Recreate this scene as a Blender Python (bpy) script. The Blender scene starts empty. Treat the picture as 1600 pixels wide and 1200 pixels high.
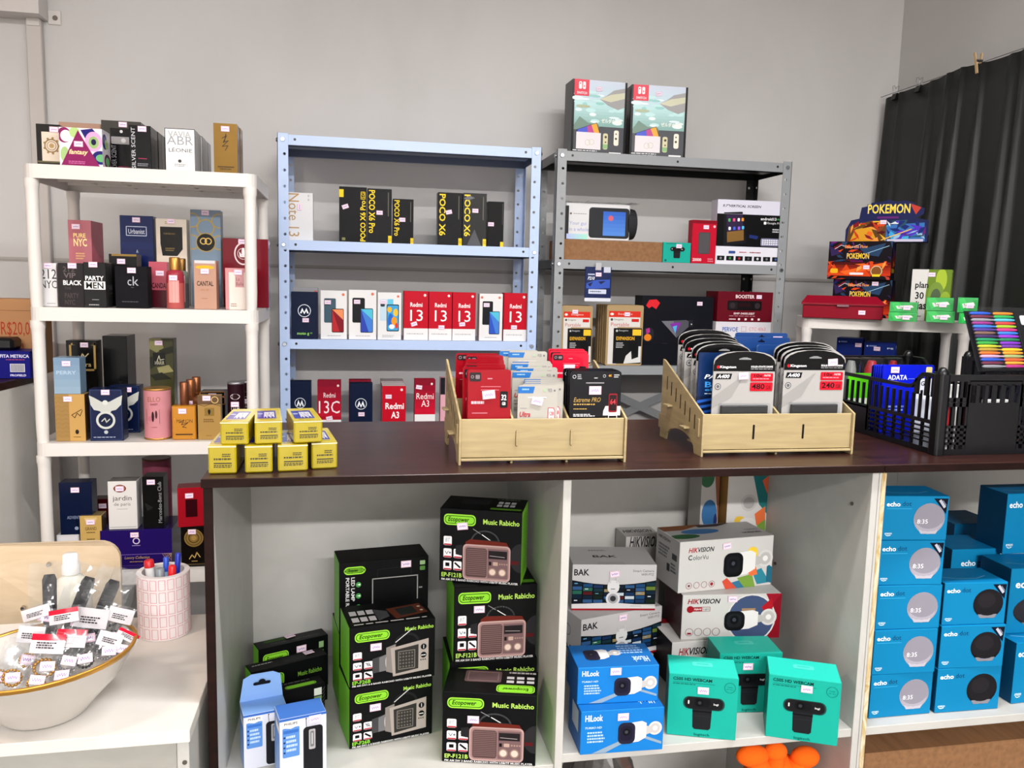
import bpy, math, random
from mathutils import Vector, Matrix
from math import radians as rad, sin, cos, pi
random.seed(7)
SC = bpy.context.scene
COL = SC.collection
V3 = Vector

# ------------------------------------------------------------------ camera, world, lamps, exposure
CAMZ, FPX = 1.5, 1290.0            # eye height in metres, focal length in pixels of the 1600 x 1200 frame
def _rot(yaw, pitch, roll):
    cy, sy, cp, sp, cr, sr = cos(yaw), sin(yaw), cos(pitch), sin(pitch), cos(roll), sin(roll)
    Rz = Matrix(((cy, sy, 0), (-sy, cy, 0), (0, 0, 1)))
    B = Matrix(((1, 0, 0), (0, 0, -1), (0, 1, 0)))
    Rx = Matrix(((1, 0, 0), (0, cp, -sp), (0, sp, cp)))
    Rr = Matrix(((cr, -sr, 0), (sr, cr, 0), (0, 0, 1)))
    return Rr @ Rx @ B @ Rz
MROT = _rot(rad(-11.15), rad(7.0), rad(1.40))
camd = bpy.data.cameras.new('camera')
camd.sensor_width = 36.0; camd.sensor_fit = 'HORIZONTAL'; camd.lens = FPX / 1600 * 36
camd.clip_start = 0.05
cam = bpy.data.objects.new('camera', camd); COL.objects.link(cam); SC.camera = cam
r0, r1, r2 = MROT[0], -MROT[1], -MROT[2]
cam.matrix_world = Matrix(((r0.x, r1.x, r2.x, 0), (r0.y, r1.y, r2.y, 0), (r0.z, r1.z, r2.z, CAMZ), (0, 0, 0, 1)))

SC.view_settings.view_transform = 'Standard'; SC.view_settings.look = 'None'
SC.view_settings.gamma = 1.0; SC.view_settings.use_curve_mapping = False
SC.view_settings.exposure = 0.0
w_ = bpy.data.worlds.new('world'); SC.world = w_; w_.use_nodes = True
w_.node_tree.nodes['Background'].inputs[0].default_value = (1.0, 0.97, 0.95, 1)
w_.node_tree.nodes['Background'].inputs[1].default_value = .3

def lamp(name, loc, sx, sy, watts, col, rot=(0, 0, 0)):
    d = bpy.data.lights.new(name, 'AREA'); d.shape = 'RECTANGLE'; d.size = sx; d.size_y = sy
    d.energy = watts; d.color = col
    o = bpy.data.objects.new(name, d); COL.objects.link(o); o.location = loc; o.rotation_euler = rot
    return o
lamp('tube_lamp', (0.95, 1.05, 2.79), 1.7, 0.10, 60, (1.0, 0.985, 0.97))
lamp('tube_lamp', (0.4, -5.0, 3.82), 3.4, 0.30, 980, (1.0, 0.98, 0.96))
lamp('warm_lamp', (-1.5, 0.7, 2.6), 0.5, 0.2, 28, (1.0, 0.80, 0.68))

# ------------------------------------------------------------------ measuring: a pixel's ray meets a plane of the room
def ray(px, py):
    return MROT.transposed() @ V3(((px - 800) / FPX, (py - 600) / FPX, 1.0))
def hy(px, py, Y):
    r = ray(px, py); t = Y / r.y; return V3((r.x * t, Y, CAMZ + r.z * t))
def hx(px, py, X):
    r = ray(px, py); t = X / r.x; return V3((X, r.y * t, CAMZ + r.z * t))
def hz(px, py, Z):
    r = ray(px, py); t = (Z - CAMZ) / r.z; return V3((r.x * t, r.y * t, Z))

# ------------------------------------------------------------------ materials (all procedural; 'Col' holds each face's own ink)
def lin(h, k=1.0):
    if not isinstance(h, str): return tuple(h)
    h = h.lstrip('#')
    if len(h) == 3: h = ''.join(c * 2 for c in h)
    def f(c):
        c = c / 255
        return c / 12.92 if c <= .04045 else ((c + .055) / 1.055) ** 2.4
    return tuple(f(int(h[i:i + 2], 16)) ** 1.14 for i in (0, 2, 4))
MATS = {}
def mat(name, rough=.5, metal=0.0, coat=0.0, bump=0.0, bscale=60, trans=0.0, alpha=1.0, ior=1.45, tint=None, spec=.5, rvar=.06):
    if name in MATS: return MATS[name]
    m = bpy.data.materials.new(name); m.use_nodes = True
    nt = m.node_tree; b = nt.nodes['Principled BSDF']; L = nt.links.new
    b.inputs['Metallic'].default_value = metal; b.inputs['Coat Weight'].default_value = coat
    b.inputs['Coat Roughness'].default_value = .06
    b.inputs['Transmission Weight'].default_value = trans; b.inputs['Alpha'].default_value = alpha
    b.inputs['IOR'].default_value = ior; b.inputs['Specular IOR Level'].default_value = spec
    if tint is None:
        a = nt.nodes.new('ShaderNodeAttribute'); a.attribute_name = 'Col'; L(a.outputs['Color'], b.inputs['Base Color'])
    else: b.inputs['Base Color'].default_value = (*lin(tint), 1)
    tc = nt.nodes.new('ShaderNodeTexCoord'); n = nt.nodes.new('ShaderNodeTexNoise'); n.inputs['Scale'].default_value = bscale
    L(tc.outputs['Object'], n.inputs['Vector'])
    mr = nt.nodes.new('ShaderNodeMapRange'); mr.inputs['To Min'].default_value = max(.02, rough - rvar); mr.inputs['To Max'].default_value = min(1, rough + rvar)
    L(n.outputs['Fac'], mr.inputs['Value']); L(mr.outputs['Result'], b.inputs['Roughness'])
    if bump:
        bp = nt.nodes.new('ShaderNodeBump'); bp.inputs['Strength'].default_value = bump; bp.inputs['Distance'].default_value = .002
        L(n.outputs['Fac'], bp.inputs['Height']); L(bp.outputs['Normal'], b.inputs['Normal'])
    MATS[name] = m; return m
CARD = mat('printed_card', .42, bscale=25, spec=.13)
MATTE = mat('matte_card', .75, spec=.2)
GLOSS = mat('glossy_wrap', .24, spec=.2, coat=.12, bump=.12, bscale=14)
FOIL = mat('metallic_foil', .34, metal=.75, bscale=30)
PLAST = mat('moulded_plastic', .38, bscale=8)
PAINT = mat('painted_steel', .33, bscale=12)
STEEL = mat('bare_steel', .25, metal=1.0)
CLOTH = mat('cloth', .9, bump=.25, bscale=400, spec=.2)
def film(name, bump, bscale, veil, base, edge):               # thin clear plastic: see-through, with a glossy skin
    m = bpy.data.materials.new(name); m.use_nodes = True; nt = m.node_tree; L = nt.links.new
    nt.nodes.remove(nt.nodes['Principled BSDF']); out = nt.nodes['Material Output']
    tr = nt.nodes.new('ShaderNodeBsdfTransparent'); tr.inputs[0].default_value = (.95, .96, .97, 1)
    gl = nt.nodes.new('ShaderNodeBsdfGlossy'); gl.inputs['Roughness'].default_value = .12
    df = nt.nodes.new('ShaderNodeBsdfDiffuse'); df.inputs[0].default_value = (.8, .82, .84, 1)
    lw = nt.nodes.new('ShaderNodeLayerWeight'); lw.inputs['Blend'].default_value = .5; pw = nt.nodes.new('ShaderNodeMath'); pw.operation = 'POWER'; pw.inputs[1].default_value = 3.5; L(lw.outputs['Facing'], pw.inputs[0]); fr = nt.nodes.new('ShaderNodeMath'); fr.operation = 'MULTIPLY_ADD'; fr.inputs[1].default_value = edge; fr.inputs[2].default_value = base; L(pw.outputs[0], fr.inputs[0])
    tc = nt.nodes.new('ShaderNodeTexCoord'); n = nt.nodes.new('ShaderNodeTexNoise'); n.inputs['Scale'].default_value = bscale; L(tc.outputs['Object'], n.inputs['Vector'])
    bp = nt.nodes.new('ShaderNodeBump'); bp.inputs['Strength'].default_value = bump; bp.inputs['Distance'].default_value = .006; L(n.outputs['Fac'], bp.inputs['Height'])
    L(bp.outputs['Normal'], gl.inputs['Normal']); L(bp.outputs['Normal'], lw.inputs['Normal'])
    m1 = nt.nodes.new('ShaderNodeMixShader'); m1.inputs[0].default_value = veil; L(tr.outputs[0], m1.inputs[1]); L(df.outputs[0], m1.inputs[2])
    m2 = nt.nodes.new('ShaderNodeMixShader'); L(fr.outputs[0], m2.inputs[0]); L(m1.outputs[0], m2.inputs[1]); L(gl.outputs[0], m2.inputs[2])
    L(m2.outputs[0], out.inputs['Surface']); MATS[name] = m; return m
CLEAR = film('clear_film', .35, 35, .02, .035, .7)
BLIST = film('clear_blister', .05, 20, .004, .03, .6)
CERAM = mat('glazed_ceramic', .16, coat=.3)

def grained(name, c1, c2, rough, scale=(1, 1, 1), coat=0.0, spec=.35, dist=3.0, wscale=3.0, bump=.03):
    m = bpy.data.materials.new(name); m.use_nodes = True; nt = m.node_tree; b = nt.nodes['Principled BSDF']; L = nt.links.new
    tc = nt.nodes.new('ShaderNodeTexCoord'); mp = nt.nodes.new('ShaderNodeMapping'); mp.inputs['Scale'].default_value = scale
    L(tc.outputs['Object'], mp.inputs['Vector'])
    wv = nt.nodes.new('ShaderNodeTexNoise'); wv.inputs['Scale'].default_value = wscale; wv.inputs['Detail'].default_value = 5; wv.inputs['Distortion'].default_value = dist
    L(mp.outputs['Vector'], wv.inputs['Vector'])
    cr = nt.nodes.new('ShaderNodeValToRGB'); cr.color_ramp.elements[0].position = .32; cr.color_ramp.elements[1].position = .68
    cr.color_ramp.elements[0].color = (*lin(c1), 1); cr.color_ramp.elements[1].color = (*lin(c2), 1)
    L(wv.outputs['Fac'], cr.inputs['Fac']); L(cr.outputs['Color'], b.inputs['Base Color'])
    b.inputs['Specular IOR Level'].default_value = spec; b.inputs['Roughness'].default_value = rough; b.inputs['Coat Weight'].default_value = coat; b.inputs['Coat Roughness'].default_value = .15
    bp = nt.nodes.new('ShaderNodeBump'); bp.inputs['Strength'].default_value = bump; L(wv.outputs['Fac'], bp.inputs['Height']); L(bp.outputs['Normal'], b.inputs['Normal'])
    MATS[name] = m; return m
WALL = grained('painted_wall', 'c7c5c3', 'cecccb', .7, (1, 1, .6), wscale=2.2, dist=.6)
WOODTOP = grained('dark_wood_laminate', '2e1815', '472a24', .36, scale=(1.5, 14, 14), coat=.05, spec=.3, wscale=2.5, dist=.8)
WOODEDGE = grained('dark_wood_edge', '20110e', '2c1814', .5, scale=(2, 8, 8), spec=.12, wscale=2.5)
PINE = grained('pale_laser_cut_board', 'a59571', 'b5a47e', .5, (3, 3, 30), wscale=2.0, dist=1.2)
WHITEB = grained('white_melamine', 'bcbbb7', 'c3c2be', .4, (1, 1, 1), wscale=5)
DESKW = grained('white_laminate', 'd6d2cc', 'dbd8d3', .35, (1, 1, 1), wscale=4)
CHIP = grained('raw_particle_board', 'b3985a', 'dcd2bb', .8, (9, 9, 3), wscale=6, dist=2)
BEIGE = grained('beige_laminate', 'c8b59a', 'd0bea4', .4, (2, 2, 9), wscale=2)
CARTON = grained('brown_carton', '8a6647', '9a7452', .8, (20, 2, 20), wscale=4, dist=.3)
FLOORM = grained('grey_floor_tile', '8a8580', '98938e', .4, (1, 1, 1), wscale=3)

# ------------------------------------------------------------------ mesh builder
TXT = {}
def glyphs(s, bold=False, ital=False):
    k = (s, bold, ital)
    if k in TXT: return TXT[k]
    c = bpy.data.curves.new('t', 'FONT'); c.body = s; c.resolution_u = 2; c.fill_mode = 'FRONT'
    if bold: c.offset = .022
    if ital: c.shear = .25
    o = bpy.data.objects.new('t', c); COL.objects.link(o)
    dg = bpy.context.evaluated_depsgraph_get(); e = o.evaluated_get(dg); me = e.to_mesh()
    vs = [(v.co.x, v.co.y) for v in me.vertices]; fs = [tuple(p.vertices) for p in me.polygons]
    e.to_mesh_clear(); bpy.data.objects.remove(o); bpy.data.curves.remove(c)
    if vs:
        x0 = min(v[0] for v in vs); x1 = max(v[0] for v in vs); y0 = min(v[1] for v in vs); y1 = max(v[1] for v in vs)
        vs = [((x - x0) / max(1e-6, x1 - x0), (y1 - y) / max(1e-6, y1 - y0)) for x, y in vs]
    TXT[k] = (vs, fs); return TXT[k]

class Frame:                       # a flat printing area: u right, v down, n outwards
    def __init__(s, O, U, V, n): s.O, s.U, s.V, s.n = V3(O), V3(U), V3(V), V3(n)
    def __call__(s, u, v, k=0): return s.O + s.U * u + s.V * v + s.n * (.0003 + .00003 * k)

class MB:
    def __init__(s): s.v, s.f, s.c, s.m, s.k, s.sm = [], [], [], [], 0, []
    def face(s, pts, col, m=0, n=None, smooth=False):
        pts = [V3(p) for p in pts]
        if n is not None:
            a = V3((0, 0, 0))
            for i in range(len(pts)):
                p, q = pts[i], pts[(i + 1) % len(pts)]; a += p.cross(q)
            if a.dot(n) < 0: pts = pts[::-1]
        i = len(s.v); s.v += pts; s.f.append(tuple(range(i, i + len(pts))))
        s.c.append(col); s.m.append(m); s.sm.append(smooth)
    def grid(s, P, col, m=0, closed_u=False, closed_v=False, smooth=True):   # P[i][j] points, shared vertices
        n, k = len(P), len(P[0]); b = len(s.v)
        for row in P: s.v += [V3(p) for p in row]
        for i in range(n if closed_u else n - 1):
            for j in range(k if closed_v else k - 1):
                i2, j2 = (i + 1) % n, (j + 1) % k
                s.f.append((b + i * k + j, b + i2 * k + j, b + i2 * k + j2, b + i * k + j2))
                s.c.append(col(i, j) if callable(col) else col); s.m.append(m); s.sm.append(smooth)
    def box(s, lo, hi, col, m=0, b=0.0, cols=None, M=None):
        lo, hi = V3(lo), V3(hi); ce = (lo + hi) / 2; cols = cols or {}
        T = (lambda p: M @ p) if M else (lambda p: p)
        names = {(0, 0): 'L', (0, 1): 'R', (1, 0): 'F', (1, 1): 'B', (2, 0): 'D', (2, 1): 'T'}
        def vt(c, a):
            p = [0, 0, 0]
            for i in range(3):
                p[i] = (hi[i] if c[i] else lo[i]) if (i == a or not b) else (hi[i] - b if c[i] else lo[i] + b)
            return V3(p)
        out = []
        for a in range(3):
            o = [i for i in range(3) if i != a]
            for e in (0, 1):
                q = []
                for (x, y) in ((0, 0), (1, 0), (1, 1), (0, 1)):
                    c = [0, 0, 0]; c[a] = e; c[o[0]] = x; c[o[1]] = y; q.append(vt(c, a))
                out.append((q, cols.get(names[(a, e)], col)))
        if b:
            for a in range(3):
                p1, p2 = [i for i in range(3) if i != a]
                for x in (0, 1):
                    for y in (0, 1):
                        c0 = [0, 0, 0]; c0[p1] = x; c0[p2] = y; c1 = list(c0); c1[a] = 1
                        out.append(([vt(c0, p1), vt(c1, p1), vt(c1, p2), vt(c0, p2)], col))
            for x in (0, 1):
                for y in (0, 1):
                    for z in (0, 1): out.append(([vt((x, y, z), 0), vt((x, y, z), 1), vt((x, y, z), 2)], col))
        for q, cc in out:
            mid = sum(q, V3((0, 0, 0))) / len(q); a = (q[1] - q[0]).cross(q[2] - q[0])
            if a.dot(mid - ce) < 0: q = q[::-1]
            s.face([T(p) for p in q], cc, m)
    def prism(s, pts, ext, col, m=0, side=None, smooth=False):       # planar outline extruded by ext
        pts = [V3(p) for p in pts]; ext = V3(ext); n = len(pts)
        s.face(pts, col, m, -ext); s.face([p + ext for p in pts], col, m, ext)
        ce = sum(pts, V3((0, 0, 0))) / n
        a = V3((0, 0, 0))
        for i in range(n): a += pts[i].cross(pts[(i + 1) % n])
        fl = a.dot(ext) > 0
        for i in range(n):
            p, q = pts[i], pts[(i + 1) % n]
            Q = [p, q, q + ext, p + ext]
            s.face(Q if fl else Q[::-1], side or col, m, smooth=smooth)
    def tube(s, path, r, col, m=0, n=8, cap=True):
        path = [V3(p) for p in path]; rows = []
        rr = r if isinstance(r, (list, tuple)) else [r] * len(path)
        up = None
        for i, p in enumerate(path):
            d = (path[min(i + 1, len(path) - 1)] - path[max(i - 1, 0)]).normalized()
            if up is None: up = V3((0, 0, 1)) if abs(d.z) < .9 else V3((1, 0, 0))
            x = up.cross(d).normalized(); y = d.cross(x); up = y
            rows.append([p + (x * cos(2 * pi * j / n) + y * sin(2 * pi * j / n)) * rr[i] for j in range(n)])
        s.grid(rows, col, m, closed_v=True)
        if cap:
            s.face(rows[0], col, m, path[0] - path[1]); s.face(rows[-1], col, m, path[-1] - path[-2])
    def lathe(s, prof, col, m=0, n=28, O=(0, 0, 0), sx=1, sy=1, smooth=True, cap=True):   # prof [(r, z)]; col may be per-ring list
        O = V3(O); rows = [[O + V3((r * cos(2 * pi * j / n) * sx, r * sin(2 * pi * j / n) * sy, z)) for j in range(n)] for r, z in prof]
        cf = (lambda i, j: col[i]) if isinstance(col, list) else col
        b = len(s.f)
        s.grid(rows, cf, m, closed_v=True, smooth=smooth)
        for i in range(b, len(s.f)): s.f[i] = s.f[i][::-1]
        for e, up in ((0, -1), (-1, 1)):
            if cap and prof[e][0] > 1e-5: s.face(rows[e], col[e] if isinstance(col, list) else col, m, V3((0, 0, up)))
    def sphere(s, c, r, col, m=0, n=12, k=8, sc=(1, 1, 1)):
        c = V3(c); rows = []
        for i in range(k + 1):
            t = pi * i / k
            rows.append([c + V3((r * sin(t) * cos(2 * pi * j / n) * sc[0], r * sin(t) * sin(2 * pi * j / n) * sc[1], r * cos(t) * sc[2])) for j in range(n)])
        s.grid(rows, col, m, closed_v=True)
    # ---- printing on a face
    def ink(s, fr, items, off=0):
        s.k = 0
        for it in items:
            s.k += 1; k = s.k + off; t = it[0]
            cl = lambda c: lin(c)
            def put(pts, c, m=0): s.face([fr(min(1, max(0, u)), min(1, max(0, v)), k) for u, v in pts], cl(c), m, fr.n)
            asp = fr.U.length / fr.V.length
            if t == 'r':
                u0, v0, u1, v1, c = it[1:6]; put([(u0, v0), (u1, v0), (u1, v1), (u0, v1)], c, it[6] if len(it) > 6 else 0)
            elif t == 'rr':
                u0, v0, u1, v1, q, c = it[1:7]; q2 = q * asp; P = []
                for (cu, cv, a0) in ((u1 - q, v0 + q2, -90), (u1 - q, v1 - q2, 0), (u0 + q, v1 - q2, 90), (u0 + q, v0 + q2, 180)):
                    for j in range(5):
                        a = rad(a0 + 22.5 * j); P.append((cu + q * cos(a), cv + q2 * sin(a)))
                put(P, c, it[7] if len(it) > 7 else 0)
            elif t in 'ec' and len(t) == 1:
                if t == 'e': cu, cv, ru, rv, c = it[1:6]; ex = it[6:]
                else:
                    cu, cv, ru, c = it[1:5]; rv = ru * asp; ex = it[5:]
                put([(cu + ru * cos(2 * pi * j / 24), cv + rv * sin(2 * pi * j / 24)) for j in range(24)], c, ex[0] if ex else 0)
            elif t == 'o':                                           # ring cu cv r thickness colour
                cu, cv, r, th, c = it[1:6]; N = 24
                for j in range(N):
                    a, b2 = 2 * pi * j / N, 2 * pi * (j + 1) / N
                    put([(cu + q * cos(x), cv + q * asp * sin(x)) for q, x in ((r, a), (r, b2), (r - th, b2), (r - th, a))], c)
            elif t == 'p': put(it[1], it[2], it[3] if len(it) > 3 else 0)
            elif t == 'l':
                P, th, c = it[1:4]
                for (a, b2) in zip(P[:-1], P[1:]):
                    dx, dy = b2[0] - a[0], (b2[1] - a[1]) / asp; L = math.hypot(dx, dy) or 1; nx, ny = -dy / L * th / 2, dx / L * th / 2
                    ex, ey = dx / L * th * .3, dy / L * th * .3
                    put([(a[0] + nx - ex, a[1] + (ny - ey) * asp), (b2[0] + nx + ex, b2[1] + (ny + ey) * asp), (b2[0] - nx + ex, b2[1] + (-ny + ey) * asp), (a[0] - nx - ex, a[1] + (-ny - ey) * asp)], c)
            elif t == 'f':                                           # outline rectangle u0 v0 u1 v1 th colour
                u0, v0, u1, v1, th, c = it[1:7]; h2 = th * asp
                for q in ((u0, v0, u1, v0 + h2), (u0, v1 - h2, u1, v1), (u0, v0, u0 + th, v1), (u1 - th, v0, u1, v1)):
                    put([(q[0], q[1]), (q[2], q[1]), (q[2], q[3]), (q[0], q[3])], c)
            elif t == 't':
                st, u0, v0, u1, v1, c = it[1:7]; o = it[7] if len(it) > 7 else ''
                mi = 1 if 'm' in o else 0
                vs, fs = glyphs(st, 'b' in o, 'i' in o); du, dv = u1 - u0, v1 - v0
                if 'r' in o: mp = lambda a, b2: (u1 - b2 * du, v0 + a * dv)
                elif 'l' in o: mp = lambda a, b2: (u0 + b2 * du, v1 - a * dv)
                elif 'u' in o: mp = lambda a, b2: (u1 - a * du, v1 - b2 * dv)
                else: mp = lambda a, b2: (u0 + a * du, v0 + b2 * dv)
                base = len(s.v); s.v += [fr(*mp(a, b2), k) for a, b2 in vs]; c = cl(c)
                fl = None
                for f in fs:
                    if fl is None:
                        p = [s.v[base + i] for i in f[:3]]; fl = (p[1] - p[0]).cross(p[2] - p[0]).dot(fr.n) < 0
                    g = tuple(base + i for i in f); s.f.append(g[::-1] if fl else g); s.c.append(c); s.m.append(mi); s.sm.append(False)
            elif t == 'x':                                           # lines of small print: u0 v0 u1 v1 n colour
                u0, v0, u1, v1, n, c = it[1:7]; R = random.Random(str(it)); lh = (v1 - v0) / n
                for i in range(n):
                    u = u0; end = u1 - R.random() * (u1 - u0) * .25
                    while u < end:
                        wl = min((u1 - u0) * (.06 + .12 * R.random()), end - u)
                        put([(u, v0 + lh * i), (u + wl, v0 + lh * i), (u + wl, v0 + lh * (i + .55)), (u, v0 + lh * (i + .55))], c); u += wl + (u1 - u0) * .03
            elif t == 'g':                                           # blend of two inks in strips: u0 v0 u1 v1 c1 c2 n dir
                u0, v0, u1, v1, c1, c2, n, d = it[1:9]; c1, c2 = lin(c1), lin(c2)
                for i in range(n):
                    q = i / max(1, n - 1); c = tuple(a * (1 - q) + b2 * q for a, b2 in zip(c1, c2))
                    a, b2 = i / n, (i + 1) / n
                    if d == 'v': put([(u0, v0 + (v1 - v0) * a), (u1, v0 + (v1 - v0) * a), (u1, v0 + (v1 - v0) * b2), (u0, v0 + (v1 - v0) * b2)], c)
                    else: put([(u0 + (u1 - u0) * a, v0), (u0 + (u1 - u0) * b2, v0), (u0 + (u1 - u0) * b2, v1), (u0 + (u1 - u0) * a, v1)], c)
    def build(s, name, mats, parent=None, loc=(0, 0, 0), rot=None):
        if not isinstance(mats, (list, tuple)): mats = [mats]
        me = bpy.data.meshes.new(name); me.from_pydata([tuple(p) for p in s.v], [], s.f)
        for m in mats: me.materials.append(m)
        at = me.color_attributes.new('Col', 'FLOAT_COLOR', 'CORNER'); buf = []
        for f, c in zip(s.f, s.c): buf += [c[0], c[1], c[2], 1.0] * len(f)
        at.data.foreach_set('color', buf)
        me.polygons.foreach_set('material_index', [min(i, len(mats) - 1) for i in s.m])
        me.polygons.foreach_set('use_smooth', s.sm); me.update()
        o = bpy.data.objects.new(name, me); COL.objects.link(o)
        if parent is not None: o.parent = parent
        o.location = loc
        if rot is not None: o.rotation_euler = rot
        return o

def sub(items, a, b, c, d):                    # place a drawing into the rectangle a b c d of a face
    U = lambda u: a + (c - a) * u
    W = lambda v: b + (d - b) * v
    k = c - a; out = []
    for it in items:
        t = it[0]
        if t in ('r', 'x', 'g'): out.append((t, U(it[1]), W(it[2]), U(it[3]), W(it[4])) + tuple(it[5:]))
        elif t == 'f': out.append((t, U(it[1]), W(it[2]), U(it[3]), W(it[4]), it[5] * k, it[6]))
        elif t == 'rr': out.append((t, U(it[1]), W(it[2]), U(it[3]), W(it[4]), it[5] * k) + tuple(it[6:]))
        elif t == 't': out.append((t, it[1], U(it[2]), W(it[3]), U(it[4]), W(it[5])) + tuple(it[6:]))
        elif t == 'e': out.append((t, U(it[1]), W(it[2]), it[3] * k, it[4] * (d - b)) + tuple(it[5:]))
        elif t == 'c': out.append((t, U(it[1]), W(it[2]), it[3] * k) + tuple(it[4:]))
        elif t == 'o': out.append((t, U(it[1]), W(it[2]), it[3] * k, it[4] * k, it[5]))
        elif t == 'p': out.append((t, [(U(u), W(v)) for u, v in it[1]]) + tuple(it[2:]))
        elif t == 'l': out.append((t, [(U(u), W(v)) for u, v in it[1]], it[2] * k, it[3]))
    return out

def tag(o, label, cat, group=None):
    o['label'] = label; o['category'] = cat
    if group: o['group'] = group
    return o
def thing(name, label, cat, loc=(0, 0, 0), rz=0, group=None):
    o = bpy.data.objects.new(name, None); o.empty_display_size = .05; COL.objects.link(o); o.location = loc; o.rotation_euler = (0, 0, rz)
    return tag(o, label, cat, group)
def struct(o): o['kind'] = 'structure'; return o
def dup(root, loc, rz=None, label=None, group=None):
    r = root.copy(); COL.objects.link(r); r.location = loc
    if rz is not None: r.rotation_euler = (root.rotation_euler[0], root.rotation_euler[1], rz)
    if label: r['label'] = label
    if group: r['group'] = group
    for ch in list(root.children):
        c = ch.copy(); COL.objects.link(c); c.parent = r
        for g in list(ch.children):
            e = g.copy(); COL.objects.link(e); e.parent = c
    return r
def rrect(w, h, r, n=4, cx=0, cy=0):
    P = []
    for (x, y, a0) in ((w / 2 - r, h / 2 - r, 0), (-w / 2 + r, h / 2 - r, 90), (-w / 2 + r, -h / 2 + r, 180), (w / 2 - r, -h / 2 + r, 270)):
        for j in range(n + 1):
            a = rad(a0 + 90 * j / n); P.append((cx + x + r * cos(a), cy + y + r * sin(a)))
    return P

# ------------------------------------------------------------------ the room
WY, RX = 3.35, 2.344                     # back wall and right wall
def slab(name, lo, hi, m, col='c9c6c2'):
    b = MB(); b.box(lo, hi, lin(col)); return struct(b.build(name, m))
slab('wall_back', (-3.2, WY, 0), (RX + .1, WY + .1, 3.95), WALL)
slab('wall_right', (RX, -7.5, 0), (RX + .1, WY, 3.95), WALL)
slab('wall_left', (-3.3, -7.5, 0), (-3.2, WY + .1, 3.95), WALL)
slab('wall_front', (-3.3, -7.6, 0), (RX + .1, -7.5, 3.95), WALL)
slab('floor', (-3.3, -7.5, -.1), (RX + .1, WY + .1, 0), FLOORM)
slab('ceiling', (-3.3, -7.5, 3.95), (RX + .1, WY + .1, 4.05), WALL)
b = MB(); b.box((-3.2, WY - .004, 1.535), (RX, WY, 1.541), lin('a9a5a1'))
for i in range(9): b.box((-3.2, WY - .0025, 1.541), (RX, WY, 1.549), lin('b4b0ac')) if i == 0 else None
struct(b.build('trim_1', MATTE))
# cable trunking and sliding track bracket at the top left
b = MB(); a0, a1 = hy(47, 100, WY).x, hy(71, 100, WY).x
b.box((a0, WY - .03, .3), (a1, WY, 2.385), lin('c3bdb9'), b=.003)
b.box((a0 + .006, WY - .034, 2.36), (a1 - .004, WY - .028, 2.385), lin('cbc6c2'))
struct(b.build('trim_2', PLAST))
b = MB(); x0 = hy(23, 20, WY - .1).x
b.prism([(-1.215, WY - .004, 2.385), (-1.06, WY - .004, 2.385), (-1.06, WY - .004, 2.47), (-1.215, WY - .004, 2.47)], (0, -.09, 0), lin('d0cbc8'))
b.box((-1.06, WY - .006, 2.375), (-1.017, WY, 2.425), lin('d3cfcc'), b=.002)
b.box((-1.5, WY - .07, 2.387), (-1.2, WY - .002, 2.43), lin('cdc8c4'), b=.004)
b.box((-1.5, WY - .16, 2.46), (-1.1, WY - .05, 2.52), lin('d2cdca'), b=.004)
for x, z in ((-1.035, 2.40), ):
    b.lathe([(.011, 0), (.011, .004), (.004, .006)], lin('6f6a66'), O=(0, 0, 0)) if False else None
o = tag(b.build('track_bracket', PAINT), 'white steel sliding-track bracket screwed to the wall in the top left corner', 'bracket')
for x, z, y in ((-1.036, 2.398, WY - .007), (-1.205, 2.409, WY - .071)):
    s = MB(); s.tube([(x, y + .004, z), (x, y, z)], .009, lin('7d7671'), n=12); s.build('screw', STEEL, o)

SHADEB = grained('shaded_melamine', 'a3a29c', 'aaa9a3', .45, (1, 1, 1), wscale=5)  # white board greyed to stand in for the dimmer light on the desk front
# ------------------------------------------------------------------ steel shelving units
def plate(b, O, U, N, w, h, col, th=.0018, first=.035, step=.054, r=.0052, uo=.65):
    O, U, N = V3(O), V3(U).normalized(), V3(N).normalized(); Z = V3((0, 0, 1)); z = 0.0
    k = 0; cz = first
    segs = []
    while z < h - 1e-6:
        z2 = min(h, z + step); segs.append((z, z2)); z = z2
    for off, nn in ((0, N), (-th, -N)):
        P = lambda u, zz: O + U * u + Z * zz + N * off
        for z, z2 in segs:
            if z2 - z < step * .9: b.face([P(0, z), P(w, z), P(w, z2), P(0, z2)], col, 0, nn); continue
            cu, c = w * uo, (z + z2) / 2
            R8 = [(cu + r * cos(rad(-135 + 45 * j)), c + r * sin(rad(-135 + 45 * j))) for j in range(8)]
            Q8 = [(0, z), (cu, z), (w, z), (w, c), (w, z2), (cu, z2), (0, z2), (0, c)]
            for j in range(8):
                j2 = (j + 1) % 8; b.face([P(*Q8[j]), P(*Q8[j2]), P(*R8[j2]), P(*R8[j])], col, 0, nn)
    b.face([O, O + Z * h, O + Z * h - N * th, O - N * th], col, 0, -U); b.face([O + U * w, O + U * w + Z * h, O + U * w + Z * h - N * th, O + U * w - N * th], col, 0, U)

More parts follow.
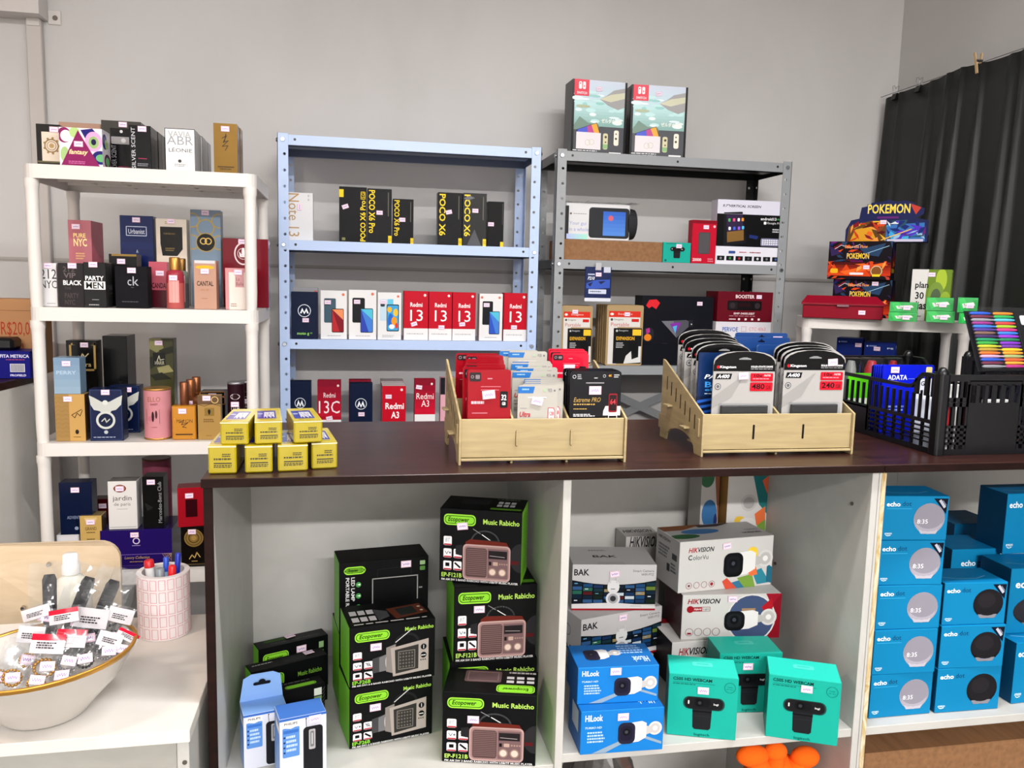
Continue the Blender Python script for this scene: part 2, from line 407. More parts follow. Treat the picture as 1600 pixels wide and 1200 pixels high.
def steel_unit(label, x0, x1, yf, yb, zs, top, colr, dark, brace=None):
    root = thing('steel_shelving_unit', label, 'shelf', ((x0 + x1) / 2, (yf + yb) / 2, 0))
    c = lin(colr); ox, oy = root.location.x, root.location.y
    L, R, Fy, By = x0 - ox, x1 - ox, yf - oy, yb - oy
    for sx, X in ((1, L), (-1, R)):
        for sy, Y in ((1, Fy), (-1, By)):
            pc = lin(dark) if brace and sy < 0 and sx < 0 else c; b = MB(); plate(b, (X, Y, 0), (sx, 0, 0), (0, -sy, 0), .036, top + .004, pc); plate(b, (X, Y, 0), (0, sy, 0), (-sx, 0, 0), .036, top + .004, pc)  # braced unit: right back post darkened for the shade it stands in
            b.build('post', PAINT, root)
    for i, z in enumerate(zs):
        b = MB(); t = .0014; h = .034; a0, a1, y0, y1 = L + .003, R - .003, Fy + .003, By - .003
        dc = lin(dark); b.box((a0, y0, z - t), (a1, y1, z), c, cols={'D': dc}); b.box((a0, y0, z - h), (a1, y0 + t, z - t), c, cols={'B': dc})  # underside and inner lips coloured darker, painting in the shade below the tray
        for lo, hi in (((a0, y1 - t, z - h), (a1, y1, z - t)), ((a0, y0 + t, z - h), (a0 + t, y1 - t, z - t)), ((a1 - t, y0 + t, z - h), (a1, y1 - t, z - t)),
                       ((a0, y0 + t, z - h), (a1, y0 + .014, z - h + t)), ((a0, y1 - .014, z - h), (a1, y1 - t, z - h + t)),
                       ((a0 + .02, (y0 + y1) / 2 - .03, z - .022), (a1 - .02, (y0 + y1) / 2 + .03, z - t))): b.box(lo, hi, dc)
        fr = Frame((a0, y0, z), (a1 - a0, 0, 0), (0, 0, -h), (0, -1, 0)); W = a1 - a0
        b.ink(fr, [('c', .055 / W, .45, .0045 / W, '15171c'), ('c', 1 - .055 / W, .45, .0045 / W, '15171c')] + ([('c', .5, .5, .0045 / W, '15171c')] if brace else []))
        b.build('shelf', PAINT, root)
        for X, s in ((L + .018, 1), (R - .018, -1)):
            n = MB(); n.tube([(X, Fy - .0005, z - .017), (X, Fy - .005, z - .017)], [.0085, .0065], lin('c8ccd2'), n=10)
            n.build('bolt', STEEL, root)
            n = MB(); xs = L - .0005 if s == 1 else R + .0005
            n.tube([(xs, Fy + .018, z - .017), (xs - .005 * s, Fy + .018, z - .017)], [.0085, .0065], lin('b8bcc2'), n=8); n.build('bolt', STEEL, root)
    if brace:
        za, zb = brace
        for (p, q, y) in (((L + .02, za), (R - .02, zb), By - .006), ((R - .02, za), (L + .02, zb), By - .010)):
            b = MB(); d = V3((q[0] - p[0], 0, q[1] - p[1])); n = V3((-d.z, 0, d.x)).normalized() * .016
            P, Q = V3((p[0], y, p[1])), V3((q[0], y, q[1])); b.prism([P - n, Q - n, Q + n, P + n], (0, .002, 0), c); b.build('brace', PAINT, root)
        b = MB(); P, Q = V3((L - .001, Fy + .02, 1.20)), V3((L - .001, By - .02, 1.02)); n = V3((0, .010, .012)); b.prism([P - n, P + n, Q + n, Q - n], (.002, 0, 0), c); b.build('brace', PAINT, root)
    return root
SB = (1.982, 1.628, 1.284, .938, .594, .16)           # blue unit levels
SG = (1.980, 1.590, 1.196, .80, .42, .16)             # grey unit levels
YB = 2.985
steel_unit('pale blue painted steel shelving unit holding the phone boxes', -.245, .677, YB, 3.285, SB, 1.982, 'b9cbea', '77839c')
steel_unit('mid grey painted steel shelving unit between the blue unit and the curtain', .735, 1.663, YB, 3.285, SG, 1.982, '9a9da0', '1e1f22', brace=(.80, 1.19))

# ------------------------------------------------------------------ white plastic shelving
def tray(b, w, d, z, h=.037, r=.03):
    c = lin('d8d4d0'); o = rrect(w, d, r, 5); i = rrect(w - .012, d - .012, r - .004, 5); j = rrect(w - .03, d - .03, r - .01, 5); n = len(o)
    b.face([V3((x, y, z)) for x, y in o], c, 0, V3((0, 0, 1)))
    Z = lambda P, zz: [V3((x, y, zz)) for x, y in P]
    for A, B, s in ((Z(o, z), Z(o, z - h), 1), (Z(o, z - h), Z(i, z - h), 1), (Z(i, z - h), Z(j, z - .012), 1)):
        for k in range(n):
            k2 = (k + 1) % n; b.face([A[k], B[k], B[k2], A[k2]], c)
    b.face(Z(j, z - .012), c, 0, V3((0, 0, -1)))
    for k in (-1, 0, 1): b.box((-w / 2 + .03, k * d * .24 - .003, z - .026), (w / 2 - .03, k * d * .24 + .003, z - .012), c)
    for k in (-2, -1, 0, 1, 2): b.box((k * w * .16 - .003, -d / 2 + .02, z - .022), (k * w * .16 + .003, d / 2 - .02, z - .012), c)
def plastic_unit(label, loc, rz, w, d, zs, leg=.0165):
    root = thing('plastic_shelving_unit', label, 'shelf', loc, rz)
    for z in zs:
        b = MB(); tray(b, w, d, z); b.build('shelf', PLAST, root)
    lv = sorted(zs)
    lv = [0.0] + lv
    for a, bz in zip(lv[:-1], lv[1:]):
        for sx in (-1, 1):
            for sy in (-1, 1):
                x, y = sx * (w / 2 - .019), sy * (d / 2 - .019); b = MB(); c = lin('dad6d2')
                b.lathe([(leg * .9, a), (leg * .94, a + .02), (leg, a + .05), (leg, bz - .075), (leg + .001, bz - .06), (leg + .0025, bz - .055), (leg + .0025, bz - .037)], c, n=18, O=(x, y, 0))
                b.build('leg', PLAST, root)
    return root
ZP = (1.783, 1.403, 1.027, .648, .27)
PXC, PYF = -.559, 2.45
plastic_unit('white plastic shelving unit holding perfume boxes on the left', (PXC, PYF + .19, 0), 0, .60, .38, ZP)
RS0 = V3((1.582, 2.70, 0)); RSA = math.atan2(-.235, .49)
rsu = V3((cos(RSA), sin(RSA), 0)); rsn = V3((-sin(RSA), cos(RSA), 0)); RSZ = 1.402
rc = RS0 + rsu * .275 + rsn * .14
plastic_unit('white plastic shelving unit in front of the black curtain', (rc.x, rc.y, 0), RSA, .55, .28, (RSZ, 1.02, .64, .27))

# ------------------------------------------------------------------ counter
YC, YE, ZC = 1.45, 1.995, 1.157
root = thing('counter_unit', 'long white shop counter unit with open compartments below the left worktop', 'counter', (.4, (YC + YE) / 2, 0))
def part(par, name, lo, hi, m, col='cfccc9', bv=.0008, **k):
    b = MB(); o = par.location; b.box(V3(lo) - o, V3(hi) - o, lin(col), b=bv, **k); return b.build(name, m, par)
ZU = ZC - .015; ZV = ZU - .0012
part(root, 'side_panel', (-.246, YC + .001, 0), (-.2315, YE, ZV), WHITEB)
part(root, 'edge_strip', (-.247, YC - .001, 0), (-.2310, YC + .001, ZV), WOODEDGE)
part(root, 'divider', (.388, YC, 0), (.4035, YE, ZV), WHITEB)
part(root, 'side_panel', (1.027, YC, 0), (1.0415, YE, ZV), WHITEB)
part(root, 'back_panel', (-.2315, YE, .05), (1.0415, YE + .006, ZV), WHITEB)
ZL, ZM, ZR = .572, .593, .592
part(root, 'shelf', (-.2315, YC + .006, ZL - .015), (.388, YE, ZL), WHITEB)
part(root, 'shelf', (.4035, YC + .004, ZM - .018), (1.027, YE, ZM), WHITEB)
part(root, 'shelf', (.4035, YC + .004, .09), (1.027, YE, .108), WHITEB)
part(root, 'shelf', (-.2315, YC + .004, .09), (.388, YE, .108), WHITEB)
for x, y, z in ((1.0262, 1.51, 1.06), (1.0262, 1.80, .83), (.3875, 1.62, .60)):
    n = MB(); n.tube([(x + .001 - root.location.x, y - root.location.y, z), (x - .002 - root.location.x, y - root.location.y, z)], .004, lin('8a8680'), n=10); n.build('screw', STEEL, root)
r2_ = thing('counter_unit', 'right-hand white counter unit with a worn chipboard edge and the bright blue boxes', 'counter', (1.6, (YC + YE) / 2, 0))
part(r2_, 'side_panel', (1.0425, YC, 0), (1.0565, YE, ZV), WHITEB)
part(r2_, 'edge_strip', (1.0475, YC - .0012, 0), (1.0575, YC - .0001, ZV), CHIP)
part(r2_, 'divider', (2.02, YC, 0), (2.035, YE, ZV), WHITEB)
part(r2_, 'back_panel', (1.0565, YE, .05), (1.49, YE + .006, ZV), WHITEB)
part(r2_, 'back_panel', (1.491, YE + .001, .05), (2.02, YE + .007, ZV), WHITEB)
part(r2_, 'shelf', (1.0565, YC + .006, ZR - .018), (2.02, YE, ZR), WHITEB)
part(r2_, 'toe_board', (1.0565, YC + .36, .12), (2.02, YC + .374, .573), mat('black_gloss_board', .15, tint='060607'))
def top(lab, x0, x1, y1=YE + .01):
    t = thing('worktop', lab, 'worktop', ((x0 + x1) / 2, (YC + y1) / 2, ZU))
    part(t, 'board', (x0, YC - .008, ZU), (x1, y1, ZC), WOODTOP, bv=.0012)
    part(t, 'edge_strip', (x0, YC - .0095, ZU - .0005), (x1, YC - .008, ZC - .0008), WOODEDGE, bv=.0003)
    return t
top('dark brown wood-grain worktop carrying the yellow boxes and the wooden holders', -.249, 1.045)
top('dark brown wood-grain worktop under the black plastic crates', 1.0465, 2.05)

# ------------------------------------------------------------------ curtain on the right wall
def curtain():
    X0 = 2.258; N, K = 420, 16; ys = [3.30 - 2.6 * i / N for i in range(N + 1)]
    R = random.Random(5); ph = [R.random() * 6 for _ in range(6)]
    ridges = [(3.30 - hx(px, 200, 2.258).y, rw, rh) for px, rw, rh in ((1384, .014, 1.0), (1404, .012, 1.2), (1452, .016, 1.5), (1478, .011, 1.6), (1500, .010, 1.7), (1530, .011, 1.6), (1574, .014, 1.4), (1592, .012, 1.2))] + [(.95 + .11 * k, .014, 1.4) for k in range(15)]
    rows = []
    for i, y in enumerate(ys):
        s = 3.30 - y; row = []
        ztop = 2.342 - .012 * abs(sin(s * 7.0)) - .02 * math.exp(-s * 12)
        for j in range(K + 1):
            q = j / K; amp = .006 + .024 * min(1, q * 2.2)
            w = .5 * sin(s * 9 + ph[0] + q) + .35 * sin(s * 21 + ph[2])
            for rs, rw, rh in ridges: w += rh * math.exp(-((s - rs + .03 * q) / rw) ** 2)
            yy = y + .05 * q * (1 - min(1, s * 1.2)) + .035 * q * max(0, 1 - s * 2.5)
            row.append(V3((X0 - amp * w - .015 * q, min(yy, WY - .012), ztop * (1 - q) + .12 * q)))
        rows.append(row)
    b = MB(); b.grid(rows, lin('2a2c2b'))
    o = b.build('curtain', mat('dark_satin_cloth', .5, bump=.1, bscale=300, spec=.5))
    md = o.modifiers.new('thick', 'SOLIDIFY'); md.thickness = .002
    return tag(o, 'dark charcoal curtain hanging along the right wall in loose folds', 'curtain')
curtain()
b = MB(); b.tube([(2.262, 3.345, 2.338), (2.262, .6, 2.342)], .0012, lin('3a3a3a'), n=6)
tag(b.build('hanging_line', PLAST), 'thin dark line carrying the charcoal curtain', 'line')
p = hx(1530, 100, 2.252)
t = thing('clothes_peg', 'pale wooden clothes peg gripping the top of the curtain', 'peg', (2.252, p.y, 2.30))
for s in (-1, 1):
    b = MB(); b.prism([(s * .004, -.005, 0), (s * .004, .005, 0), (s * .006, .005, .03), (s * .012, .005, .075), (s * .012, -.005, .075), (s * .006, -.005, .03)], (s * .005, 0, 0), lin('cbb08a')); b.build('peg_half', MATTE, t, rot=(rad(-8), 0, 0))
b = MB(); b.tube([(-.012, 0, .045), (.012, 0, .045)], .0045, lin('8d8f92'), n=10); b.build('spring', STEEL, t)
for k, (px, py) in enumerate(((1398, 150), (1436, 126))):
    p = hx(px, py, 2.254)
    t = thing('binder_clip', ('black binder clip at the far upper corner of the curtain', 'binder clip with thin wire handles next along the curtain top')[k], 'clip', (2.256, p.y, 2.325))
    b = MB(); b.prism([(-.012, -.014, -.02), (.012, -.014, -.02), (.003, -.014, .006), (-.003, -.014, .006)], (0, .028, 0), lin('15151a')); b.build('clamp', PAINT, t)
    for s in (-1, 1):
        b = MB(); b.tube([(s * .004, -.006, 0), (s * .006, -.010, .022), (s * .010, -.006, .036), (s * .010, .006, .036), (s * .006, .010, .022), (s * .004, .006, 0)], .0009, lin('9a9a9c'), n=6); b.build('wire_handle', STEEL, t)

# ------------------------------------------------------------------ white table, beige chair, side cabinet at the left
TZ = .75
t = thing('desk', 'white laminate desk in the lower left corner under the bowl', 'desk', (-.75, 1.61, 0))
part(t, 'desk_top', (-1.30, 1.365, TZ - .022), (-.262, 1.86, TZ), DESKW, bv=.001)
part(t, 'front_panel', (-1.29, 1.375, .06), (-.285, 1.391, TZ - .0225), SHADEB)
part(t, 'side_panel', (-.284, 1.372, 0), (-.265, 1.85, TZ - .0225), WHITEB)
part(t, 'side_panel', (-1.299, 1.372, 0), (-1.28, 1.85, TZ - .0225), WHITEB)
n = MB(); n.tube([(-.272 + .75, 1.3715 - 1.61, .69), (-.272 + .75, 1.370 - 1.61, .69)], .004, lin('8a8680'), n=10); n.build('screw', STEEL, t)
t = thing('chair', 'beige moulded plywood chair with its back against the desk', 'chair', (-.715, 2.12, 0))
P = rrect(.385, .27, .045, 6)
b = MB(); b.prism([V3((x, -.16 + .02 * (x / .19) ** 2, .755 + y)) for x, y in P], (0, .012, 0), lin('c8b59a'))
b.build('backrest', BEIGE, t)
b = MB(); b.prism([V3((x, y + .10, .44)) for x, y in rrect(.36, .38, .05, 5)], (0, 0, .014), lin('c8b59a')); b.build('seat', BEIGE, t)
for sx in (-1, 1):
    b = MB(); b.tube([(sx * .15, -.12, 0), (sx * .15, -.11, .45), (sx * .14, -.132, .84)], .010, lin('9a9a9c')); b.build('rear_leg', STEEL, t)
    b = MB(); b.tube([(sx * .15, .26, 0), (sx * .15, .25, .438)], .010, lin('9a9a9c')); b.build('front_leg', STEEL, t)
for px, py in ((74, 884), (34, 952)):
    q = hy(px, py, 1.955); n = MB(); n.tube([(q.x + .715, -.1545, q.z), (q.x + .715, -.163, q.z)], [.0055, .004], lin('b8b6b2'), n=10); n.build('rivet', STEEL, t)
t = thing('cabinet', 'off-white cabinet with a dark top behind the chair at the left edge', 'cabinet', (-1.25, 2.05, 0))
part(t, 'body', (-1.55, 2.30, 0), (-.932, 2.74, 1.172), DESKW)
part(t, 'cabinet_top', (-1.57, 2.28, 1.1725), (-.93, 2.76, 1.194), WOODTOP)
t.rotation_euler = (0, 0, rad(-6)); t.location.x += -.055; t.location.y += -.02

# ------------------------------------------------------------------ price stickers and boxes
def _sticker(seed, w=.022, h=.0145, num=None):
    b = MB(); b.box((-w / 2, -.0006, -h / 2), (w / 2, 0, h / 2), lin('f4e6ee'))
    fr = Frame((-w / 2, -.0006, h / 2), (w, 0, 0), (0, 0, -h), (0, -1, 0)); fr2 = lambda u, v, k=0: V3(fr.O + fr.U * u + fr.V * v + fr.n * (.0001 + .00004 * k))
    R = random.Random(seed); P = []
    for i in range(9): P.append((.16 + .085 * i, .5 + (.2 if i % 2 else -.2) * (.5 + .5 * R.random())))
    class F2: pass
    f = Frame(fr.O, fr.U, fr.V, fr.n)
    b.ink(f, [('f', .03, .05, .97, .95, .035, 'e39ac4'), ('l', P, .04, '9a78c0')])
    me = b.build('price_sticker', MATTE); d = me.data; bpy.data.objects.remove(me); return d
STK = [_sticker(i) for i in range(4)]; STKN = [0]
def sticker(parent, fr, u, v, rot=0, s=1.0):
    STKN[0] += 1
    o = bpy.data.objects.new('price_sticker', STK[STKN[0] % 4]); COL.objects.link(o); o.parent = parent
    x = fr.U.normalized(); z = -fr.V.normalized(); y = -fr.n
    a = rad(rot); x2 = x * cos(a) + z * sin(a); z2 = z * cos(a) - x * sin(a); p = fr.O + fr.U * u + fr.V * v + fr.n * .0022
    o.matrix_local = Matrix(((x2.x * s, y.x * s, z2.x * s, p.x), (x2.y * s, y.y * s, z2.y * s, p.y), (x2.z * s, y.z * s, z2.z * s, p.z), (0, 0, 0, 1)))
    return o
def frames(w, d, h):
    return {'F': Frame((-w / 2, -d / 2, h), (w, 0, 0), (0, 0, -h), (0, -1, 0)), 'R': Frame((w / 2, -d / 2, h), (0, d, 0), (0, 0, -h), (1, 0, 0)),
            'L': Frame((-w / 2, d / 2, h), (0, -d, 0), (0, 0, -h), (-1, 0, 0)), 'T': Frame((-w / 2, d / 2, h), (w, 0, 0), (0, -d, 0), (0, 0, 1))}
def carton(name, w, d, h, col, ink, label, cat, m, st, group, sides, bev):
    b = MB(); cols = {k: lin(v) for k, v in (sides or {}).items()}
    b.box((-w / 2, -d / 2, 0), (w / 2, d / 2, h), lin(col), b=bev, cols=cols); fs = frames(w, d, h)
    for k, items in ink.items():
        if items: b.ink(fs[k], items)
    o = b.build(name, [m, FOIL])
    for s in (st if isinstance(st, list) else [st] if st else []):
        k = s[3] if len(s) > 3 else 'F'; sticker(o, fs[k], s[0], s[1], s[2] if len(s) > 2 else 0)
    if label: tag(o, label, cat, group)
    return o
def box(name, rect, Y, d, col, label, F=(), cat='box', R=(), L=(), T=(), z=None, yaw=0, m=CARD, st=None, group=None, sides=None, bev=.0008, lean=0, vis=False):
    l, t, r, bt = rect; mid = (t + bt) / 2
    x0, x1 = hy(l, mid, Y).x, hy(r, mid, Y).x; zt = hy((l + r) / 2, t, Y).z
    z = hy((l + r) / 2, bt, Y).z if z is None else z + .0006
    w, h = x1 - x0, zt - z
    if vis:                                # lower part hidden by the row in front: keep the print on the upper part
        k = min(1, (zt - hy((l + r) / 2, bt, Y).z) / h); F = sub(F, 0, 0, 1, k); st = (st[0], st[1] * k) if st else st
    if yaw: w = w / cos(rad(yaw))
    o = carton(name, w, d, h, col, {'F': F, 'R': R, 'L': L, 'T': T}, label, cat, m, st, group, sides, bev)
    a = rad(yaw); o.location = ((x0 + x1) / 2 - sin(a) * d / 2, Y + cos(a) * d / 2 + abs(sin(a)) * w / 2 * 0, z); o.rotation_euler = (rad(lean), 0, a)
    o['_dim'] = (w, d, h); return o
def box3(name, bl, br, tl, z, d, col, label, F=(), cat='box', R=(), L=(), T=(), m=CARD, st=None, group=None, sides=None, bev=.001, h=None, w=None):
    p, q = hz(*bl, z), hz(*br, z); v = q - p; W = w or v.length; a = math.atan2(v.y, v.x)
    n = V3((-sin(a), cos(a), 0)); r = ray(*tl); t = n.dot(p) / n.dot(V3((r.x, r.y, 0))); H = h or CAMZ + r.z * t - z
    o = carton(name, W, d, H, col, {'F': F, 'R': R, 'L': L, 'T': T}, label, cat, m, st, group, sides, bev)
    c = p + V3((cos(a), sin(a), 0)) * W / 2 + n * d / 2; o.location = (c.x, c.y, z); o.rotation_euler = (0, 0, a); o['_dim'] = (W, d, H); return o
def at_row(o, n, gap, labels, dx=0.0, R=random.Random(3)):              # more of the same box behind the first
    d = o['_dim'][1]; a = o.rotation_euler[2]; nn = V3((-sin(a), cos(a), 0)); res = []
    for i in range(n):
        p = o.location + nn * (d + gap) * (i + 1) + V3((dx * (i + 1) + .0015 * R.uniform(-1, 1), 0, 0))
        res.append(dup(o, p, a, labels[i] if isinstance(labels, list) else labels, o.get('group')))
    return res

LIFT = .0006
def vbox(name, rect, Y, yaw, d, col, label, F=(), cat='box', R=(), L=(), T=(), z=None, m=CARD, st=None, group=None, sides=None, bev=.0008):
    l, t, r, bt = rect; mid = (t + bt) / 2; a = rad(yaw); c = hy((l + r) / 2, mid, Y); n = V3((-sin(a), cos(a), 0))
    def hit(px, py):
        v = ray(px, py); k = n.dot(V3((c.x, c.y, 0))) / n.dot(V3((v.x, v.y, 0))); return V3((v.x * k, v.y * k, CAMZ + v.z * k))
    p, q = hit(l, mid), hit(r, mid); w = V3((q.x - p.x, q.y - p.y, 0)).length; zt = hit((l + r) / 2, t).z
    if z is None: z = hit((l + r) / 2, bt).z
    o = carton(name, w, d, zt - z, col, {'F': F, 'R': R, 'L': L, 'T': T}, label, cat, m, st, group, sides, bev)
    e = (p + q) / 2 + n * d / 2; o.location = (e.x, e.y, z); o.rotation_euler = (0, 0, a); o['_dim'] = (w, d, zt - z); return o

# ------------------------------------------------------------------ perfume shelves
Z1, Z2, Z3, Z4 = ZP[:4]
YF, YK = 2.475, 2.66
G = 'perfume boxes on the white shelving'
def pb(rect, Y, d, col, label, F=(), z=None, **k):
    return box('perfume_box', rect, Y, d, col, label, F, cat='perfume box', z=z, group=G, m=k.pop('m', GLOSS), **k)
# top shelf
pb((57, 194, 95, 259), 2.52, .05, '14130f', 'black perfume box with a pale gold rosette, leftmost on the top shelf',
   [('r', .22, .18, 1, .86, 'd9cdbd'), ('r', .22, .12, 1, .18, '17130f'), ('o', .62, .5, .3, .05, '8a7148'), ('o', .62, .5, .2, .03, 'a58a5a'), ('c', .62, .5, .1, 'b59a6a')] +
   [('c', .62 + .3 * cos(i * .7), .5 + .18 * sin(i * .7), .05, '9a8052') for i in range(9)] + [('r', 0, .86, 1, .9, '6b6548')], z=Z1, st=(.75, .12))
pb((93, 192, 158, 262), 2.66, .06, 'b08f7c', 'plain dusty tan perfume box standing behind the patterned purple one', z=Z1)
pb((93, 200, 160, 264), YF, .075, 'efe6ea', 'swirl-patterned perfume box with a purple triangle on the top shelf',
   [('r', 0, 0, 1, 1, 'ecdfe6'), ('e', .12, .2, .16, .2, '8a1763'), ('e', .16, .22, .13, .15, 'f2eaf0'), ('e', .36, .12, .12, .14, 'b4d08a'), ('p', [(.5, .05), (.78, 0), (.95, .22), (.72, .5)], '1e1a78'), ('e', .8, .34, .2, .26, 'e4a9cf'), ('e', .8, .36, .12, .16, '9ab87c'), ('e', .8, .35, .06, .08, '14104a'), ('e', .12, .7, .1, .2, 'a8c486'),
    ('e', .95, .75, .2, .18, '221c74'), ('e', .97, .76, .13, .1, '6fb07a'), ('p', [(.44, .06), (.02, 1), (.94, 1)], '8c1460'), ('t', 'fantasy', .22, .56, .66, .72, 'f3dca8', 'ib'), ('x', .2, .86, .6, .95, 2, 'c46aa0')], z=Z1,
   R=[('r', 0, 0, 1, 1, 'd8d2d8'), ('e', .3, .3, .3, .2, '1e1a78'), ('e', .5, .35, .2, .13, '9ab87c'), ('e', .6, .8, .4, .2, '5d1450'), ('e', .6, .8, .25, .12, '6fb07a')], st=(.45, .42))
ss = [('r', .06, .06, .3, .98, '15151a'), ('t', 'SILVER SCENT', .1, .05, .28, .98, 'c9c9cf', 'l'), ('x', .36, .86, .9, .94, 2, '8a8a92'), ('r', .4, .74, .8, .76, '9a3a5a')]
pb((159, 189, 221, 266), 2.60, .05, '46433f', 'dark grey perfume box with a silver band beside the patterned purple one', [('r', .22, .14, .78, 1, '09090c'), ('rr', .24, .3, .78, .44, .02, '9d9b9c'), ('c', .55, .37, .06, 'c9c9c9'), ('c', .5, .2, .04, 'cfcfcf'), ('t', 'SILVER SCENT', .24, .46, .36, .96, 'a9a9ae', 'l'), ('x', .4, .86, .75, .9, 1, '9a3a5a')], z=Z1, st=(.55, .07))
o = pb((202, 196, 236, 267), YF, .042, '0e0e12', 'black and silver perfume box at the front of the row of black boxes', ss, z=Z1, st=(.62, .08), sides={'R': '0b0b0d', 'L': '8e8e92'})
at_row(o, 6, .003, ['black perfume box %s behind the silver-lettered front one' % s for s in ('directly', 'second', 'third', 'fourth', 'fifth', 'last in the row')])
o = pb((258, 201, 305, 269), YF, .05, 'ecebea', 'white black-edged perfume box with grey collage letters on top shelf', [('f', 0, 0, 1, 1, .02, '1a1a1c'), ('t', 'VAVIA', .1, .06, .86, .2, 'b5b6b8', 'b'), ('t', 'ABR', .06, .18, .94, .38, 'a2a4a8'), ('t', 'LÉONIE', .12, .44, .9, .55, '55565a'), ('e', .48, .76, .06, .04, '4a4a4a'), ('x', .3, .83, .7, .9, 2, '8a8a8a')], z=Z1, sides={'R': '9b9c9e'})
at_row(o, 4, .006, ['silver-sided perfume box %s behind the white one with collage letters' % s for s in ('directly', 'second', 'third', 'last')])
o = pb((334, 193, 371, 270), YF, .05, '8a6a2c', 'tall gold perfume box at the right end of the top shelf', [('r', 0, 0, 1, 1, '6f5626', 1), ('l', [(.35, .3), (.55, .24), (.4, .38), (.62, .34), (.36, .46), (.6, .44), (.48, .54)], .03, '3a2a10'), ('t', '1', .44, .2, .54, .36, '3a2a10', 'i'), ('r', .15, .86, .85, .88, '3a2a10'), ('x', .25, .9, .8, .95, 1, '4a3a18')], z=Z1, st=(.5, .11), sides={'R': '6f5520'})
at_row(o, 1, .008, ['gold perfume box tucked behind the tall gold one'])
# second shelf, rear row
pb((107, 344, 143, 412), 2.65, .12, 'c46a7c', 'pink perfume box with gold monogram letters at the back of the second shelf', [('r', 0, 0, 1, 1, 'b8747c'), ('t', 'PURE', .22, .3, .75, .4, 'ecd48f', 'bm'), ('t', 'NYC', .22, .42, .8, .6, 'f0dca0', 'bm'), ('x', .3, .75, .7, .92, 3, 'e0b484')], z=Z2 + .0, sides={'R': 'c2566f'}, st=(.35, .15), vis=True)
pb((188, 337, 240, 420), 2.70, .05, '16275c', 'royal blue perfume box with a framed white word, rear row', [('f', .18, .2, .8, .38, .02, 'd5dcef'), ('t', 'Urbanist', .25, .25, .74, .34, 'e4e9f5'), ('g', 0, .5, 1, 1, '1a2c66', '142050', 4, 'v'), ('t', 'A', .47, .64, .53, .7, 'cdd')], z=Z2, st=(.5, .08), vis=True)
pb((244, 342, 292, 420), 2.70, .05, 'd9cec0', 'cream perfume box with a black cut-corner label, rear row', [('p', [(.14, .16), (.86, .16), (.86, .6), (.68, .74), (.2, .74), (.14, .5)], '15110e'), ('x', .3, .05, .7, .12, 2, 'b09a6a'), ('x', .25, .28, .7, .34, 1, '6b5a3a'), ('x', .3, .58, .66, .66, 2, '8a7748')], z=Z2, st=(.5, .05), vis=True)
pb((298, 328, 345, 420), 2.70, .05, '8093a5', 'tall slate-blue perfume box with gold lattice and a black disc', [('o', .5, .3, .3, .045, 'b39a52'), ('o', .05, .18, .26, .04, 'b39a52'), ('o', .95, .18, .26, .04, 'b39a52'), ('o', .05, .55, .26, .04, 'b39a52'), ('o', .95, .55, .26, .04, 'b39a52'), ('c', .5, .55, .32, '121214'), ('o', .5, .55, .33, .03, 'b39a52'), ('o', .42, .53, .12, .035, 'd9b96a'), ('o', .58, .53, .12, .035, 'd9b96a'), ('x', .2, .88, .8, .92, 1, '6b7f92')], z=Z2, st=(.5, .05), vis=True)
pb((348, 373, 419, 432), 2.68, .06, '7a0f24', 'crimson perfume box with a white ringed lily emblem', [('e', .45, .4, .2, .3, 'ecd9dc'), ('e', .45, .4, .17, .26, '7a0f24'), ('o', .45, .4, .13, .012, 'e8d8da'), ('e', .45, .36, .035, .12, 'f3e8ea'), ('p', [(.36, .34), (.43, .44), (.37, .48)], 'f3e8ea'), ('p', [(.54, .34), (.47, .44), (.53, .48)], 'f3e8ea'), ('r', .38, .46, .52, .49, 'f3e8ea'), ('x', .3, .85, .65, .9, 1, 'd0a0a8')], z=Z2 , st=(.43, .08), vis=True)
# second shelf, front row
pb((62, 411, 89, 483), 2.492, .05, 'd8d7d8', 'white perfume box half hidden by the left front leg, second shelf', [('t', '212', .06, .14, 1, .36, '3a3a3e'), ('t', 'NYC', .06, .4, 1, .58, '3a3a3e'), ('x', .4, .92, .95, .95, 1, '99999c')], z=Z2, st=(.55, .06))
pb((91, 411, 131, 483), YF, .05, '241d20', 'black perfume box with stacked dim lettering and one bright white word', [('t', '212', .2, .08, .66, .2, '5a5052', 'b'), ('t', 'VIP', .22, .22, .7, .34, '6b6062', 'b'), ('t', 'BLACK', .2, .39, .92, .5, 'f2f0f0', 'b'), ('t', 'THE', .24, .54, .5, .6, '4a4244', 'b'), ('t', 'PARTY', .24, .68, .8, .8, '4d4446', 'b'), ('t', 'NYC', .24, .83, .64, .95, '4d4446', 'b')], z=Z2, st=(.58, .06))
pb((131, 410, 166, 483), YF, .06, '1c1b1d', 'black perfume box with white block reading in two lines', [('t', 'PARTY', .08, .3, .9, .4, 'f0f0f0', 'b'), ('r', .02, .42, .96, .6, 'ecebea'), ('t', 'MEN', .1, .44, .88, .58, '1a1a1a', 'b'), ('x', .35, .82, .7, .84, 1, 'aaa'), ('x', .2, .93, .8, .97, 1, 'aaa')], z=Z2, st=(.45, .05), sides={'R': '3b393b'})
pb((171, 397, 214, 470), 2.60, .06, '100f12', 'black perfume box with a thin gold top edge behind the plain black one', [('r', .1, 0, 1, .04, '8a7340', 1), ('t', 'BV', .3, .6, .7, .7, 'b9b9bd'), ('x', .3, .74, .7, .78, 1, '888')], z=Z2, st=(.45, .14), sides={'T': '9b8448', 'R': '6d6454'})
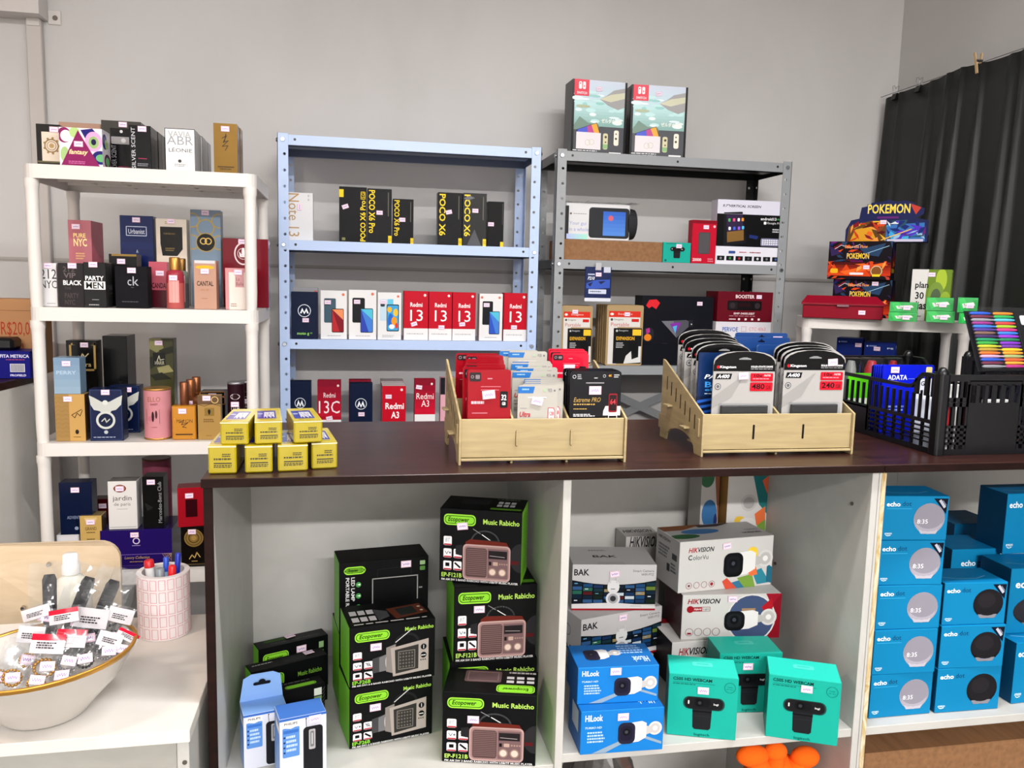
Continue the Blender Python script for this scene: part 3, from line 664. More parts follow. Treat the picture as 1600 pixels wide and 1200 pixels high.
pb((180, 416, 231, 484), YF, .05, '131218', 'matt black perfume box with two thin grey lower-case letters', [('t', 'c', .38, .32, .5, .46, 'aeb0b8'), ('t', 'k', .54, .24, .72, .46, 'aeb0b8'), ('x', .48, .5, .6, .52, 1, '777'), ('x', .2, .84, .75, .87, 1, '66666c')], z=Z2, st=(.52, .1), m=MATTE)
pb((233, 409, 262, 480), 2.56, .05, 'b65c6b', 'rose pink perfume box partly hidden behind the pink spray bottle', [('t', 'SCANDAL', .05, .46, 1.0, .58, '4a1f2a', 'b'), ('r', 0, .62, 1, 1, '5a1c2a')], z=Z2, st=(.6, .25))
def mist(rect, Y, z, label, c1, c2, cap, nm='spray_bottle'):
    l, t, r, bt = rect; p = hy((l + r) / 2, (t + bt) / 2, Y); w = hy(r, bt, Y).x - hy(l, bt, Y).x; h = hy((l + r) / 2, t, Y).z - z; R = w / 2
    root = thing(nm, label, 'perfume bottle', (p.x, Y + R, z + .0006), 0, 'perfume spray bottles')
    b = MB(); pr = [(R * .93, 0), (R, .004), (R, h * .3), (R, h * .5), (R, h * .66), (R * .93, h * .72), (R * .5, h * .76)]
    b.lathe(pr, [lin(c1), lin(c1), lin(c1), lin(c2), lin(c2), lin(c2)], n=24); b.build('bottle', GLOSS, root)
    b = MB(); b.lathe([(R * .6, h * .755), (R * .62, h * .98), (R * .55, h), (0, h)], lin(cap), n=20); b.build('cap', FOIL, root)
    b = MB(); 
    for j in range(7):
        a0, a1 = rad(-125 + 10 * j), rad(-115 + 10 * j)
        b.face([(R * 1.01 * cos(a), R * 1.01 * sin(a), zz) for a, zz in ((a0, h * .12), (a1, h * .12), (a1, h * .55), (a0, h * .55))], lin('e8a8a0' if j % 2 else 'e39a98'), 0, V3((cos(a0), sin(a0), 0)))
    b.build('bottle_label', CARD, root); sticker(root, Frame((-R, -R * 1.02, h * .7), (2 * R, 0, 0), (0, 0, -h * .2), (0, -1, 0)), .5, .5)
mist((257, 402, 285, 484), YF, Z2, 'pink body-mist bottle with a gold cap on the second shelf', 'b5605c', 'a03c48', 'b98a4c')
mist((273, 404, 293, 480), 2.545, Z2, 'grey-green body-mist bottle behind the pink one', '6f6f74', '8a8f84', '8a6a3c')
pb((303, 407, 338, 484), YF, .05, 'b89380', 'peach perfume box with dark capitals and a golden top', [('r', .05, 0, .95, .06, 'c9c9cc'), ('e', .5, .14, .42, .04, 'e0b030'), ('t', 'CANTAL', .13, .42, .87, .52, '4a3a34', 'b'), ('t', 'eau de', .3, .56, .66, .62, 'b08060', 'i'), ('x', .35, .77, .65, .8, 1, 'a37a60')], z=Z2, st=(.5, .22))
o = pb((352, 419, 393, 484), 2.492, .035, 'c78f92', 'dusty pink perfume box with a white inset panel by the right leg', [('r', .14, .1, .88, 1, 'd9cfc8'), ('r', .38, .1, .72, .46, 'c09496'), ('t', 'La', .42, .22, .55, .3, '8a5a5c'), ('t', 'Belle', .42, .34, .7, .42, '8a5a5c'), ('x', .2, .85, .45, .95, 2, 'a08a84')], z=Z2, st=(.5, .1), sides={'R': '6e4250'})
at_row(o, 3, .004, ['dusty pink perfume box %s behind the one with the white panel' % s for s in ('directly', 'second', 'last')])
# third shelf, rear row
pb((104, 532, 152, 600), 2.66, .05, '15130f', 'black perfume box with gold tooth border and curved script', [('f', .1, .06, .96, .7, .07, 'b59a62'), ('r', .28, .06, .82, .62, '0c0b0a'), ('l', [(.72, .3), (.6, .38), (.52, .3), (.48, .4), (.4, .36), (.36, .46), (.42, .5)], .035, 'd8c596'), ('t', 'basra', .3, .5, .8, .6, 'c9b27c')] + [('r', .1 + .12 * i, .06, .16 + .12 * i, .1, '0c0b0a') for i in range(7)], z=Z3, st=(.6, .1), vis=True)
pb((161, 525, 199, 604), 2.66, .10, '08080a', 'large plain black perfume box with a shiny black side', [('x', .3, .04, .8, .06, 1, '333')], z=Z3, sides={'R': '0c0c0f'}, vis=True)
pb((234, 529, 271, 602), 2.66, .05, '4a4a2c', 'camouflage perfume box with a small black label', [('p', [(0, 0), (.5, 0), (.6, .2), (.3, .3), (0, .22)], '8d8a5c'), ('p', [(.4, .25), (1, .15), (1, .3), (.5, .36)], '25291a'), ('p', [(0, .4), (.3, .36), (.2, .6), (0, .66)], '2b301d'), ('p', [(.3, .62), (.8, .56), (1, .7), (.4, .76)], '9a9668'), ('p', [(0, .78), (.5, .72), (.9, .86), (.2, .9)], '23271a'), ('r', .14, .3, .66, .58, '0f0f0c'), ('l', [(.3, .5), (.4, .36), (.44, .46), (.6, .44)], .03, 'd8d4bc'), ('t', 'HARIR', .22, .48, .62, .56, 'cfcab0')], z=Z3, R=[('r', 0, 0, 1, 1, '55552f'), ('p', [(0, .3), (1, .2), (1, .5), (0, .55)], '2b301d'), ('p', [(0, .7), (1, .6), (1, .75), (0, .9)], '8a875a')], st=(.4, .09), vis=True)
# third shelf, front row
ob = pb((86, 616, 133, 690), YF, .05, 'a08250', 'sand-gold perfume box with chevron half and flowing black script', [('r', .48, 0, 1, 1, 'be9a5e')] + [('l', [(.02, .1 + .09 * i), (.12, .06 + .09 * i), (.24, .1 + .09 * i), (.36, .06 + .09 * i), (.46, .1 + .09 * i)], .012, '9a7640') for i in range(10)] + [('l', [(.92, .34), (.84, .46), (.74, .4), (.66, .5), (.56, .44), (.9, .32)], .022, '2a1d0c'), ('e', .72, .8, .06, .05, '2a1d0c'), ('x', .6, .9, .9, .93, 1, '7a5c30')], z=Z3, st=(.45, .1), sides={'R': '6b4f2c'})
zz = Z3 + ob['_dim'][2] + .0005
pb((84, 559, 125, 615), YF + .004, .055, '7d97ae', 'powder blue metallic perfume box on top of the sand-gold one', [('g', 0, 0, 1, 1, '7b95ad', '90a7ba', 5, 'v'), ('t', 'PERRY', .1, .36, .86, .46, 'a9bed0', 'b')], z=zz, st=(.5, .16), sides={'L': '51687c'})
eg = [('f', .03, .02, .97, .98, .01, '4c5a80'), ('p', [(0, .12), (.14, .16), (.36, .24), (.48, .26), (.62, .24), (.86, .16), (1, .12), (.96, .3), (.8, .4), (.66, .42), (.62, .46), (.38, .46), (.3, .42), (.14, .4), (.04, .3)], 'bfc2bd'), ('c', .48, .26, .08, 'cfd2cd'), ('o', .48, .6, .29, .07, 'c5c8c4'), ('c', .48, .6, .18, '0e1e40'), ('l', [(.36, .62), (.46, .56), (.5, .64), (.6, .58)], .03, 'c5c8c4'), ('c', .48, .83, .06, 'b5bac0'), ('x', .1, .92, .9, .95, 1, '9aa3ba')]
pb((140, 608, 192, 692), YF, .055, '13234a', 'navy perfume box with a pale spread-winged eagle, front row', eg, z=Z3, st=(.5, .06), yaw=0)
pb((172, 603, 218, 682), 2.60, .055, '13234a', 'navy winged perfume box half hidden behind the front eagle box', eg, z=Z3, st=(.62, .08))
l_, r_ = 221, 264; p = hy(242, 650, YF); R_ = (hy(264, 680, YF).x - hy(221, 680, YF).x) / 2; H_ = hy(242, 606, YF + .03).z - Z3
def canister(name, label, x, y, z, R, H, col, lid, drawing, st=None, group='perfume canisters'):
    root = thing(name, label, 'perfume canister', (x, y, z + .0006), 0, group)
    b = MB(); b.lathe([(R, .004), (R, H - .006)], lin(col), n=32); b.build('tube', CARD, root)
    for zz, nm in ((0, 'base_rim'), (H - .006, 'lid')):
        b = MB(); b.lathe([(R * 1.005, zz), (R * 1.02, zz + .002), (R * 1.02, zz + .005), (R * .95, zz + .006)], lin(lid), n=32); b.build(nm, FOIL, root)
    b = MB()
    class CF:
        n = V3((0, -1, 0)); U = V3((R * 1.9, 0, 0)); V = V3((0, 0, -H))
        def __call__(s, u, v, k=0):
            a = (u - .5) * 1.9; rr = R + .0004 + .00006 * k; return V3((rr * sin(a), -rr * cos(a), H * (1 - v)))
    b.ink(CF(), drawing); b.build('print', CARD, root)
    if st: sticker(root, Frame((-R, -R - .002, H), (2 * R, 0, 0), (0, 0, -H), (0, -1, 0)), *st)
    return root
canister('perfume_canister', 'pink cylindrical perfume canister with a gold rim, third shelf', p.x, YF + R_, Z3, R_, H_, 'c58a90', 'b98f52',
         [('t', 'ELLO', .22, .16, .72, .25, '9a6a52'), ('t', 'DAISY', .34, .28, .62, .32, '8a4a50', 'b'), ('f', .14, .4, .68, .68, .012, '6a4a4e'), ('e', .42, .54, .05, .1, '3a2426'), ('e', .55, .5, .04, .08, '4a3034'), ('e', .3, .58, .08, .05, 'c07a88'), ('x', .35, .74, .6, .76, 1, 'a8606a')])
def slab_bottle(rect, Y, d, z, label, col, cap, draw, capz=.2):
    l, t, r, bt = rect; w = hy(r, bt, Y).x - hy(l, bt, Y).x; x = hy((l + r) / 2, (t + bt) / 2, Y).x; h = hy((l + r) / 2, t, Y).z - z
    root = thing('perfume_bottle', label, 'perfume bottle', (x, Y + d / 2, z + .0006), 0, 'gold perfume bottles')
    b = MB(); hb = h * (1 - capz); b.box((-w / 2, -d / 2, 0), (w / 2, d / 2, hb), lin(col), b=.003); fs = frames(w, d, hb); b.ink(fs['F'], draw); b.build('bottle', [mat('gilded_glass', .25, metal=.45, coat=.4), FOIL], root)
    if cap:
        b = MB(); rr = min(w, d) * .36; b.lathe([(rr * .9, hb), (rr, hb + .003), (rr, h - .002), (rr * .9, h), (0, h)], lin(cap), n=20); b.build('cap', FOIL, root)
    sticker(root, fs['F'], .45, .16); return root
slab_bottle((268, 598, 306, 690), YF, .035, Z3, 'amber-gold block perfume bottle with a copper cap, front of its row', 'c58a24', '8a5a40', [('l', [(.3, .5), (.5, .42), (.4, .56), (.66, .5), (.44, .62), (.6, .64)], .03, '5a3a10'), ('t', 'MILLION', .2, .4, .85, .5, '5a3a10'), ('r', .15, .82, .85, .86, '5a3a10')], .40)
slab_bottle((282, 594, 312, 690), 2.535, .035, Z3, 'copper-capped perfume bottle second in the amber row', '7a4a2c', '9a6644', [], .30)
slab_bottle((294, 590, 318, 690), 2.595, .035, Z3, 'copper-capped perfume bottle third in the amber row', '7a4a2c', '9a6644', [], .28)
pb((313, 612, 352, 686), 2.56, .06, '141210', 'black perfume box behind the gold lock-plate one', [('f', 0, 0, 1, .3, .02, 'a5723a'), ('r', 0, .1, 1, .14, '8a5a44')], z=Z3, st=(.5, .1))
pb((309, 618, 345, 685), YF, .03, 'a5864f', 'gold perfume box with a small black keyhole plate', [('r', 0, 0, 1, .2, '6a523a'), ('o', .75, .1, .16, .03, 'd6b878'), ('l', [(0, .2), (.3, .24), (.6, .18), (1, .24)], .02, '3a2a18'), ('r', .3, .28, .72, .46, '8a7038'), ('e', .5, .36, .06, .05, '1a140a'), ('r', .47, .36, .53, .43, '1a140a'), ('x', .25, .53, .75, .62, 2, '7a5c2c'), ('x', .35, .9, .65, .93, 1, '8a6a38')], z=Z3, st=(.4, .06))
for i, (l, t, r, Y, nm) in enumerate(((354, 598, 381, YF, 'dark plum canister with a silver lid by the right front leg'), (372, 596, 396, 2.57, 'second dark plum canister just behind the silver-lidded one'))):
    p = hy((l + r) / 2, 640, Y); R_ = (hy(r, 660, Y).x - hy(l, 660, Y).x) / 2
    canister('perfume_canister', nm, p.x, Y + R_, Z3, R_, hy(367, t, Y).z - Z3, '2c0f1c', '9a9a9e', [('e', .5, .25, .3, .05, 'cfc4c8'), ('e', .5, .25, .26, .035, '2c0f1c'), ('t', 'CLUB', .24, .42, .76, .5, 'd8cfd2')], st=(.5, .38))
# fourth shelf
ow = pb((89, 836, 124, 880), YF + .01, .05, 'cfcfd2', 'white perfume box with a silver crest under the navy one', [('p', [(.15, .2), (.85, .2), (.7, .5), (.3, .5)], '9aa0a8'), ('t', 'GRAND', .2, .6, .8, .72, '55585e'), ('f', .02, .02, .98, .98, .01, 'a8aab0')], z=Z4, st=(.5, .3))
pb((93, 754, 144, 832), YF + .012, .052, '101d3c', 'dark navy perfume box with a faint word, fourth shelf', [('t', 'ADVENTURE', .22, .64, .8, .7, '8f9cb8'), ('r', .49, .72, .52, .9, '0a1226'), ('c', .5, .88, .06, '8f9cb8')], z=Z4 + ow['_dim'][2] + .0005, st=(.5, .14))
og = pb((124, 850, 160, 882), YF, .05, 'b89a60', 'lower gold perfume box of the pair left of the purple box', [], z=Z4)
pb((125, 806, 159, 849), YF + .002, .05, 'bfa265', 'upper gold perfume box with brown capitals left of the purple box', [('p', [(.2, .06), (.8, .06), (.7, .3), (.3, .3)], 'd0b884'), ('t', 'GRAND', .24, .4, .76, .52, '5a4420'), ('x', .3, .58, .72, .64, 1, '6a5430'), ('x', .3, .82, .75, .88, 1, '6a5430')], z=Z4 + og['_dim'][2] + .0005, sides={'R': '4a3a20', 'T': '7a6844'}, st=(.5, .22))
orr = pb((147, 780, 172, 882), 2.63, .05, '4d0d18', 'deep red perfume box in shadow behind the gold pair', [], z=Z4, st=(.6, .12))
opp = pb((157, 828, 269, 892), YF, .14, '2a1764', 'wide violet perfume gift box with gold script', [('o', .5, .28, .05, .014, 'd5c8e0'), ('x', .44, .39, .57, .42, 1, 'a898c8'), ('r', 0, .62, 1, .63, '8b6fb0'), ('t', 'Luxury Collection', .33, .67, .68, .76, 'c0a070', 'i'), ('x', .4, .8, .62, .84, 1, 'a88a6a'), ('r', .1, .9, 1, .905, '6a50a0')] + [('l', [(.86 + .03 * i, .63), (.98, .63 + .08 * (4 - i))], .004, 'c0a070') for i in range(4)] + [('l', [(.88 + .035 * i, .63 + .07 * i), (.99, .63)], .004, 'c0a070') for i in range(4)], z=Z4, st=(.48, .12), sides={'R': '160a3c', 'T': '21124f'})
zz = Z4 + opp['_dim'][2] + .0005
pb((169, 752, 214, 826), YF + .01, .055, 'd6d4d2', 'white perfume box with a brown oval standing on the violet box', [('e', .42, .15, .22, .08, '7a4028'), ('e', .42, .15, .18, .06, 'b07a60'), ('t', 'jardin', .16, .3, .82, .43, '6a6462'), ('t', 'de paris', .2, .44, .78, .53, '8a8482'), ('x', .3, .57, .7, .59, 1, 'aaa'), ('r', .04, .95, .96, .96, '999')], z=zz, st=(.42, .15), sides={'R': 'c4c3c4', 'T': '6a6866'})
pb((223, 745, 256, 828), YF + .012, .06, '141416', 'tall black perfume box with a vertical silver name on the violet box', [('t', 'Mercedes-Benz Club', .72, .1, .9, .9, '9a9a9e', 'l'), ('p', [(.1, .5), (.5, .6), (.2, .66)], '2a2a2c')], z=zz, st=(.42, .1), sides={'R': '2c2024'})
p = hy(240, 760, 2.66); R_ = .042
canister('perfume_canister', 'dull pink canister standing behind the black box on the fourth shelf', p.x, 2.71, Z4, R_, hy(240, 716, 2.70).z - Z4, '8a4a5c', '6a4a40', [])
ok_ = pb((283, 823, 325, 890), YF, .055, '17120f', 'black perfume box with a large gold medallion beside the counter', [('c', .48, .28, .36, '8a7040'), ('o', .48, .28, .3, .02, '3a2c14'), ('o', .48, .28, .2, .03, '4a3a1c'), ('c', .48, .28, .1, 'a5894e'), ('l', [(.3, .8), (.4, .7), (.5, .78), (.58, .64), (.7, .76)], .035, 'c5a868'), ('x', .38, .85, .62, .88, 1, 'b59a5c'), ('r', 0, .93, 1, .94, '7a6438')], z=Z4, st=(.42, .12))
pb((278, 762, 318, 816), YF, .06, 'a01828', 'bright red perfume box with a dark square on the medallion box', [('r', .3, .3, .75, .75, '3a0a14')], z=Z4 + ok_['_dim'][2] + .0005, st=(.45, .2), sides={'T': '6a0f1c'}, yaw=8)

# ------------------------------------------------------------------ phone boxes on the blue unit
BZ = SB; YP = 3.005; GP = 'phone boxes on the blue unit'
def ph(rect, Y, d, col, label, F=(), z=None, **k):
    return box('phone_box', rect, Y, d, col, label, F, cat='phone box', z=z, group=GP, **k)
ph((449, 301, 489, 376), 3.02, .05, 'dcdcde', 'white phone box with gold sideways lettering on the top level of the blue unit', [('t', 'Note 13', .05, .02, .46, .92, 'bb9a70', 'r'), ('x', .8, .04, .86, .2, 2, 'bbb')], z=BZ[1], st=(.48, .3, 90))
Y_ = 'f0d02c'
def poco(txt, bold=1): return [('t', txt, .06, .03, .32, .82, 'f2d43a', 'rb'), ('r', .84, .06, .88, .5, '6a6a60'), ('r', .86, .86, 1, 1, Y_), ('t', '5G', .88, .9, .98, .96, '3a3208')]
ph((530, 292, 573, 379), 3.02, .05, '121215', 'tall black phone box with yellow upward lettering, leftmost of the black ones', [('r', 0, .05, .16, .19, Y_), ('t', 'POCO X6 Pro', .76, .24, .96, .98, 'f2d43a', 'lb'), ('f', .78, .08, .95, .22, .02, Y_), ('t', '5G', .82, .1, .92, .2, Y_, 'l'), ('r', .1, .92, .22, .97, '8a8a5a')], z=BZ[1], st=(.22, .36, 20))
ph((574, 295, 612, 379), 3.02, .05, '1c1c1f', 'charcoal phone box with yellow downward lettering beside the tallest black one', poco('POCO X6 Pro'), z=BZ[1], st=(.5, .44))
ph((614, 311, 646, 381), 3.05, .05, '161619', 'short black phone box third in the left black group', poco('POCO X6 Pro'), z=BZ[1], st=(.45, .46))
ph((684, 301, 722, 382), 3.02, .05, '1c1c1f', 'first of the right-hand black phone boxes with a small tilted sticker', poco('POCO X6'), z=BZ[1], st=(.45, .37, 12), sides={'L': '8a8c90'})
ph((723, 302, 760, 384), 3.02, .05, '151517', 'shrink-wrapped black phone box in the middle of the right-hand group', poco('POCO X6') + [('p', [(.2, .98), (.5, .68), (.8, 1)], '55575b'), ('p', [(.02, .1), (.3, .05), (.5, .09), (.2, .14)], '6f7176')], z=BZ[1], st=(.52, .33), m=GLOSS)
ph((762, 315, 787, 385), 3.05, .05, '121214', 'narrow black phone box at the right end of the black ones', [('r', .9, .04, .94, .5, '55554e'), ('r', .8, .88, 1, 1, Y_)], z=BZ[1], st=(.2, .5))
def moto(sub_=True, cy=.4): return [('o', .5, cy, .25, .025, 'e8ecf2'), ('p', [(.33, cy + .055), (.42, cy - .06), (.5, cy + .03), (.58, cy - .06), (.67, cy + .055), (.6, cy + .055), (.575, cy + .005), (.5, cy + .075), (.425, cy + .005), (.4, cy + .055)], 'f2f4f8')] + ([('t', 'moto g', .22, .86, .68, .93, '9ed86a', 'b'), ('t', '5G', .72, .86, .8, .89, '9ed86a')] if sub_ else [])
def mi(u=.86, c='d9806a'): return [('c', u, .08, .055, c)]
def duo(b1, s1, s2, s3, cam='2a2d33'):
    return mi() + [('rr', .13, .16, .58, .66, .05, b1), ('rr', .16, .18, .36, .3, .04, cam), ('c', .21, .22, .035, '0c0d10'), ('c', .3, .22, .035, '0c0d10'), ('rr', .42, .37, .88, .86, .04, '1a1d22')] + \
           [('p', [(.44, .385), (.86, .385), (.86, .6)], s1), ('p', [(.44, .385), (.86, .6), (.86, .845), (.7, .845)], s2), ('p', [(.44, .385), (.72, .845), (.44, .845)], s3), ('x', .25, .92, .8, .945, 1, 'b0b0b0')]
ph((458, 449, 497, 531), 3.07, .04, '9a9a9e', 'grey phone box peeking over the first navy one', mi(.9, 'c96a60'), z=BZ[2])
ph((455, 456, 496, 532), YP, .05, '10203f', 'navy phone box with a white badge and green word on the middle level', moto(), z=BZ[2], st=(.55, .6))
ph((501, 454, 542, 531), YP, .05, 'e2e1e1', 'white phone box showing a teal phone and a red phone', duo('4a6472', 'e8986a', '8a1c2c', 'b8323a'), z=BZ[2], st=(.27, .24))
ph((545, 453, 588, 532), YP, .05, 'e2e1e1', 'white phone box with a black and a blue phone beside the sea-blue one', duo('222428', '5fc0d8', '4f86d2', '3a4fb0'), z=BZ[2], st=(.3, .24))
ph((590, 457, 627, 533), YP, .05, 'e0e0e0', 'white phone box showing a sea-blue phone with yellow blobs', mi() + [('rr', .1, .14, .5, .6, .05, 'c2d6e2'), ('r', .42, .14, .66, .4, '6fc3dc'), ('rr', .12, .17, .3, .3, .04, '3a4450'), ('rr', .38, .25, .9, .82, .05, '20262c'), ('rr', .41, .27, .87, .8, .04, '4aa8d8'), ('e', .55, .6, .12, .16, '2f6fc8'), ('e', .5, .36, .1, .06, 'f0b83a'), ('e', .76, .42, .1, .08, 'f0c040'), ('e', .7, .6, .12, .09, 'e8a030'), ('e', .8, .7, .06, .06, 'd8402c'), ('e', .6, .72, .12, .05, 'e8ecec'), ('x', .2, .9, .7, .96, 2, 'bbb')], z=BZ[2], st=(.25, .2))
RED = 'c0102e'
def redmi(n='13'): return [('r', 0, .76, 1, 1, 'e4e3e4'), ('t', 'Redmi', .26, .23, .76, .32, 'f4e8ea', 'b'), ('t', n, .26, .38, .78, .61, 'f6eef0')] + mi(.86, 'f0d8d8') + [('x', .12, .86, .85, .9, 1, 'bbb')]
for i, (l, r, lab, s) in enumerate(((631, 669, 'leftmost of the three red and white phone boxes standing together', (.42, .67, 18)), (670, 706, 'middle one of the three red and white phone boxes standing together', (.55, .73)), (707, 743, 'rightmost of the three red and white phone boxes standing together', (.42, .66, 5)))):
    ph((l, 455 + i, r, 533), YP, .05, RED, lab, redmi(), z=BZ[2], st=s)
ph((749, 459, 785, 533), YP, .05, 'e2e1e1', 'white phone box showing a blue phone between two red boxes', duo('222428', '5fc0d8', '4f86d2', '3a5fc0') + mi(.1), z=BZ[2], st=(.3, .24))
ph((787, 458, 823, 533), YP, .05, RED, 'red and white phone box alone at the right post', redmi(), z=BZ[2], st=(.45, .71))
# lower level, bases hidden by the counter
ph((452, 596, 486, 672), YP, .05, '10203f', 'navy phone box on the lower level behind the left post', moto(False), z=BZ[3])
ph((496, 595, 533, 673), YP, .05, 'b01532', 'crimson phone box with large pale numerals, lower level', [('g', 0, 0, 1, .66, '8c1230', 'c01838', 6, 'v'), ('r', 0, .72, 1, 1, 'e4e3e4'), ('t', 'Redmi', .26, .22, .76, .31, 'f4e8ea'), ('t', '13C', .06, .37, .94, .6, 'f4e4e8'), ('c', .87, .09, .05, 'f0d8d8'), ('x', .2, .8, .8, .84, 1, 'bbb')], z=BZ[3], st=(.5, .69, 12))
ph((545, 594, 580, 673), 3.07, .05, '8c1230', 'maroon phone box behind the navy one on the lower level', mi(.8, 'f0d8d8'), z=BZ[3])
ph((546, 599, 582, 673), YP, .05, '10203f', 'navy phone box with a round white badge in the middle of the lower level', moto(False), z=BZ[3], st=(.52, .6))
o = ph((597, 603, 634, 673), YP, .045, RED, 'bright red phone box with bold white word, front of its row', [('t', 'Redmi', .14, .35, .92, .48, 'f6eef0', 'b'), ('t', 'A3', .38, .53, .72, .67, 'f6eef0', 'b')] + mi(.82, 'f0d8d8'), z=BZ[3], st=(.27, .22), sides={'T': 'd9d9d9', 'R': 'dadada', 'L': 'dadada'})
at_row(o, 4, .003, ['red phone box %s behind the bold white-worded front one' % s for s in ('directly', 'second', 'third', 'last')])
ph((648, 593, 680, 673), YP, .05, 'b01532', 'crimson phone box with white lower half on the lower level', [('g', 0, 0, 1, .64, '8c1230', 'c8183a', 6, 'v'), ('r', 0, .64, 1, 1, 'e4e3e4'), ('t', 'Redmi', .08, .25, .92, .36, 'f4e8ea'), ('t', 'A3', .32, .38, .7, .5, 'f4e8ea')] + mi(.82, 'f0d8d8'), z=BZ[3], st=(.2, .14, -8))
ph((688, 590, 712, 673), YP, .04, 'd8a8b4', 'pale pink phone box at the end of the lower level', [('r', 0, 0, .3, .3, '22222a')], z=BZ[3])

# ------------------------------------------------------------------ grey unit
GZ = SG; YG = 3.0
def console(rect, Y, z, label, yaw):
    F = [('g', .03, 0, .97, .3, 'ccd4e2', 'c2dce2', 6, 'v'), ('g', .03, .3, .97, .62, 'bfe0e0', '94b8b2', 8, 'v'), ('r', .03, .62, .97, 1, '5c5d62'), ('r', .0, 0, .04, 1, '1a1c20'), ('r', .96, 0, 1, 1, '1a1c20')]
    R = random.Random(4)
    for i in range(26):
        u, v = .08 + .84 * R.random(), .12 + .46 * R.random(); F.append(('e', u, v, .04 + .07 * R.random(), .012 + .02 * R.random(), ('dfeef0', 'c5e4e4', '9fd0cc', 'e8f2f2')[i % 4]))
    F += [('p', [(.5, .25), (.62, .2), (.75, .12), (.96, .08), (.96, .34), (.84, .38), (.66, .33)], 'a9a8a8'), ('p', [(.5, .25), (.7, .18), (.96, .14), (.96, .22), (.7, .28)], 'd0cfb8'), ('e', .2, .36, .13, .02, 'b5bca0'), ('p', [(.04, .62), (.14, .5), (.3, .58), (.5, .6), (.5, .68), (.04, .68)], '7f988c'),
          ('r', .03, 0, .3, .22, 'e0445a'), ('rr', .11, .03, .165, .13, .02, 'f6e6ea'), ('rr', .18, .03, .235, .13, .02, 'f6e6ea'), ('c', .138, .055, .012, 'e0445a'), ('c', .207, .09, .012, 'e0445a'), ('t', 'SWITCH', .08, .165, .26, .2, 'f6e6ea', 'b'),
          ('p', [(.09, .68), (.46, .57), (.53, .72), (.1, .73)], '3a3a3f'), ('p', [(.11, .68), (.28, .63), (.3, .72), (.11, .72)], '5a6ad0'), ('p', [(.28, .63), (.36, .605), (.42, .72), (.3, .72)], 'c05a9a'), ('p', [(.36, .605), (.455, .58), (.515, .72), (.42, .72)], 'f0b050'),
          ('r', .09, .71, .54, .94, 'e4dfe2'), ('o', .3, .85, .05, .008, 'cfc6ae'), ('o', .37, .84, .05, .008, 'cfc6ae'), ('rr', .58, .71, .67, .93, .03, 'd8d2b0'), ('r', .58, .86, .67, .92, '9ac08a'), ('c', .63, .76, .022, '5a5848'), ('c', .63, .83, .014, '5a5848'), ('rr', .78, .66, .87, .87, .03, 'ece8da'), ('c', .82, .71, .014, '6a6858'), ('c', .82, .775, .02, '5a5848'),
          ('t', 'ゼルダの伝説', .54, .51, .92, .57, 'f4f4ee', 'b'), ('x', .03, .955, .5, .975, 1, 'e8e8e8'), ('x', .03, .98, .62, .998, 1, 'e8e8e8'), ('r', .7, .965, .92, .985, 'f0f0f0')]
    return box('console_box', rect, Y, .095, '1c1e22', label, F, cat='console box', z=z, yaw=yaw, st=(.48, .115, 5), group='console boxes on the grey unit', m=GLOSS)
console((893, 126, 979, 239), 3.03, GZ[0], 'cloud-printed game console box on the left on top of the grey unit', 2)
console((986, 134, 1072, 243), 3.02, GZ[0], 'cloud-printed game console box on the right on top of the grey unit', -3)
t = box('carton', (878, 376, 1035, 410), YG, .2, 'a3794f', 'long low brown carton on the upper level of the grey unit', [], cat='carton', z=GZ[1], m=CARTON)
zz = GZ[1] + t['_dim'][2] + .0005
root = thing('speaker_pack', 'film-wrapped white pack with a dark mesh end lying on the brown carton', 'pack', (0, 0, 0))
p, q = hy(884, 345, 3.02), hy(985, 345, 3.02); W = q.x - p.x; H = hy(930, 318, 3.02).z - zz; root.location = ((p.x + q.x) / 2, 3.08, zz)
b = MB(); b.box((-W / 2, -.055, 0), (W / 2, .055, H), lin('d8d8da'), b=.004)
fs = frames(W, .11, H); b.ink(fs['F'], [('r', 0, .08, .05, 1, '17181b'), ('rr', .36, .1, .99, .93, .05, '2c2f34'), ('g', .58, .2, .93, .86, '3f6fc8', '5b8fd8', 6, 'v'), ('c', .7, .38, .04, 'd06a7a'), ('x', .12, .28, .36, .31, 1, '8a8a8a'), ('c', .08, .29, .015, '6a5a4a'), ('t', 'Your gui', .06, .5, .32, .62, '9aa0d0'), ('t', 'in a whole', .06, .66, .36, .76, '9aa0d0'), ('g', .02, .84, .34, .98, 'b8c4e8', 'a8e0d0', 5, 'h')])
b.build('sleeve', GLOSS, root)
b = MB(); b.tube([(W / 2 - .006, 0, H / 2), (W / 2 + .03, 0, H / 2)], [H * .47, H * .42], lin('2a2c30'), n=20)
b.build('mesh_end', mat('speaker_mesh', .7, bump=.6, bscale=900), root)
R = random.Random(9); rows = [[V3((-W / 2 - .004 + (W + .05) * i / 16, -.057 + .114 * j / 6, H + .003 + .010 * R.random() * (1 if 0 < j < 6 else .3))) for j in range(7)] for i in range(17)]
b = MB(); b.grid(rows, lin('dfe3e8'), smooth=False); b.build('film_wrap', CLEAR, root)
WEB = 'webcam boxes'
TEAL = '22ab9b'
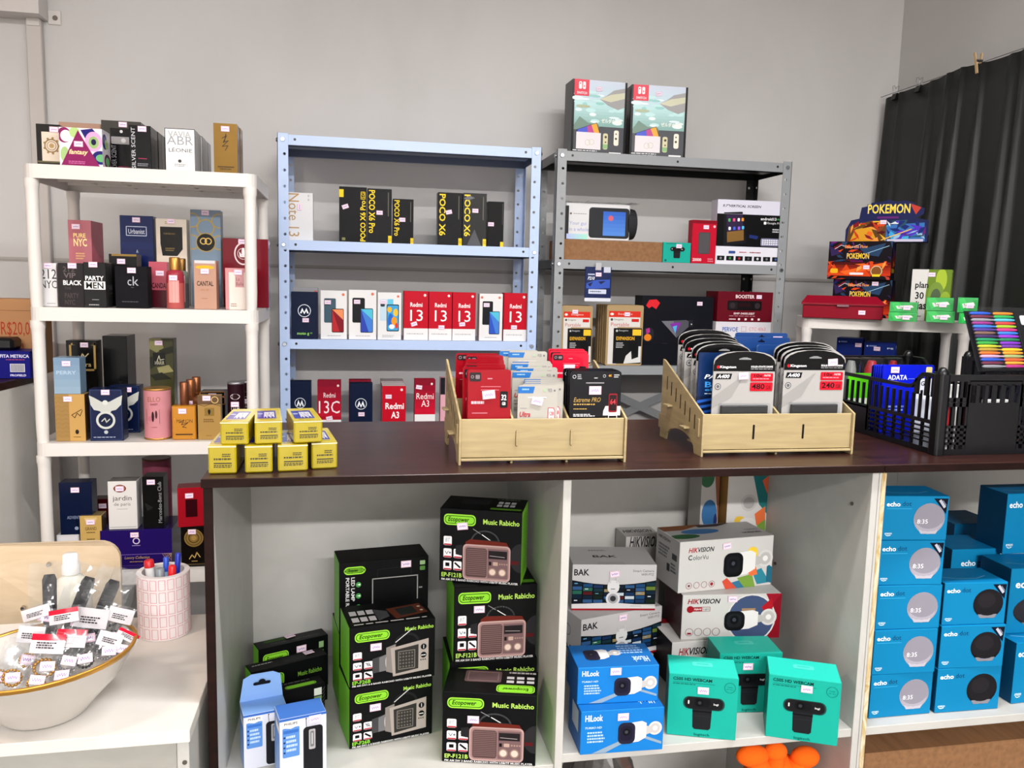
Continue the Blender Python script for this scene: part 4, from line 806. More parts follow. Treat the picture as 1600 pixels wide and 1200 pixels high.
def webcam(txt=True):
    g = [('rr', .22, .345, .82, .55, .09, '24514c'), ('rr', .24, .355, .80, .54, .085, '1d1f22'), ('p', [(.36, .54), (.64, .54), (.63, .84), (.6, .87), (.4, .87), (.37, .84)], '24262a'), ('r', .36, .57, .64, .59, '0c0d0f'), ('r', .36, .65, .64, .655, '34373b'), ('rr', .38, .37, .62, .5, .06, '15161a'), ('c', .46, .44, .06, '0a0b0e'), ('c', .46, .44, .025, '3a3f48'), ('rr', .29, .41, .31, .47, .01, 'd8d8d8'), ('t', 'logi', .66, .43, .73, .47, 'd8d8d8', 'b')]
    if txt: g += [('t', 'C505 HD WEBCAM', .06, .05, .62, .1, '123a38', 'b'), ('r', .06, .13, .66, .135, '17625b'), ('x', .06, .15, .42, .17, 1, '17625b'), ('o', .88, .16, .08, .006, '0f6f66'), ('t', '720p', .84, .14, .92, .16, '0f6f66'), ('t', '30 fps', .83, .175, .93, .195, '0f6f66'), ('t', 'logitech', .4, .93, .62, .985, '0e2a28')]
    return g
box('webcam_box', (1036, 379, 1079, 413), YG - .005, .07, '22ab9b', 'small teal webcam box beside the brown carton on the grey unit', sub(webcam(False), .05, -.15, .95, .92) + [('x', .1, .05, .5, .1, 1, '17625b'), ('c', .1, .9, .04, '0f6f66')], cat='webcam box', z=GZ[1], st=(.56, .18), sides={'T': '5fd0c4'})
box('power_bank_box', (1081, 344, 1119, 412), YG, .04, 'c01838', 'red hanging box with a grey power bank picture', [('r', 0, 0, 1, .08, '8e0f28'), ('rr', .27, .28, .75, .78, .05, '4f4c50'), ('rr', .3, .3, .72, .76, .04, '5c595d'), ('t', '20000', .06, .88, .42, .95, 'f3dfe4', 'b'), ('c', .9, .14, .05, 'e8c0c8'), ('x', .68, .88, .92, .98, 2, 'd88a98')], cat='power bank box', z=GZ[1], st=(.55, .16))
sc = [('r', 0, 0, 1, .22, 'd6d5e2'), ('t', '9.7"VERTICAL SCREEN', .08, .075, .66, .115, '33333c', 'bi'), ('r', 0, .22, 1, .72, '0d0d10'), ('p', [(.1, .2), (.38, .18), (.46, .66), (.12, .72)], '1d1f24'), ('p', [(.14, .235), (.38, .215), (.42, .62), (.17, .66)], '3a2c4c'), ('p', [(.16, .5), (.41, .46), (.42, .62), (.17, .66)], '8a6a3a'), ('r', .02, .73, 1, 1, 'dedee6'), ('f', .0, .0, 1, .22, .003, 'c4c4d2')]
for i, (u, v) in enumerate(((.17, .29), (.24, .285), (.31, .28), (.37, .275), (.18, .42), (.25, .415), (.32, .41), (.38, .4))): sc.append(('rr', u, v, u + .035, v + .05, .01, ('58b868', 'e05a8a', 'e8e8ec', 'f0a040', 'f2f2f2', '4a6fe0', '9a6ae0', '60c0e8')[i]))
sc += [('t', 'android13', .66, .255, .9, .3, 'e8e8ea', 'b'), ('t', '.dsp', .9, .262, .98, .3, '5ac86a'), ('t', 'Google Play', .76, .325, .99, .365, 'e8e8ea'), ('rr', .71, .32, .75, .365, .01, 'e8e8ea'), ('x', .85, .43, .98, .5, 2, 'c8c8cc'), ('p', [(.5, .53), (.64, .55), (.62, .6), (.5, .58)], '2a3a78'), ('rr', .68, .58, .97, .7, .02, '8a8aa4')]
sc += [('r', .7 + .034 * i, .6 + .03 * j, .725 + .034 * i, .62 + .03 * j, 'e8e8f0') for i in range(8) for j in range(3)] + [('r', .03 + .14 * i, .87, .14 + .14 * i, .94, '17181c') for i in range(7)] + [('c', .085 + .14 * i, .905, .018, ('8a8a90', '3f8a4a', 'b0303a', '55565c', 'c8c8cc', '77777c', '4a6a9a')[i]) for i in range(7)] + [('rr', .2, .79, .3, .83, .01, '3f5a9a'), ('x', .36, .8, .48, .825, 1, 'c04a6a'), ('x', .52, .8, .72, .825, 1, 'a03040')]
box('screen_box', (1120, 313, 1221, 412), YG - .003, .06, 'd6d5e2', 'white and black boxed car screen on the upper level of the grey unit', sc, cat='screen box', z=GZ[1], yaw=-2)
# second level
def pouch(rect, Y, z, label, F, grp, th=.014, col='b09872', m=MATTE):
    l, t, r, bt = rect; x0, x1 = hy(l, (t + bt) / 2, Y).x, hy(r, (t + bt) / 2, Y).x; zt = hy((l + r) / 2, t, Y).z; w, h = x1 - x0, zt - z
    b = MB(); b.prism([V3((x, -th / 2, h / 2 + y)) for x, y in rrect(w, h, .006, 3)], (0, th, 0), lin(col)); b.ink(frames(w, th, h)['F'], F)
    o = b.build('drive_pack', m); o.location = ((x0 + x1) / 2, Y + th / 2, z + .0006); tag(o, label, 'drive pack', grp); o['_dim'] = (w, th, h); return o, w, h, th
sg = [('r', .06, .1, .92, .2, 'd23a2c'), ('t', 'Seagate', .3, .13, .7, .17, 'f0d0c8'), ('e', .14, .15, .05, .02, 'f4e0dc'), ('r', .06, .2, .92, .36, 'd9d6d2'), ('t', 'Seagate', .2, .22, .46, .26, '55585a'), ('c', .14, .24, .035, '55585a'), ('r', .68, .225, .88, .275, 'c8302c'), ('t', 'Portable', .12, .29, .62, .35, 'c05a5a'), ('r', .06, .36, .3, .98, 'd9d6d2'),
      ('rr', .2, .38, .98, .97, .02, '1a1a1c'), ('r', .72, .4, .96, .5, 'f0c43a'), ('t', 'Seagate', .34, .405, .6, .44, 'c8c8ca'), ('c', .29, .425, .03, 'c8c8ca'), ('t', 'EXPANSION', .28, .52, .78, .58, 'e8b438', 'b'), ('x', .28, .62, .5, .72, 3, 'b8b8ba'), ('r', .62, .6, .86, .8, '111113'), ('p', [(.5, .97), (.56, .84), (.7, .76), (.72, .9), (.9, .86), (.9, .68), (.97, .68), (.97, .95)], 'dadad8')]
o, *_ = pouch((877, 478, 925, 570), YG, GZ[2], 'brown drive pack with a black inset at the front of the left pair', sg, 'hard drive packs', .02)
sticker(o, frames(*o['_dim'])['F'], .42, .1)
at_row(o, 4, .002, ['brown drive pack %s behind the left front one' % s for s in ('directly', 'second', 'third', 'last')], dx=.004)
o, *_ = pouch((947, 477, 1004, 571), YG, GZ[2], 'brown drive pack with a black inset, front of the right row', sg, 'hard drive packs', .02)
sticker(o, frames(*o['_dim'])['F'], .55, .15)
at_row(o, 5, .002, ['brown drive pack %s behind the right front one' % s for s in ('directly', 'second', 'third', 'fourth', 'last')], dx=-.001)
rd = [('p', [(.06, .14), (.1, .06), (.2, .05), (.25, .1), (.2, .19), (.14, .15), (.1, .18)], 'd8303a'), ('r', 0, .7, 1, .705, '0c0e14'), ('p', [(.28, .36), (.62, .34), (.72, .38), (.5, .6)], '5a5a62'), ('p', [(.28, .36), (.45, .36), (.5, .6)], '77777e'), ('p', [(.4, .4), (.48, .38), (.56, .38), (.48, .54)], '8a3aa8'), ('p', [(.44, .44), (.5, .42), (.48, .54)], '50b8d8'), ('r', .66, .34, .72, .44, '2a2a30'), ('c', .7, .4, .008, 'e0e0e0'),
      ('rr', .03, .46, .18, .66, .06, '2e3036'), ('p', [(.07, .48), (.12, .46), (.13, .52), (.08, .56)], 'b03a8a'), ('e', .1, .6, .05, .05, 'e08a2a'), ('x', .3, .68, .4, .69, 1, '44464e')]
box('accessory_box', (1001, 463, 1113, 571), YG + .02, .08, '151720', 'large black accessory box with a small red dragon mark', rd, cat='box', z=GZ[2], st=(.8, .1))
o = box('accessory_box', (1117, 503, 1203, 571), YG, .09, 'd9d6dc', 'white box with red and blue lettering under the maroon radio box', [('t', 'PERVOE', .12, .12, .4, .22, '4a78c0', 'b'), ('t', 'CTC 4063', .6, .12, .9, .2, 'd88a90'), ('f', .46, .1, .55, .22, .008, 'c8a8b0'), ('c', .2, .3, .03, 'd8503a')], cat='box', z=GZ[2], sides={'T': '7a3040'})
box('car_radio_box', (1121, 456, 1207, 502), YG - .002, .11, '6d1426', 'maroon car radio box on top of the white box', [('t', 'BOOSTER', .32, .1, .66, .22, 'f0dfe2', 'b'), ('rr', .18, .3, .8, .62, .02, '1a1417'), ('rr', .2, .34, .36, .58, .02, '2a2428'), ('r', .38, .38, .6, .5, '301218'), ('c', .27, .46, .05, '3c3438'), ('c', .72, .46, .05, '3c3438'), ('t', 'BMP-3400USBT', .3, .69, .68, .76, 'e8d4d8', 'b'), ('x', .22, .8, .78, .83, 1, 'c89aa4'), ('r', .22, .9, .34, .93, 'e8d4d8'), ('rr', .38, .88, .42, .95, .01, 'e8d4d8'), ('rr', .5, .88, .54, .95, .01, 'e8d4d8'), ('rr', .62, .88, .66, .95, .01, 'e8d4d8'), ('rr', .74, .88, .78, .95, .01, 'e8d4d8')], cat='car radio box', z=GZ[2] + o['_dim'][2] + .0005, st=(.74, .16))
# blue drive card hanging from the shelf edge
root = thing('drive_card', 'blue hanging drive card taped to the grey shelf edge', 'drive card', (0, 0, 0))
p, q = hy(914, 442, 2.975), hy(955, 442, 2.975); W = q.x - p.x; zb = hy(934, 471, 2.975).z; H = hy(934, 417, 2.975).z - zb; root.location = ((p.x + q.x) / 2, 2.975, zb)
b = MB(); b.box((-W / 2, 0, 0), (W / 2, .004, H), lin('1c2c5c'), b=.001)
b.ink(frames(W, 0, H)['F'], [('r', .7, 0, .96, .16, 'c9ccd8'), ('t', 'P210', .1, .28, .36, .38, 'e8ecf4', 'bi'), ('r', .1, .2, .36, .24, 'b8c0d8'), ('p', [(.05, .48), (.4, .38), (.95, .36), (.95, .6), (.3, .64), (.05, .62)], '3f5fb8'), ('p', [(.1, .5), (.3, .44), (.2, .58)], '1a2450'), ('p', [(.5, .42), (.8, .4), (.6, .5)], '1a2450'), ('rr', .14, .65, .82, .78, .02, 'ccd2e4'), ('x', .2, .7, .7, .75, 1, '55606e'), ('r', 0, .9, 1, 1, 'd8dae4')])
b.build('card', GLOSS, root); sticker(root, frames(W, 0, H)['F'], .5, .22)
b = MB(); b.box((-.012, -.001, H - .012), (.01, -.0002, H + .015), lin('c9c8cc')); b.build('tape', mat('frosted_tape', .3, alpha=.75), root)
# dark shapes low on the grey unit
b = MB(); 
rows = [[V3((1.02 + .30 * i / 14, 3.06 + .14 * j / 5, GZ[3] + .003 + (.075 + .03 * math.exp(-((i - 9) / 2.2) ** 2)) * sin(pi * j / 5) ** .7 * min(1, i / 2 + .05, (14 - i) / 2 + .05))) for j in range(6)] for i in range(15)]
b.grid(rows, lambda i, j: lin('8a1020') if (i + j) % 5 else lin('6a0c1a')); b.face([rows[0][j] for j in range(6)], lin('7a0e1e'))
o = b.build('folded_cloth', CLOTH); md = o.modifiers.new('s', 'SUBSURF'); md.levels = 1; md.render_levels = 1
tag(o, 'dark red patterned folded cloth on the lower level of the grey unit', 'cloth')
b = MB(); b.box((1.06, 3.0, GZ[3] + .0006), (1.34, 3.05, GZ[3] + .05), lin('0e1018'), b=.004); tag(b.build('accessory_box', CARD), 'low black box in front of the red cloth on the grey unit', 'box')

# ------------------------------------------------------------------ below the counter, left compartment
GR = 'radio boxes in the left compartment'
GRN = '7cc43c'
def pill(u0, v0, u1, v1, t='b'):
    return [('rr', u0, v0, u1, v1, .05, '9fdc4a'), ('rr', u0 + .012, v0 + .018, u1 - .012, v1 - .018, .042, '2c4a14'), ('rr', u0 + .02, v0 + .028, u1 - .02, v1 - .028, .038, '8ed03c'), ('t', 'Ecopower', u0 + .05, v0 + (v1 - v0) * .24, u1 - .08, v1 - (v1 - v0) * .2, '16240c', t)]
def icons(u, v, s=.1, r=3):
    out = []; a = s * 1.25
    for i, (cu, cv) in enumerate(((0, 0), (0, 1), (1, 1), (0, 2), (1, 2))):
        x, y = u + cu * s * 1.25, v + cv * a * 1.35
        out += [('rr', x, y, x + s, y + a, .015, 'e6e4e6'), ('r', x + .006, y + a * .82, x + s - .004, y + a * .98, 'b0283c')]
        out += [[('t', 'BT', x + .02, y + a * .2, x + s - .02, y + a * .6, '8a9aa4', 'i')], [('l', [(x + .02, y + a * .3), (x + .04, y + a * .6), (x + .06, y + a * .3)], .008, '6a7a84'), ('c', x + .08, y + a * .45, .012, '6a7a84')], [('l', [(x + .02, y + a * .2), (x + .08, y + a * .65)], .01, '6a7078'), ('o', x + .05, y + a * .4, .02, .008, '6a7078')],
                [('r', x + .025, y + a * .2, x + s - .025, y + a * .6, '101012')], [('l', [(x + .02, y + a * .2), (x + .08, y + a * .65)], .022, '101012')]][i]
    return out
def radio121():
    g = pill(.05, .075, .44, .225, 'bi') + [('t', 'Music Rabicho', .53, .12, .97, .19, 'b4d86a', 'b')] + icons(.05, .38)
    g += [('p', [(.3, .64), (.28, .48), (.2, .5), (.2, .62)], '2a2a2c'), ('e', 1, .62, .14, .2, '2e2e30'), ('r', .88, .66, .97, .71, '5a1c20')]
    arc = [(.56 + .17 * cos(rad(180 - 12 * i)), .44 - .16 * sin(rad(12 * i))) for i in range(16)]
    g += [('l', arc, .018, '4a4c4e'), ('l', [(.41, .26), (.5, .32)], .008, '8a8a8c'), ('l', [(.52, .33), (.69, .45)], .009, 'e0e0e0'), ('rr', .4, .40, .74, .48, .03, '2e2c2c'),
          ('p', [(.32, .44), (.38, .4), (.82, .42), (.86, .5), (.86, .6), (.31, .6)], '6a2a20'), ('rr', .29, .47, .87, .955, .05, 'b79c98'), ('rr', .305, .49, .855, .935, .045, '9a7e7c'), ('rr', .325, .515, .585, .915, .03, '5e4a4a')]
    g += [('r', .335, .535 + .026 * i, .575, .545 + .026 * i, '806866') for i in range(14)]
    g += [('r', .595, .515, .84, .915, '7a6264'), ('r', .605, .54, .83, .65, '2a2426'), ('l', [(.62, .61), (.8, .62)], .006, 'b0a8a8'), ('r', .61, .69, .64, .74, '1a1416'), ('rr', .66, .69, .72, .74, .01, 'b8a094')] + [('c', .745 + .028 * i, .715, .01, 'a58a80') for i in range(4)]
    g += [('c', .655, .83, .05, '9a8478'), ('c', .655, .83, .036, 'd8c4b8'), ('c', .775, .83, .05, '9a8478'), ('c', .775, .83, .036, 'd8c4b8'),
          ('t', 'EP-F121B', .03, .875, .28, .935, 'b4d86a', 'b'), ('t', 'FM AM SW 3 BAND RABICHO WITH USB/TF MUSIC PLAYER', .03, .955, .97, .985, 'd8d8d8', 'b')]
    return g
def radio26():
    g = pill(.06, .1, .46, .26, 'bi') + [('t', 'Music Rabicho', .64, .1, .98, .165, 'a4d05a', 'b')] + icons(.04, .42)
    arc = [(.66 + .14 * cos(rad(180 - 12 * i)), .38 - .17 * sin(rad(12 * i))) for i in range(16)]
    g += [('p', [(.26, .56), (.45, .5), (.45, .78), (.26, .8)], '4a4a4c'), ('p', [(.34, .55), (.45, .5), (.45, .78), (.34, .79)], '77777a'), ('e', .45, .64, .04, .14, 'b8b8ba'), ('l', arc, .03, '2c2d2f'), ('l', [(.53, .33), (.72, .14)], .009, 'd8d8d8'),
          ('p', [(.42, .4), (.53, .36), (.53, .86), (.42, .8)], '8a8480'), ('p', [(.47, .42), (.92, .33), (.92, .86), (.5, .9)], 'a8a09a'), ('p', [(.52, .46), (.8, .41), (.8, .82), (.53, .86)], '3a3836'), ('f', .56, .49, .76, .8, .008, '8a847e')]
    g += [('r', .575 + .035 * i, .52 + .055 * j, .595 + .035 * i, .55 + .055 * j, '6e6a66') for i in range(5) for j in range(5)]
    g += [('c', .86, .46, .035, '17181a'), ('r', .857, .43, .865, .49, 'd8d8d8'), ('c', .86, .6, .035, '17181a'), ('r', .83, .595, .885, .61, 'd8d8d8')] + [('c', .83 + .025 * i, .68, .008, '2a2a2a') for i in range(3)]
    g += [('t', 'EP-F26B', .03, .885, .24, .945, '8ecc4a', 'b'), ('t', 'FM AM SW1-6 8 BAND RABICHO WITH USB/TF MUSIC PLAYER', .03, .955, .96, .985, 'd8d8d8', 'b')]
    return g
def topside(m='EP-F121B'):
    return icons(.66, .3, .05)[:0] + pill(.62, .74, .96, .94, 'bi')[:0] + [('r', .66 + .08 * i, .3 + .22 * j, .72 + .08 * i, .46 + .22 * j, 'b8b8ba') for i in range(3) for j in range(2)] + [('rr', .2, .2, .56, .6, .02, '2a2a2c'), ('f', .22, .24, .54, .56, .008, '4a4a4c'), ('x', .62, .1, .96, .18, 1, '8a9a78'), ('rr', .6, .8, .98, .93, .03, '5f8f2c')]
SD = {'L': GRN, 'R': '8ed046', 'T': '0f1012', 'D': '111', 'B': '111'}
BK = '101113'
def rb(bl, br, tl, z, d, label, F, T=None, st=(.3, .3), **k):
    return box3('radio_box', bl, br, tl, z, d, BK, label, F, cat='radio box', T=T if T is not None else topside(), st=st, group=GR, sides=SD, R=[('r', .12 + .0, .1 + .05 * i, .88, .115 + .05 * i, '5f9a2c') for i in range(16)], **k)
F0 = ZL + .0006
a = rb((546, 1171), (675, 1146), (545, 1078), F0, .11, 'lower silver-radio box of the two stacked in the middle of the left compartment', radio26(), st=(.3, .36))
za = F0 + a['_dim'][2] + .0006
rb((546, 1076), (679, 1056), (549.5, 981), za, .11, 'upper silver-radio box stacked in the middle of the left compartment', radio26(), st=(.3, .36), T=[('r', .06 + .1 * i, .3 + .3 * j, .14 + .1 * i, .5 + .3 * j, 'd8d6d8') for i in range(3) for j in range(2)] + [('p', [(.5, .35), (.92, .25), (.96, .7), (.56, .85)], '6a3a28'), ('p', [(.6, .4), (.82, .34), (.84, .66), (.63, .74)], '2c3430'), ('c', .89, .4, .02, 'd8c8b8'), ('c', .9, .58, .02, 'd8c8b8'), ('p', [(.34, .3), (.5, .45), (.5, .7), (.36, .85)], '55565a'), ('x', .06, .9, .96, .97, 1, 'd0d0d0')])
o = rb((524, 1110), (655, 1090), (520, 990), F0, .12, 'plain dark radio box behind the two stacked silver-radio boxes', [], T=[], st=None)
o.location.y = 1.79; o.location.x = .06; o.rotation_euler[2] = rad(8)
zb = o.location.z + o['_dim'][2] + .0006
q = vbox('radio_box', (530, 874, 669, 968), 1.735, 8, .085, '0e0f11', 'black lamp-radio box with a column of green dots, standing highest behind the stack',
    pill(.05, .07, .29, .18, 'bi') + [('t', 'LED LAMP', .13, .22, .17, .56, 'd8d8d8', 'rb'), ('t', 'PORTABLE RADIO', .07, .22, .11, .8, 'd8d8d8', 'rb')] + [('c', .21, .33 + .16 * i, .03, '4f9a54') for i in range(4)] + [('p', [(.19, .33 + .16 * i), (.23, .315 + .16 * i), (.23, .345 + .16 * i)], 'd8e8d8') for i in range(4)] +
    [('f', .36, .26, .88, .9, .012, '9a9a98'), ('r', .38, .29, .86, .88, '121315'), ('l', [(.42, .26), (.42, .14), (.8, .12), (.8, .24)], .006, '2c2d30'), ('rr', .9, .06, .96, .12, .008, '9ab88a'), ('rr', .9, .14, .96, .2, .008, '5f8a4a'), ('r', .89, .44, .93, .46, '8a8a8a')], z=zb, cat='radio box', group=GR, sides=SD, st=(.74, .09), T=[], m=CARD)
# right column of brown radios
RR = [('r', .12, .1 + .05 * i, .88, .115 + .05 * i, '5f9a2c') for i in range(16)]
def rv(rect, Y, yaw, d, z, lab, T, st): return vbox('radio_box', rect, Y, yaw, d, BK, lab, radio121(), z=z, cat='radio box', T=T, st=st, group=GR, sides=SD, R=RR, bev=.001)
zm = hy(776, 1027, 1.612).z
b3 = rv((702, 1032, 838, 1120), 1.600, 0, .13, F0, 'bottom brown-radio box of the rear column by the divider', topside(), None)
zc = F0 + b3['_dim'][2] + .0006
b2 = rv((709, 915, 838, 1027), 1.600, 0, .13, zc, 'middle brown-radio box of the rear column by the divider', topside(), (.3, .3))
zd = zc + b2['_dim'][2] + .0006
b1 = rv((687, 797, 815, 895), 1.615, -19, .10, zd, 'topmost brown-radio box tilted under the worktop beside the divider', topside(), (.28, .23, 8))
rv((691, 1084, 838, 1197), 1.477, -14, .10, F0, 'nearest brown-radio box standing in front of the rear column', pill(.56, .62, .97, .92)[:3] + [('t', 'Ecopower', .62, .7, .9, .84, '16240c', 'bu'), ('rr', .2, .08, .6, .55, .03, '6a5658'), ('f', .23, .12, .57, .5, .01, '8a7676'), ('x', .68, .08, .98, .2, 1, 'b8b8b8')] + [('r', .66 + .11 * i, .28 + .16 * j, .74 + .11 * i, .38 + .16 * j, 'c8c6c8') for i in range(3) for j in range(2)], (.33, .37))
# small group at the left
def low(bl, br, tl, lab, F, T, st, d=.040): return rb(bl, br, tl, F0, d, lab, F, T=T, st=st)
pm = lambda s: [('t', s, .2, .55, .9, .75, '55585c'), ('rr', .12, .15, .5, .4, .04, '3f6a20')]
low((405, 1098), (513, 1070), (402, 1016), 'rearmost of the three low radio boxes lined up by the left panel', pill(.06, .12, .42, .34, 'bi') + [('r', .86, .1, .93, .22, '9ab88a'), ('r', .86, .26, .93, .36, '5f8a4a')], pm('PORTABLE MUSIC RABICHO'), [(.6, .15), (.5, .25, 10, 'T')])
low((393, 1126), (512, 1093), (390, 1052), 'middle one of the three low radio boxes lined up by the left panel', pill(.05, .14, .42, .42, 'bi') + [('t', 'Music Rabicho', .6, .22, .92, .32, '6f9a3c', 'b')], [('rr', .45, .2, .75, .8, .03, '26272a'), ('x', .06, .3, .36, .45, 1, 'c8c8c8')], [(.8, .35, 5, 'T')])
low((398, 1150), (508, 1122), (398, 1092), 'front one of the three low radio boxes, half behind the pale blue boxes', [('r', .84, .1, .95, .3, 'd8dcd4'), ('r', .84, .33, .95, .48, '8aa87a')] + [('l', [(.96, .2 + .1 * i), (1, .1 + .1 * i)], .004, '888') for i in range(8)], pill(.45, .5, .9, .85)[:3] + [('x', .4, .2, .9, .3, 1, '888')], [(.3, .5)])
ph_ = [('r', .0, 0, 1, 1, 'c9ccd6'), ('r', 0, 0, 1, .04, '3f6cb4'), ('p', [(.06, .06), (.42, .05), (.42, .14), (.24, .18), (.06, .15)], 'e4e0d4'), ('t', 'PHILIPS', .1, .075, .38, .11, '2a3a6a', 'b'), ('rr', .06, .15, .42, .62, .03, '5f8cc8'), ('p', [(.06, .05), (.42, .05), (.42, .13), (.24, .17), (.06, .14)], 'e4e0d4'), ('t', 'PHILIPS', .1, .07, .38, .11, '2a3a6a', 'b'), ('r', .08, .19, .4, .24, '3f70b8'), ('x', .14, .28, .38, .56, 4, 'b8cce8')] + \
      [('c', .1, .3 + .08 * i, .022, '1f3a70') for i in range(4)] + [('l', [(.56, .06), (.57, .2)], .012, '2a2c30'), ('c', .565, .055, .015, '2a2c30'), ('rr', .5, .19, .92, .98, .08, '222327'), ('rr', .62, .24, .76, .56, .03, 'a8a8aa'), ('rr', .65, .27, .73, .52, .02, '77787c'), ('r', .68, .3, .7, .48, 'c8c8ca')]
pr = vbox('radio_box', (437, 1118, 510, 1222), 1.485, 14, .055, 'c5ccd9', 'pale blue boxed pocket radio on the right of the front pair', ph_, z=F0, cat='radio box', group='pale blue pocket radio boxes', sides={'T': '4a78c0', 'L': '6f96d0', 'R': 'b8c0d0'}, L=[('p', [(.3, .1), (.95, .13), (.95, .24), (.3, .22)], 'e4e0d4'), ('g', 0, .25, 1, 1, '6f96d0', '9ab4dc', 5, 'v')], st=(.75, .08))
pl = vbox('radio_box', (381, 1112, 450, 1222), 1.535, 14, .055, 'c5ccd9', 'pale blue boxed pocket radio with a raised hanging tab at the left', ph_, z=F0, cat='radio box', group='pale blue pocket radio boxes', sides={'T': '86abdc', 'L': '6f96d0', 'R': 'b8c0d0'}, L=[('p', [(.3, .1), (.95, .13), (.95, .24), (.3, .22)], 'e4e0d4'), ('g', 0, .25, 1, 1, '6f96d0', '9ab4dc', 5, 'v')])
w, d, h = pl['_dim']
b = MB(); P = [(-w / 2, 0), (w / 2, 0), (w / 2 - .006, .05), (w / 2 - .02, .058), (-w / 2 + .02, .058), (-w / 2 + .006, .05)]
b.prism([V3((x, d / 2 - .001 - y * .2, h + y)) for x, y in P], (0, .0012, 0), lin('8db0e0')); fr = Frame((-w / 2, d / 2 - .0035 - .058 * .2, h + .058), (w, 0, 0), (0, .058 * .2, -.058), (0, -1, -.2)); b.ink(fr, [('rr', .3, .3, .7, .42, .04, '1c1d20'), ('e', .5, .3, .08, .1, '1c1d20')]); b.build('hanging_tab', CARD, pl)

# ------------------------------------------------------------------ middle compartment
GC = 'camera boxes in the middle compartment'
F1 = ZM + .0006
def cb(bl, br, tl, z, d, col, label, F, **k): return box3('camera_box', bl, br, tl, z, d, col, label, F, cat='camera box', group=k.pop('group', GC), **k)
def bullet(c1='1c1e22', lens='2a2c34', body='e2e1e0', shade='bdbbb9'):
    return [('c', .85, .42, .15, 'd2d0cf'), ('c', .85, .42, .11, shade), ('c', .85, .42, .05, 'e4e3e2'), ('p', [(.6, .3), (.78, .36), (.8, .56), (.6, .66)], shade), ('p', [(.22, .2), (.56, .14), (.66, .22), (.66, .72), (.5, .86), (.2, .9)], body), ('rr', .05, .17, .42, .92, .12, c1), ('rr', .1, .28, .36, .8, .08, lens), ('c', .23, .5, .08, '121317'), ('c', .23, .5, .035, '4a4c58')]
hl = [('t', 'HiLook', .05, .09, .26, .24, 'dfe8f4', 'b'), ('t', 'TURBO HD', .05, .36, .25, .41, 'b8d4f0', 'bi'), ('x', .08, .48, .3, .76, 4, 'b0cdec'), ('p', [(.14, .98), (.48, .72), (.52, .78), (.3, .98)], '8fa4b4'), ('p', [(.8, .66), (.98, .8), (.98, .86), (.76, .7)], '8fa4b4')] + sub(bullet('2c2a3e', '221f34'), .42, .2, .98, .86)
hT = sub(bullet('2c2a3e', '221f34'), .12, .15, .62, .75) + [('t', 'HiLook', .72, .6, .92, .84, 'c5daf2', 'bu'), ('x', .6, .1, .94, .5, 4, '9cc0e8')]
h1 = cb((906, 1180), (1035, 1171), (907.5, 1112.5), F1, .10, '2180c8', 'lower of the two bright blue boxes with a white bullet camera', hl, T=hT, st=(.5, .16), sides={'L': '1560a0', 'T': '1f70b4'}, L=[('r', .3, .1, .8, .6, 'b8c4cc')])
cb((901.5, 1101), (1027.5, 1095), (902, 1044), F1 + h1['_dim'][2] + .0006, .10, '2180c8', 'upper of the two bright blue boxes with a white bullet camera', hl, T=hT, st=(.46, .12), sides={'L': '1560a0', 'T': '1f70b4'})
def bak():
    g = [('r', 0, 0, 1, 1, 'c4c2c2'), ('t', 'BAK', .02, .1, .2, .24, '1c1c1e', 'b'), ('t', 'Smart Camera', .72, .11, .97, .16, '4a4a4c'), ('t', 'WIFI PTZ', .82, .19, .97, .24, '4a4a4c')]
    R = random.Random(8)
    for i in range(8):
        for j in range(5):
            u0, u1 = i / 8 + .006, (i + 1) / 8 - .006; f = lambda u: .34 + .1 * (1 - 4 * (u - .5) ** 2) * 1; bt = lambda u: .86 - .02 * (1 - 4 * (u - .5) ** 2)
            mid = (u0 + u1) / 2; v0 = f(mid) + (bt(mid) - f(mid)) * j / 5; v1 = f(mid) + (bt(mid) - f(mid)) * (j + 1) / 5
            if j == 0: g.append(('p', [(u0 - .006, f(u0)), (u1 + .006, f(u1)), (u1 + .006, .87), (u0 - .006, .87)], '10141c'))
    for i in range(8):
        for j in range(5):
            u0, u1 = i / 8 + .008, (i + 1) / 8 - .008; mid = (u0 + u1) / 2; f = .36 + .1 * (1 - 4 * (mid - .5) ** 2); v0 = f + (.85 - f) * j / 5; v1 = f + (.85 - f) * (j + 1) / 5 - .015
            c = R.choice(['1c3a44', '24507a', '2f6a58', '142a3c', 'c0ccd4', '6a7f3a', '3a5f8a', '1a2a20', '5a2024', '9a8a6a', '203a60', '16202c']); g.append(('r', u0, v0, u1, v1, c))
            if (i * 3 + j) % 4 == 0: g.append(('r', u0 + .02, v0 + .02, u1 - .05, (v0 + v1) / 2, R.choice(['d8dee4', '7ab0d0', 'e0d8b0'])))
    g += [('p', [(0, .86), (.5, .83), (1, .9), (1, .96), (0, .96)], 'd6d4d4'), ('r', 0, .96, 1, 1, 'a01c2c'), ('x', .7, .9, .84, .92, 1, '999'),
          ('rr', .42, .34, .56, .62, .06, 'd8d8d8'), ('r', .44, .28, .46, .4, 'c8c8c8'), ('r', .52, .28, .54, .4, 'c8c8c8'), ('c', .49, .74, .085, 'd4d4d6'), ('c', .49, .74, .06, 'a8a8ac'), ('c', .49, .74, .035, '3c3c40'), ('x', .46, .52, .52, .55, 1, '222')]
    return g
oc = box('carton', (912, 1042, 1024, 1076), 1.70, .14, 'b4b0ac', 'plain grey-white carton under the two mosaic-printed boxes', [], cat='carton', z=F1)
zb = F1 + oc['_dim'][2] + .0006
p = hz(905, 1040, zb)
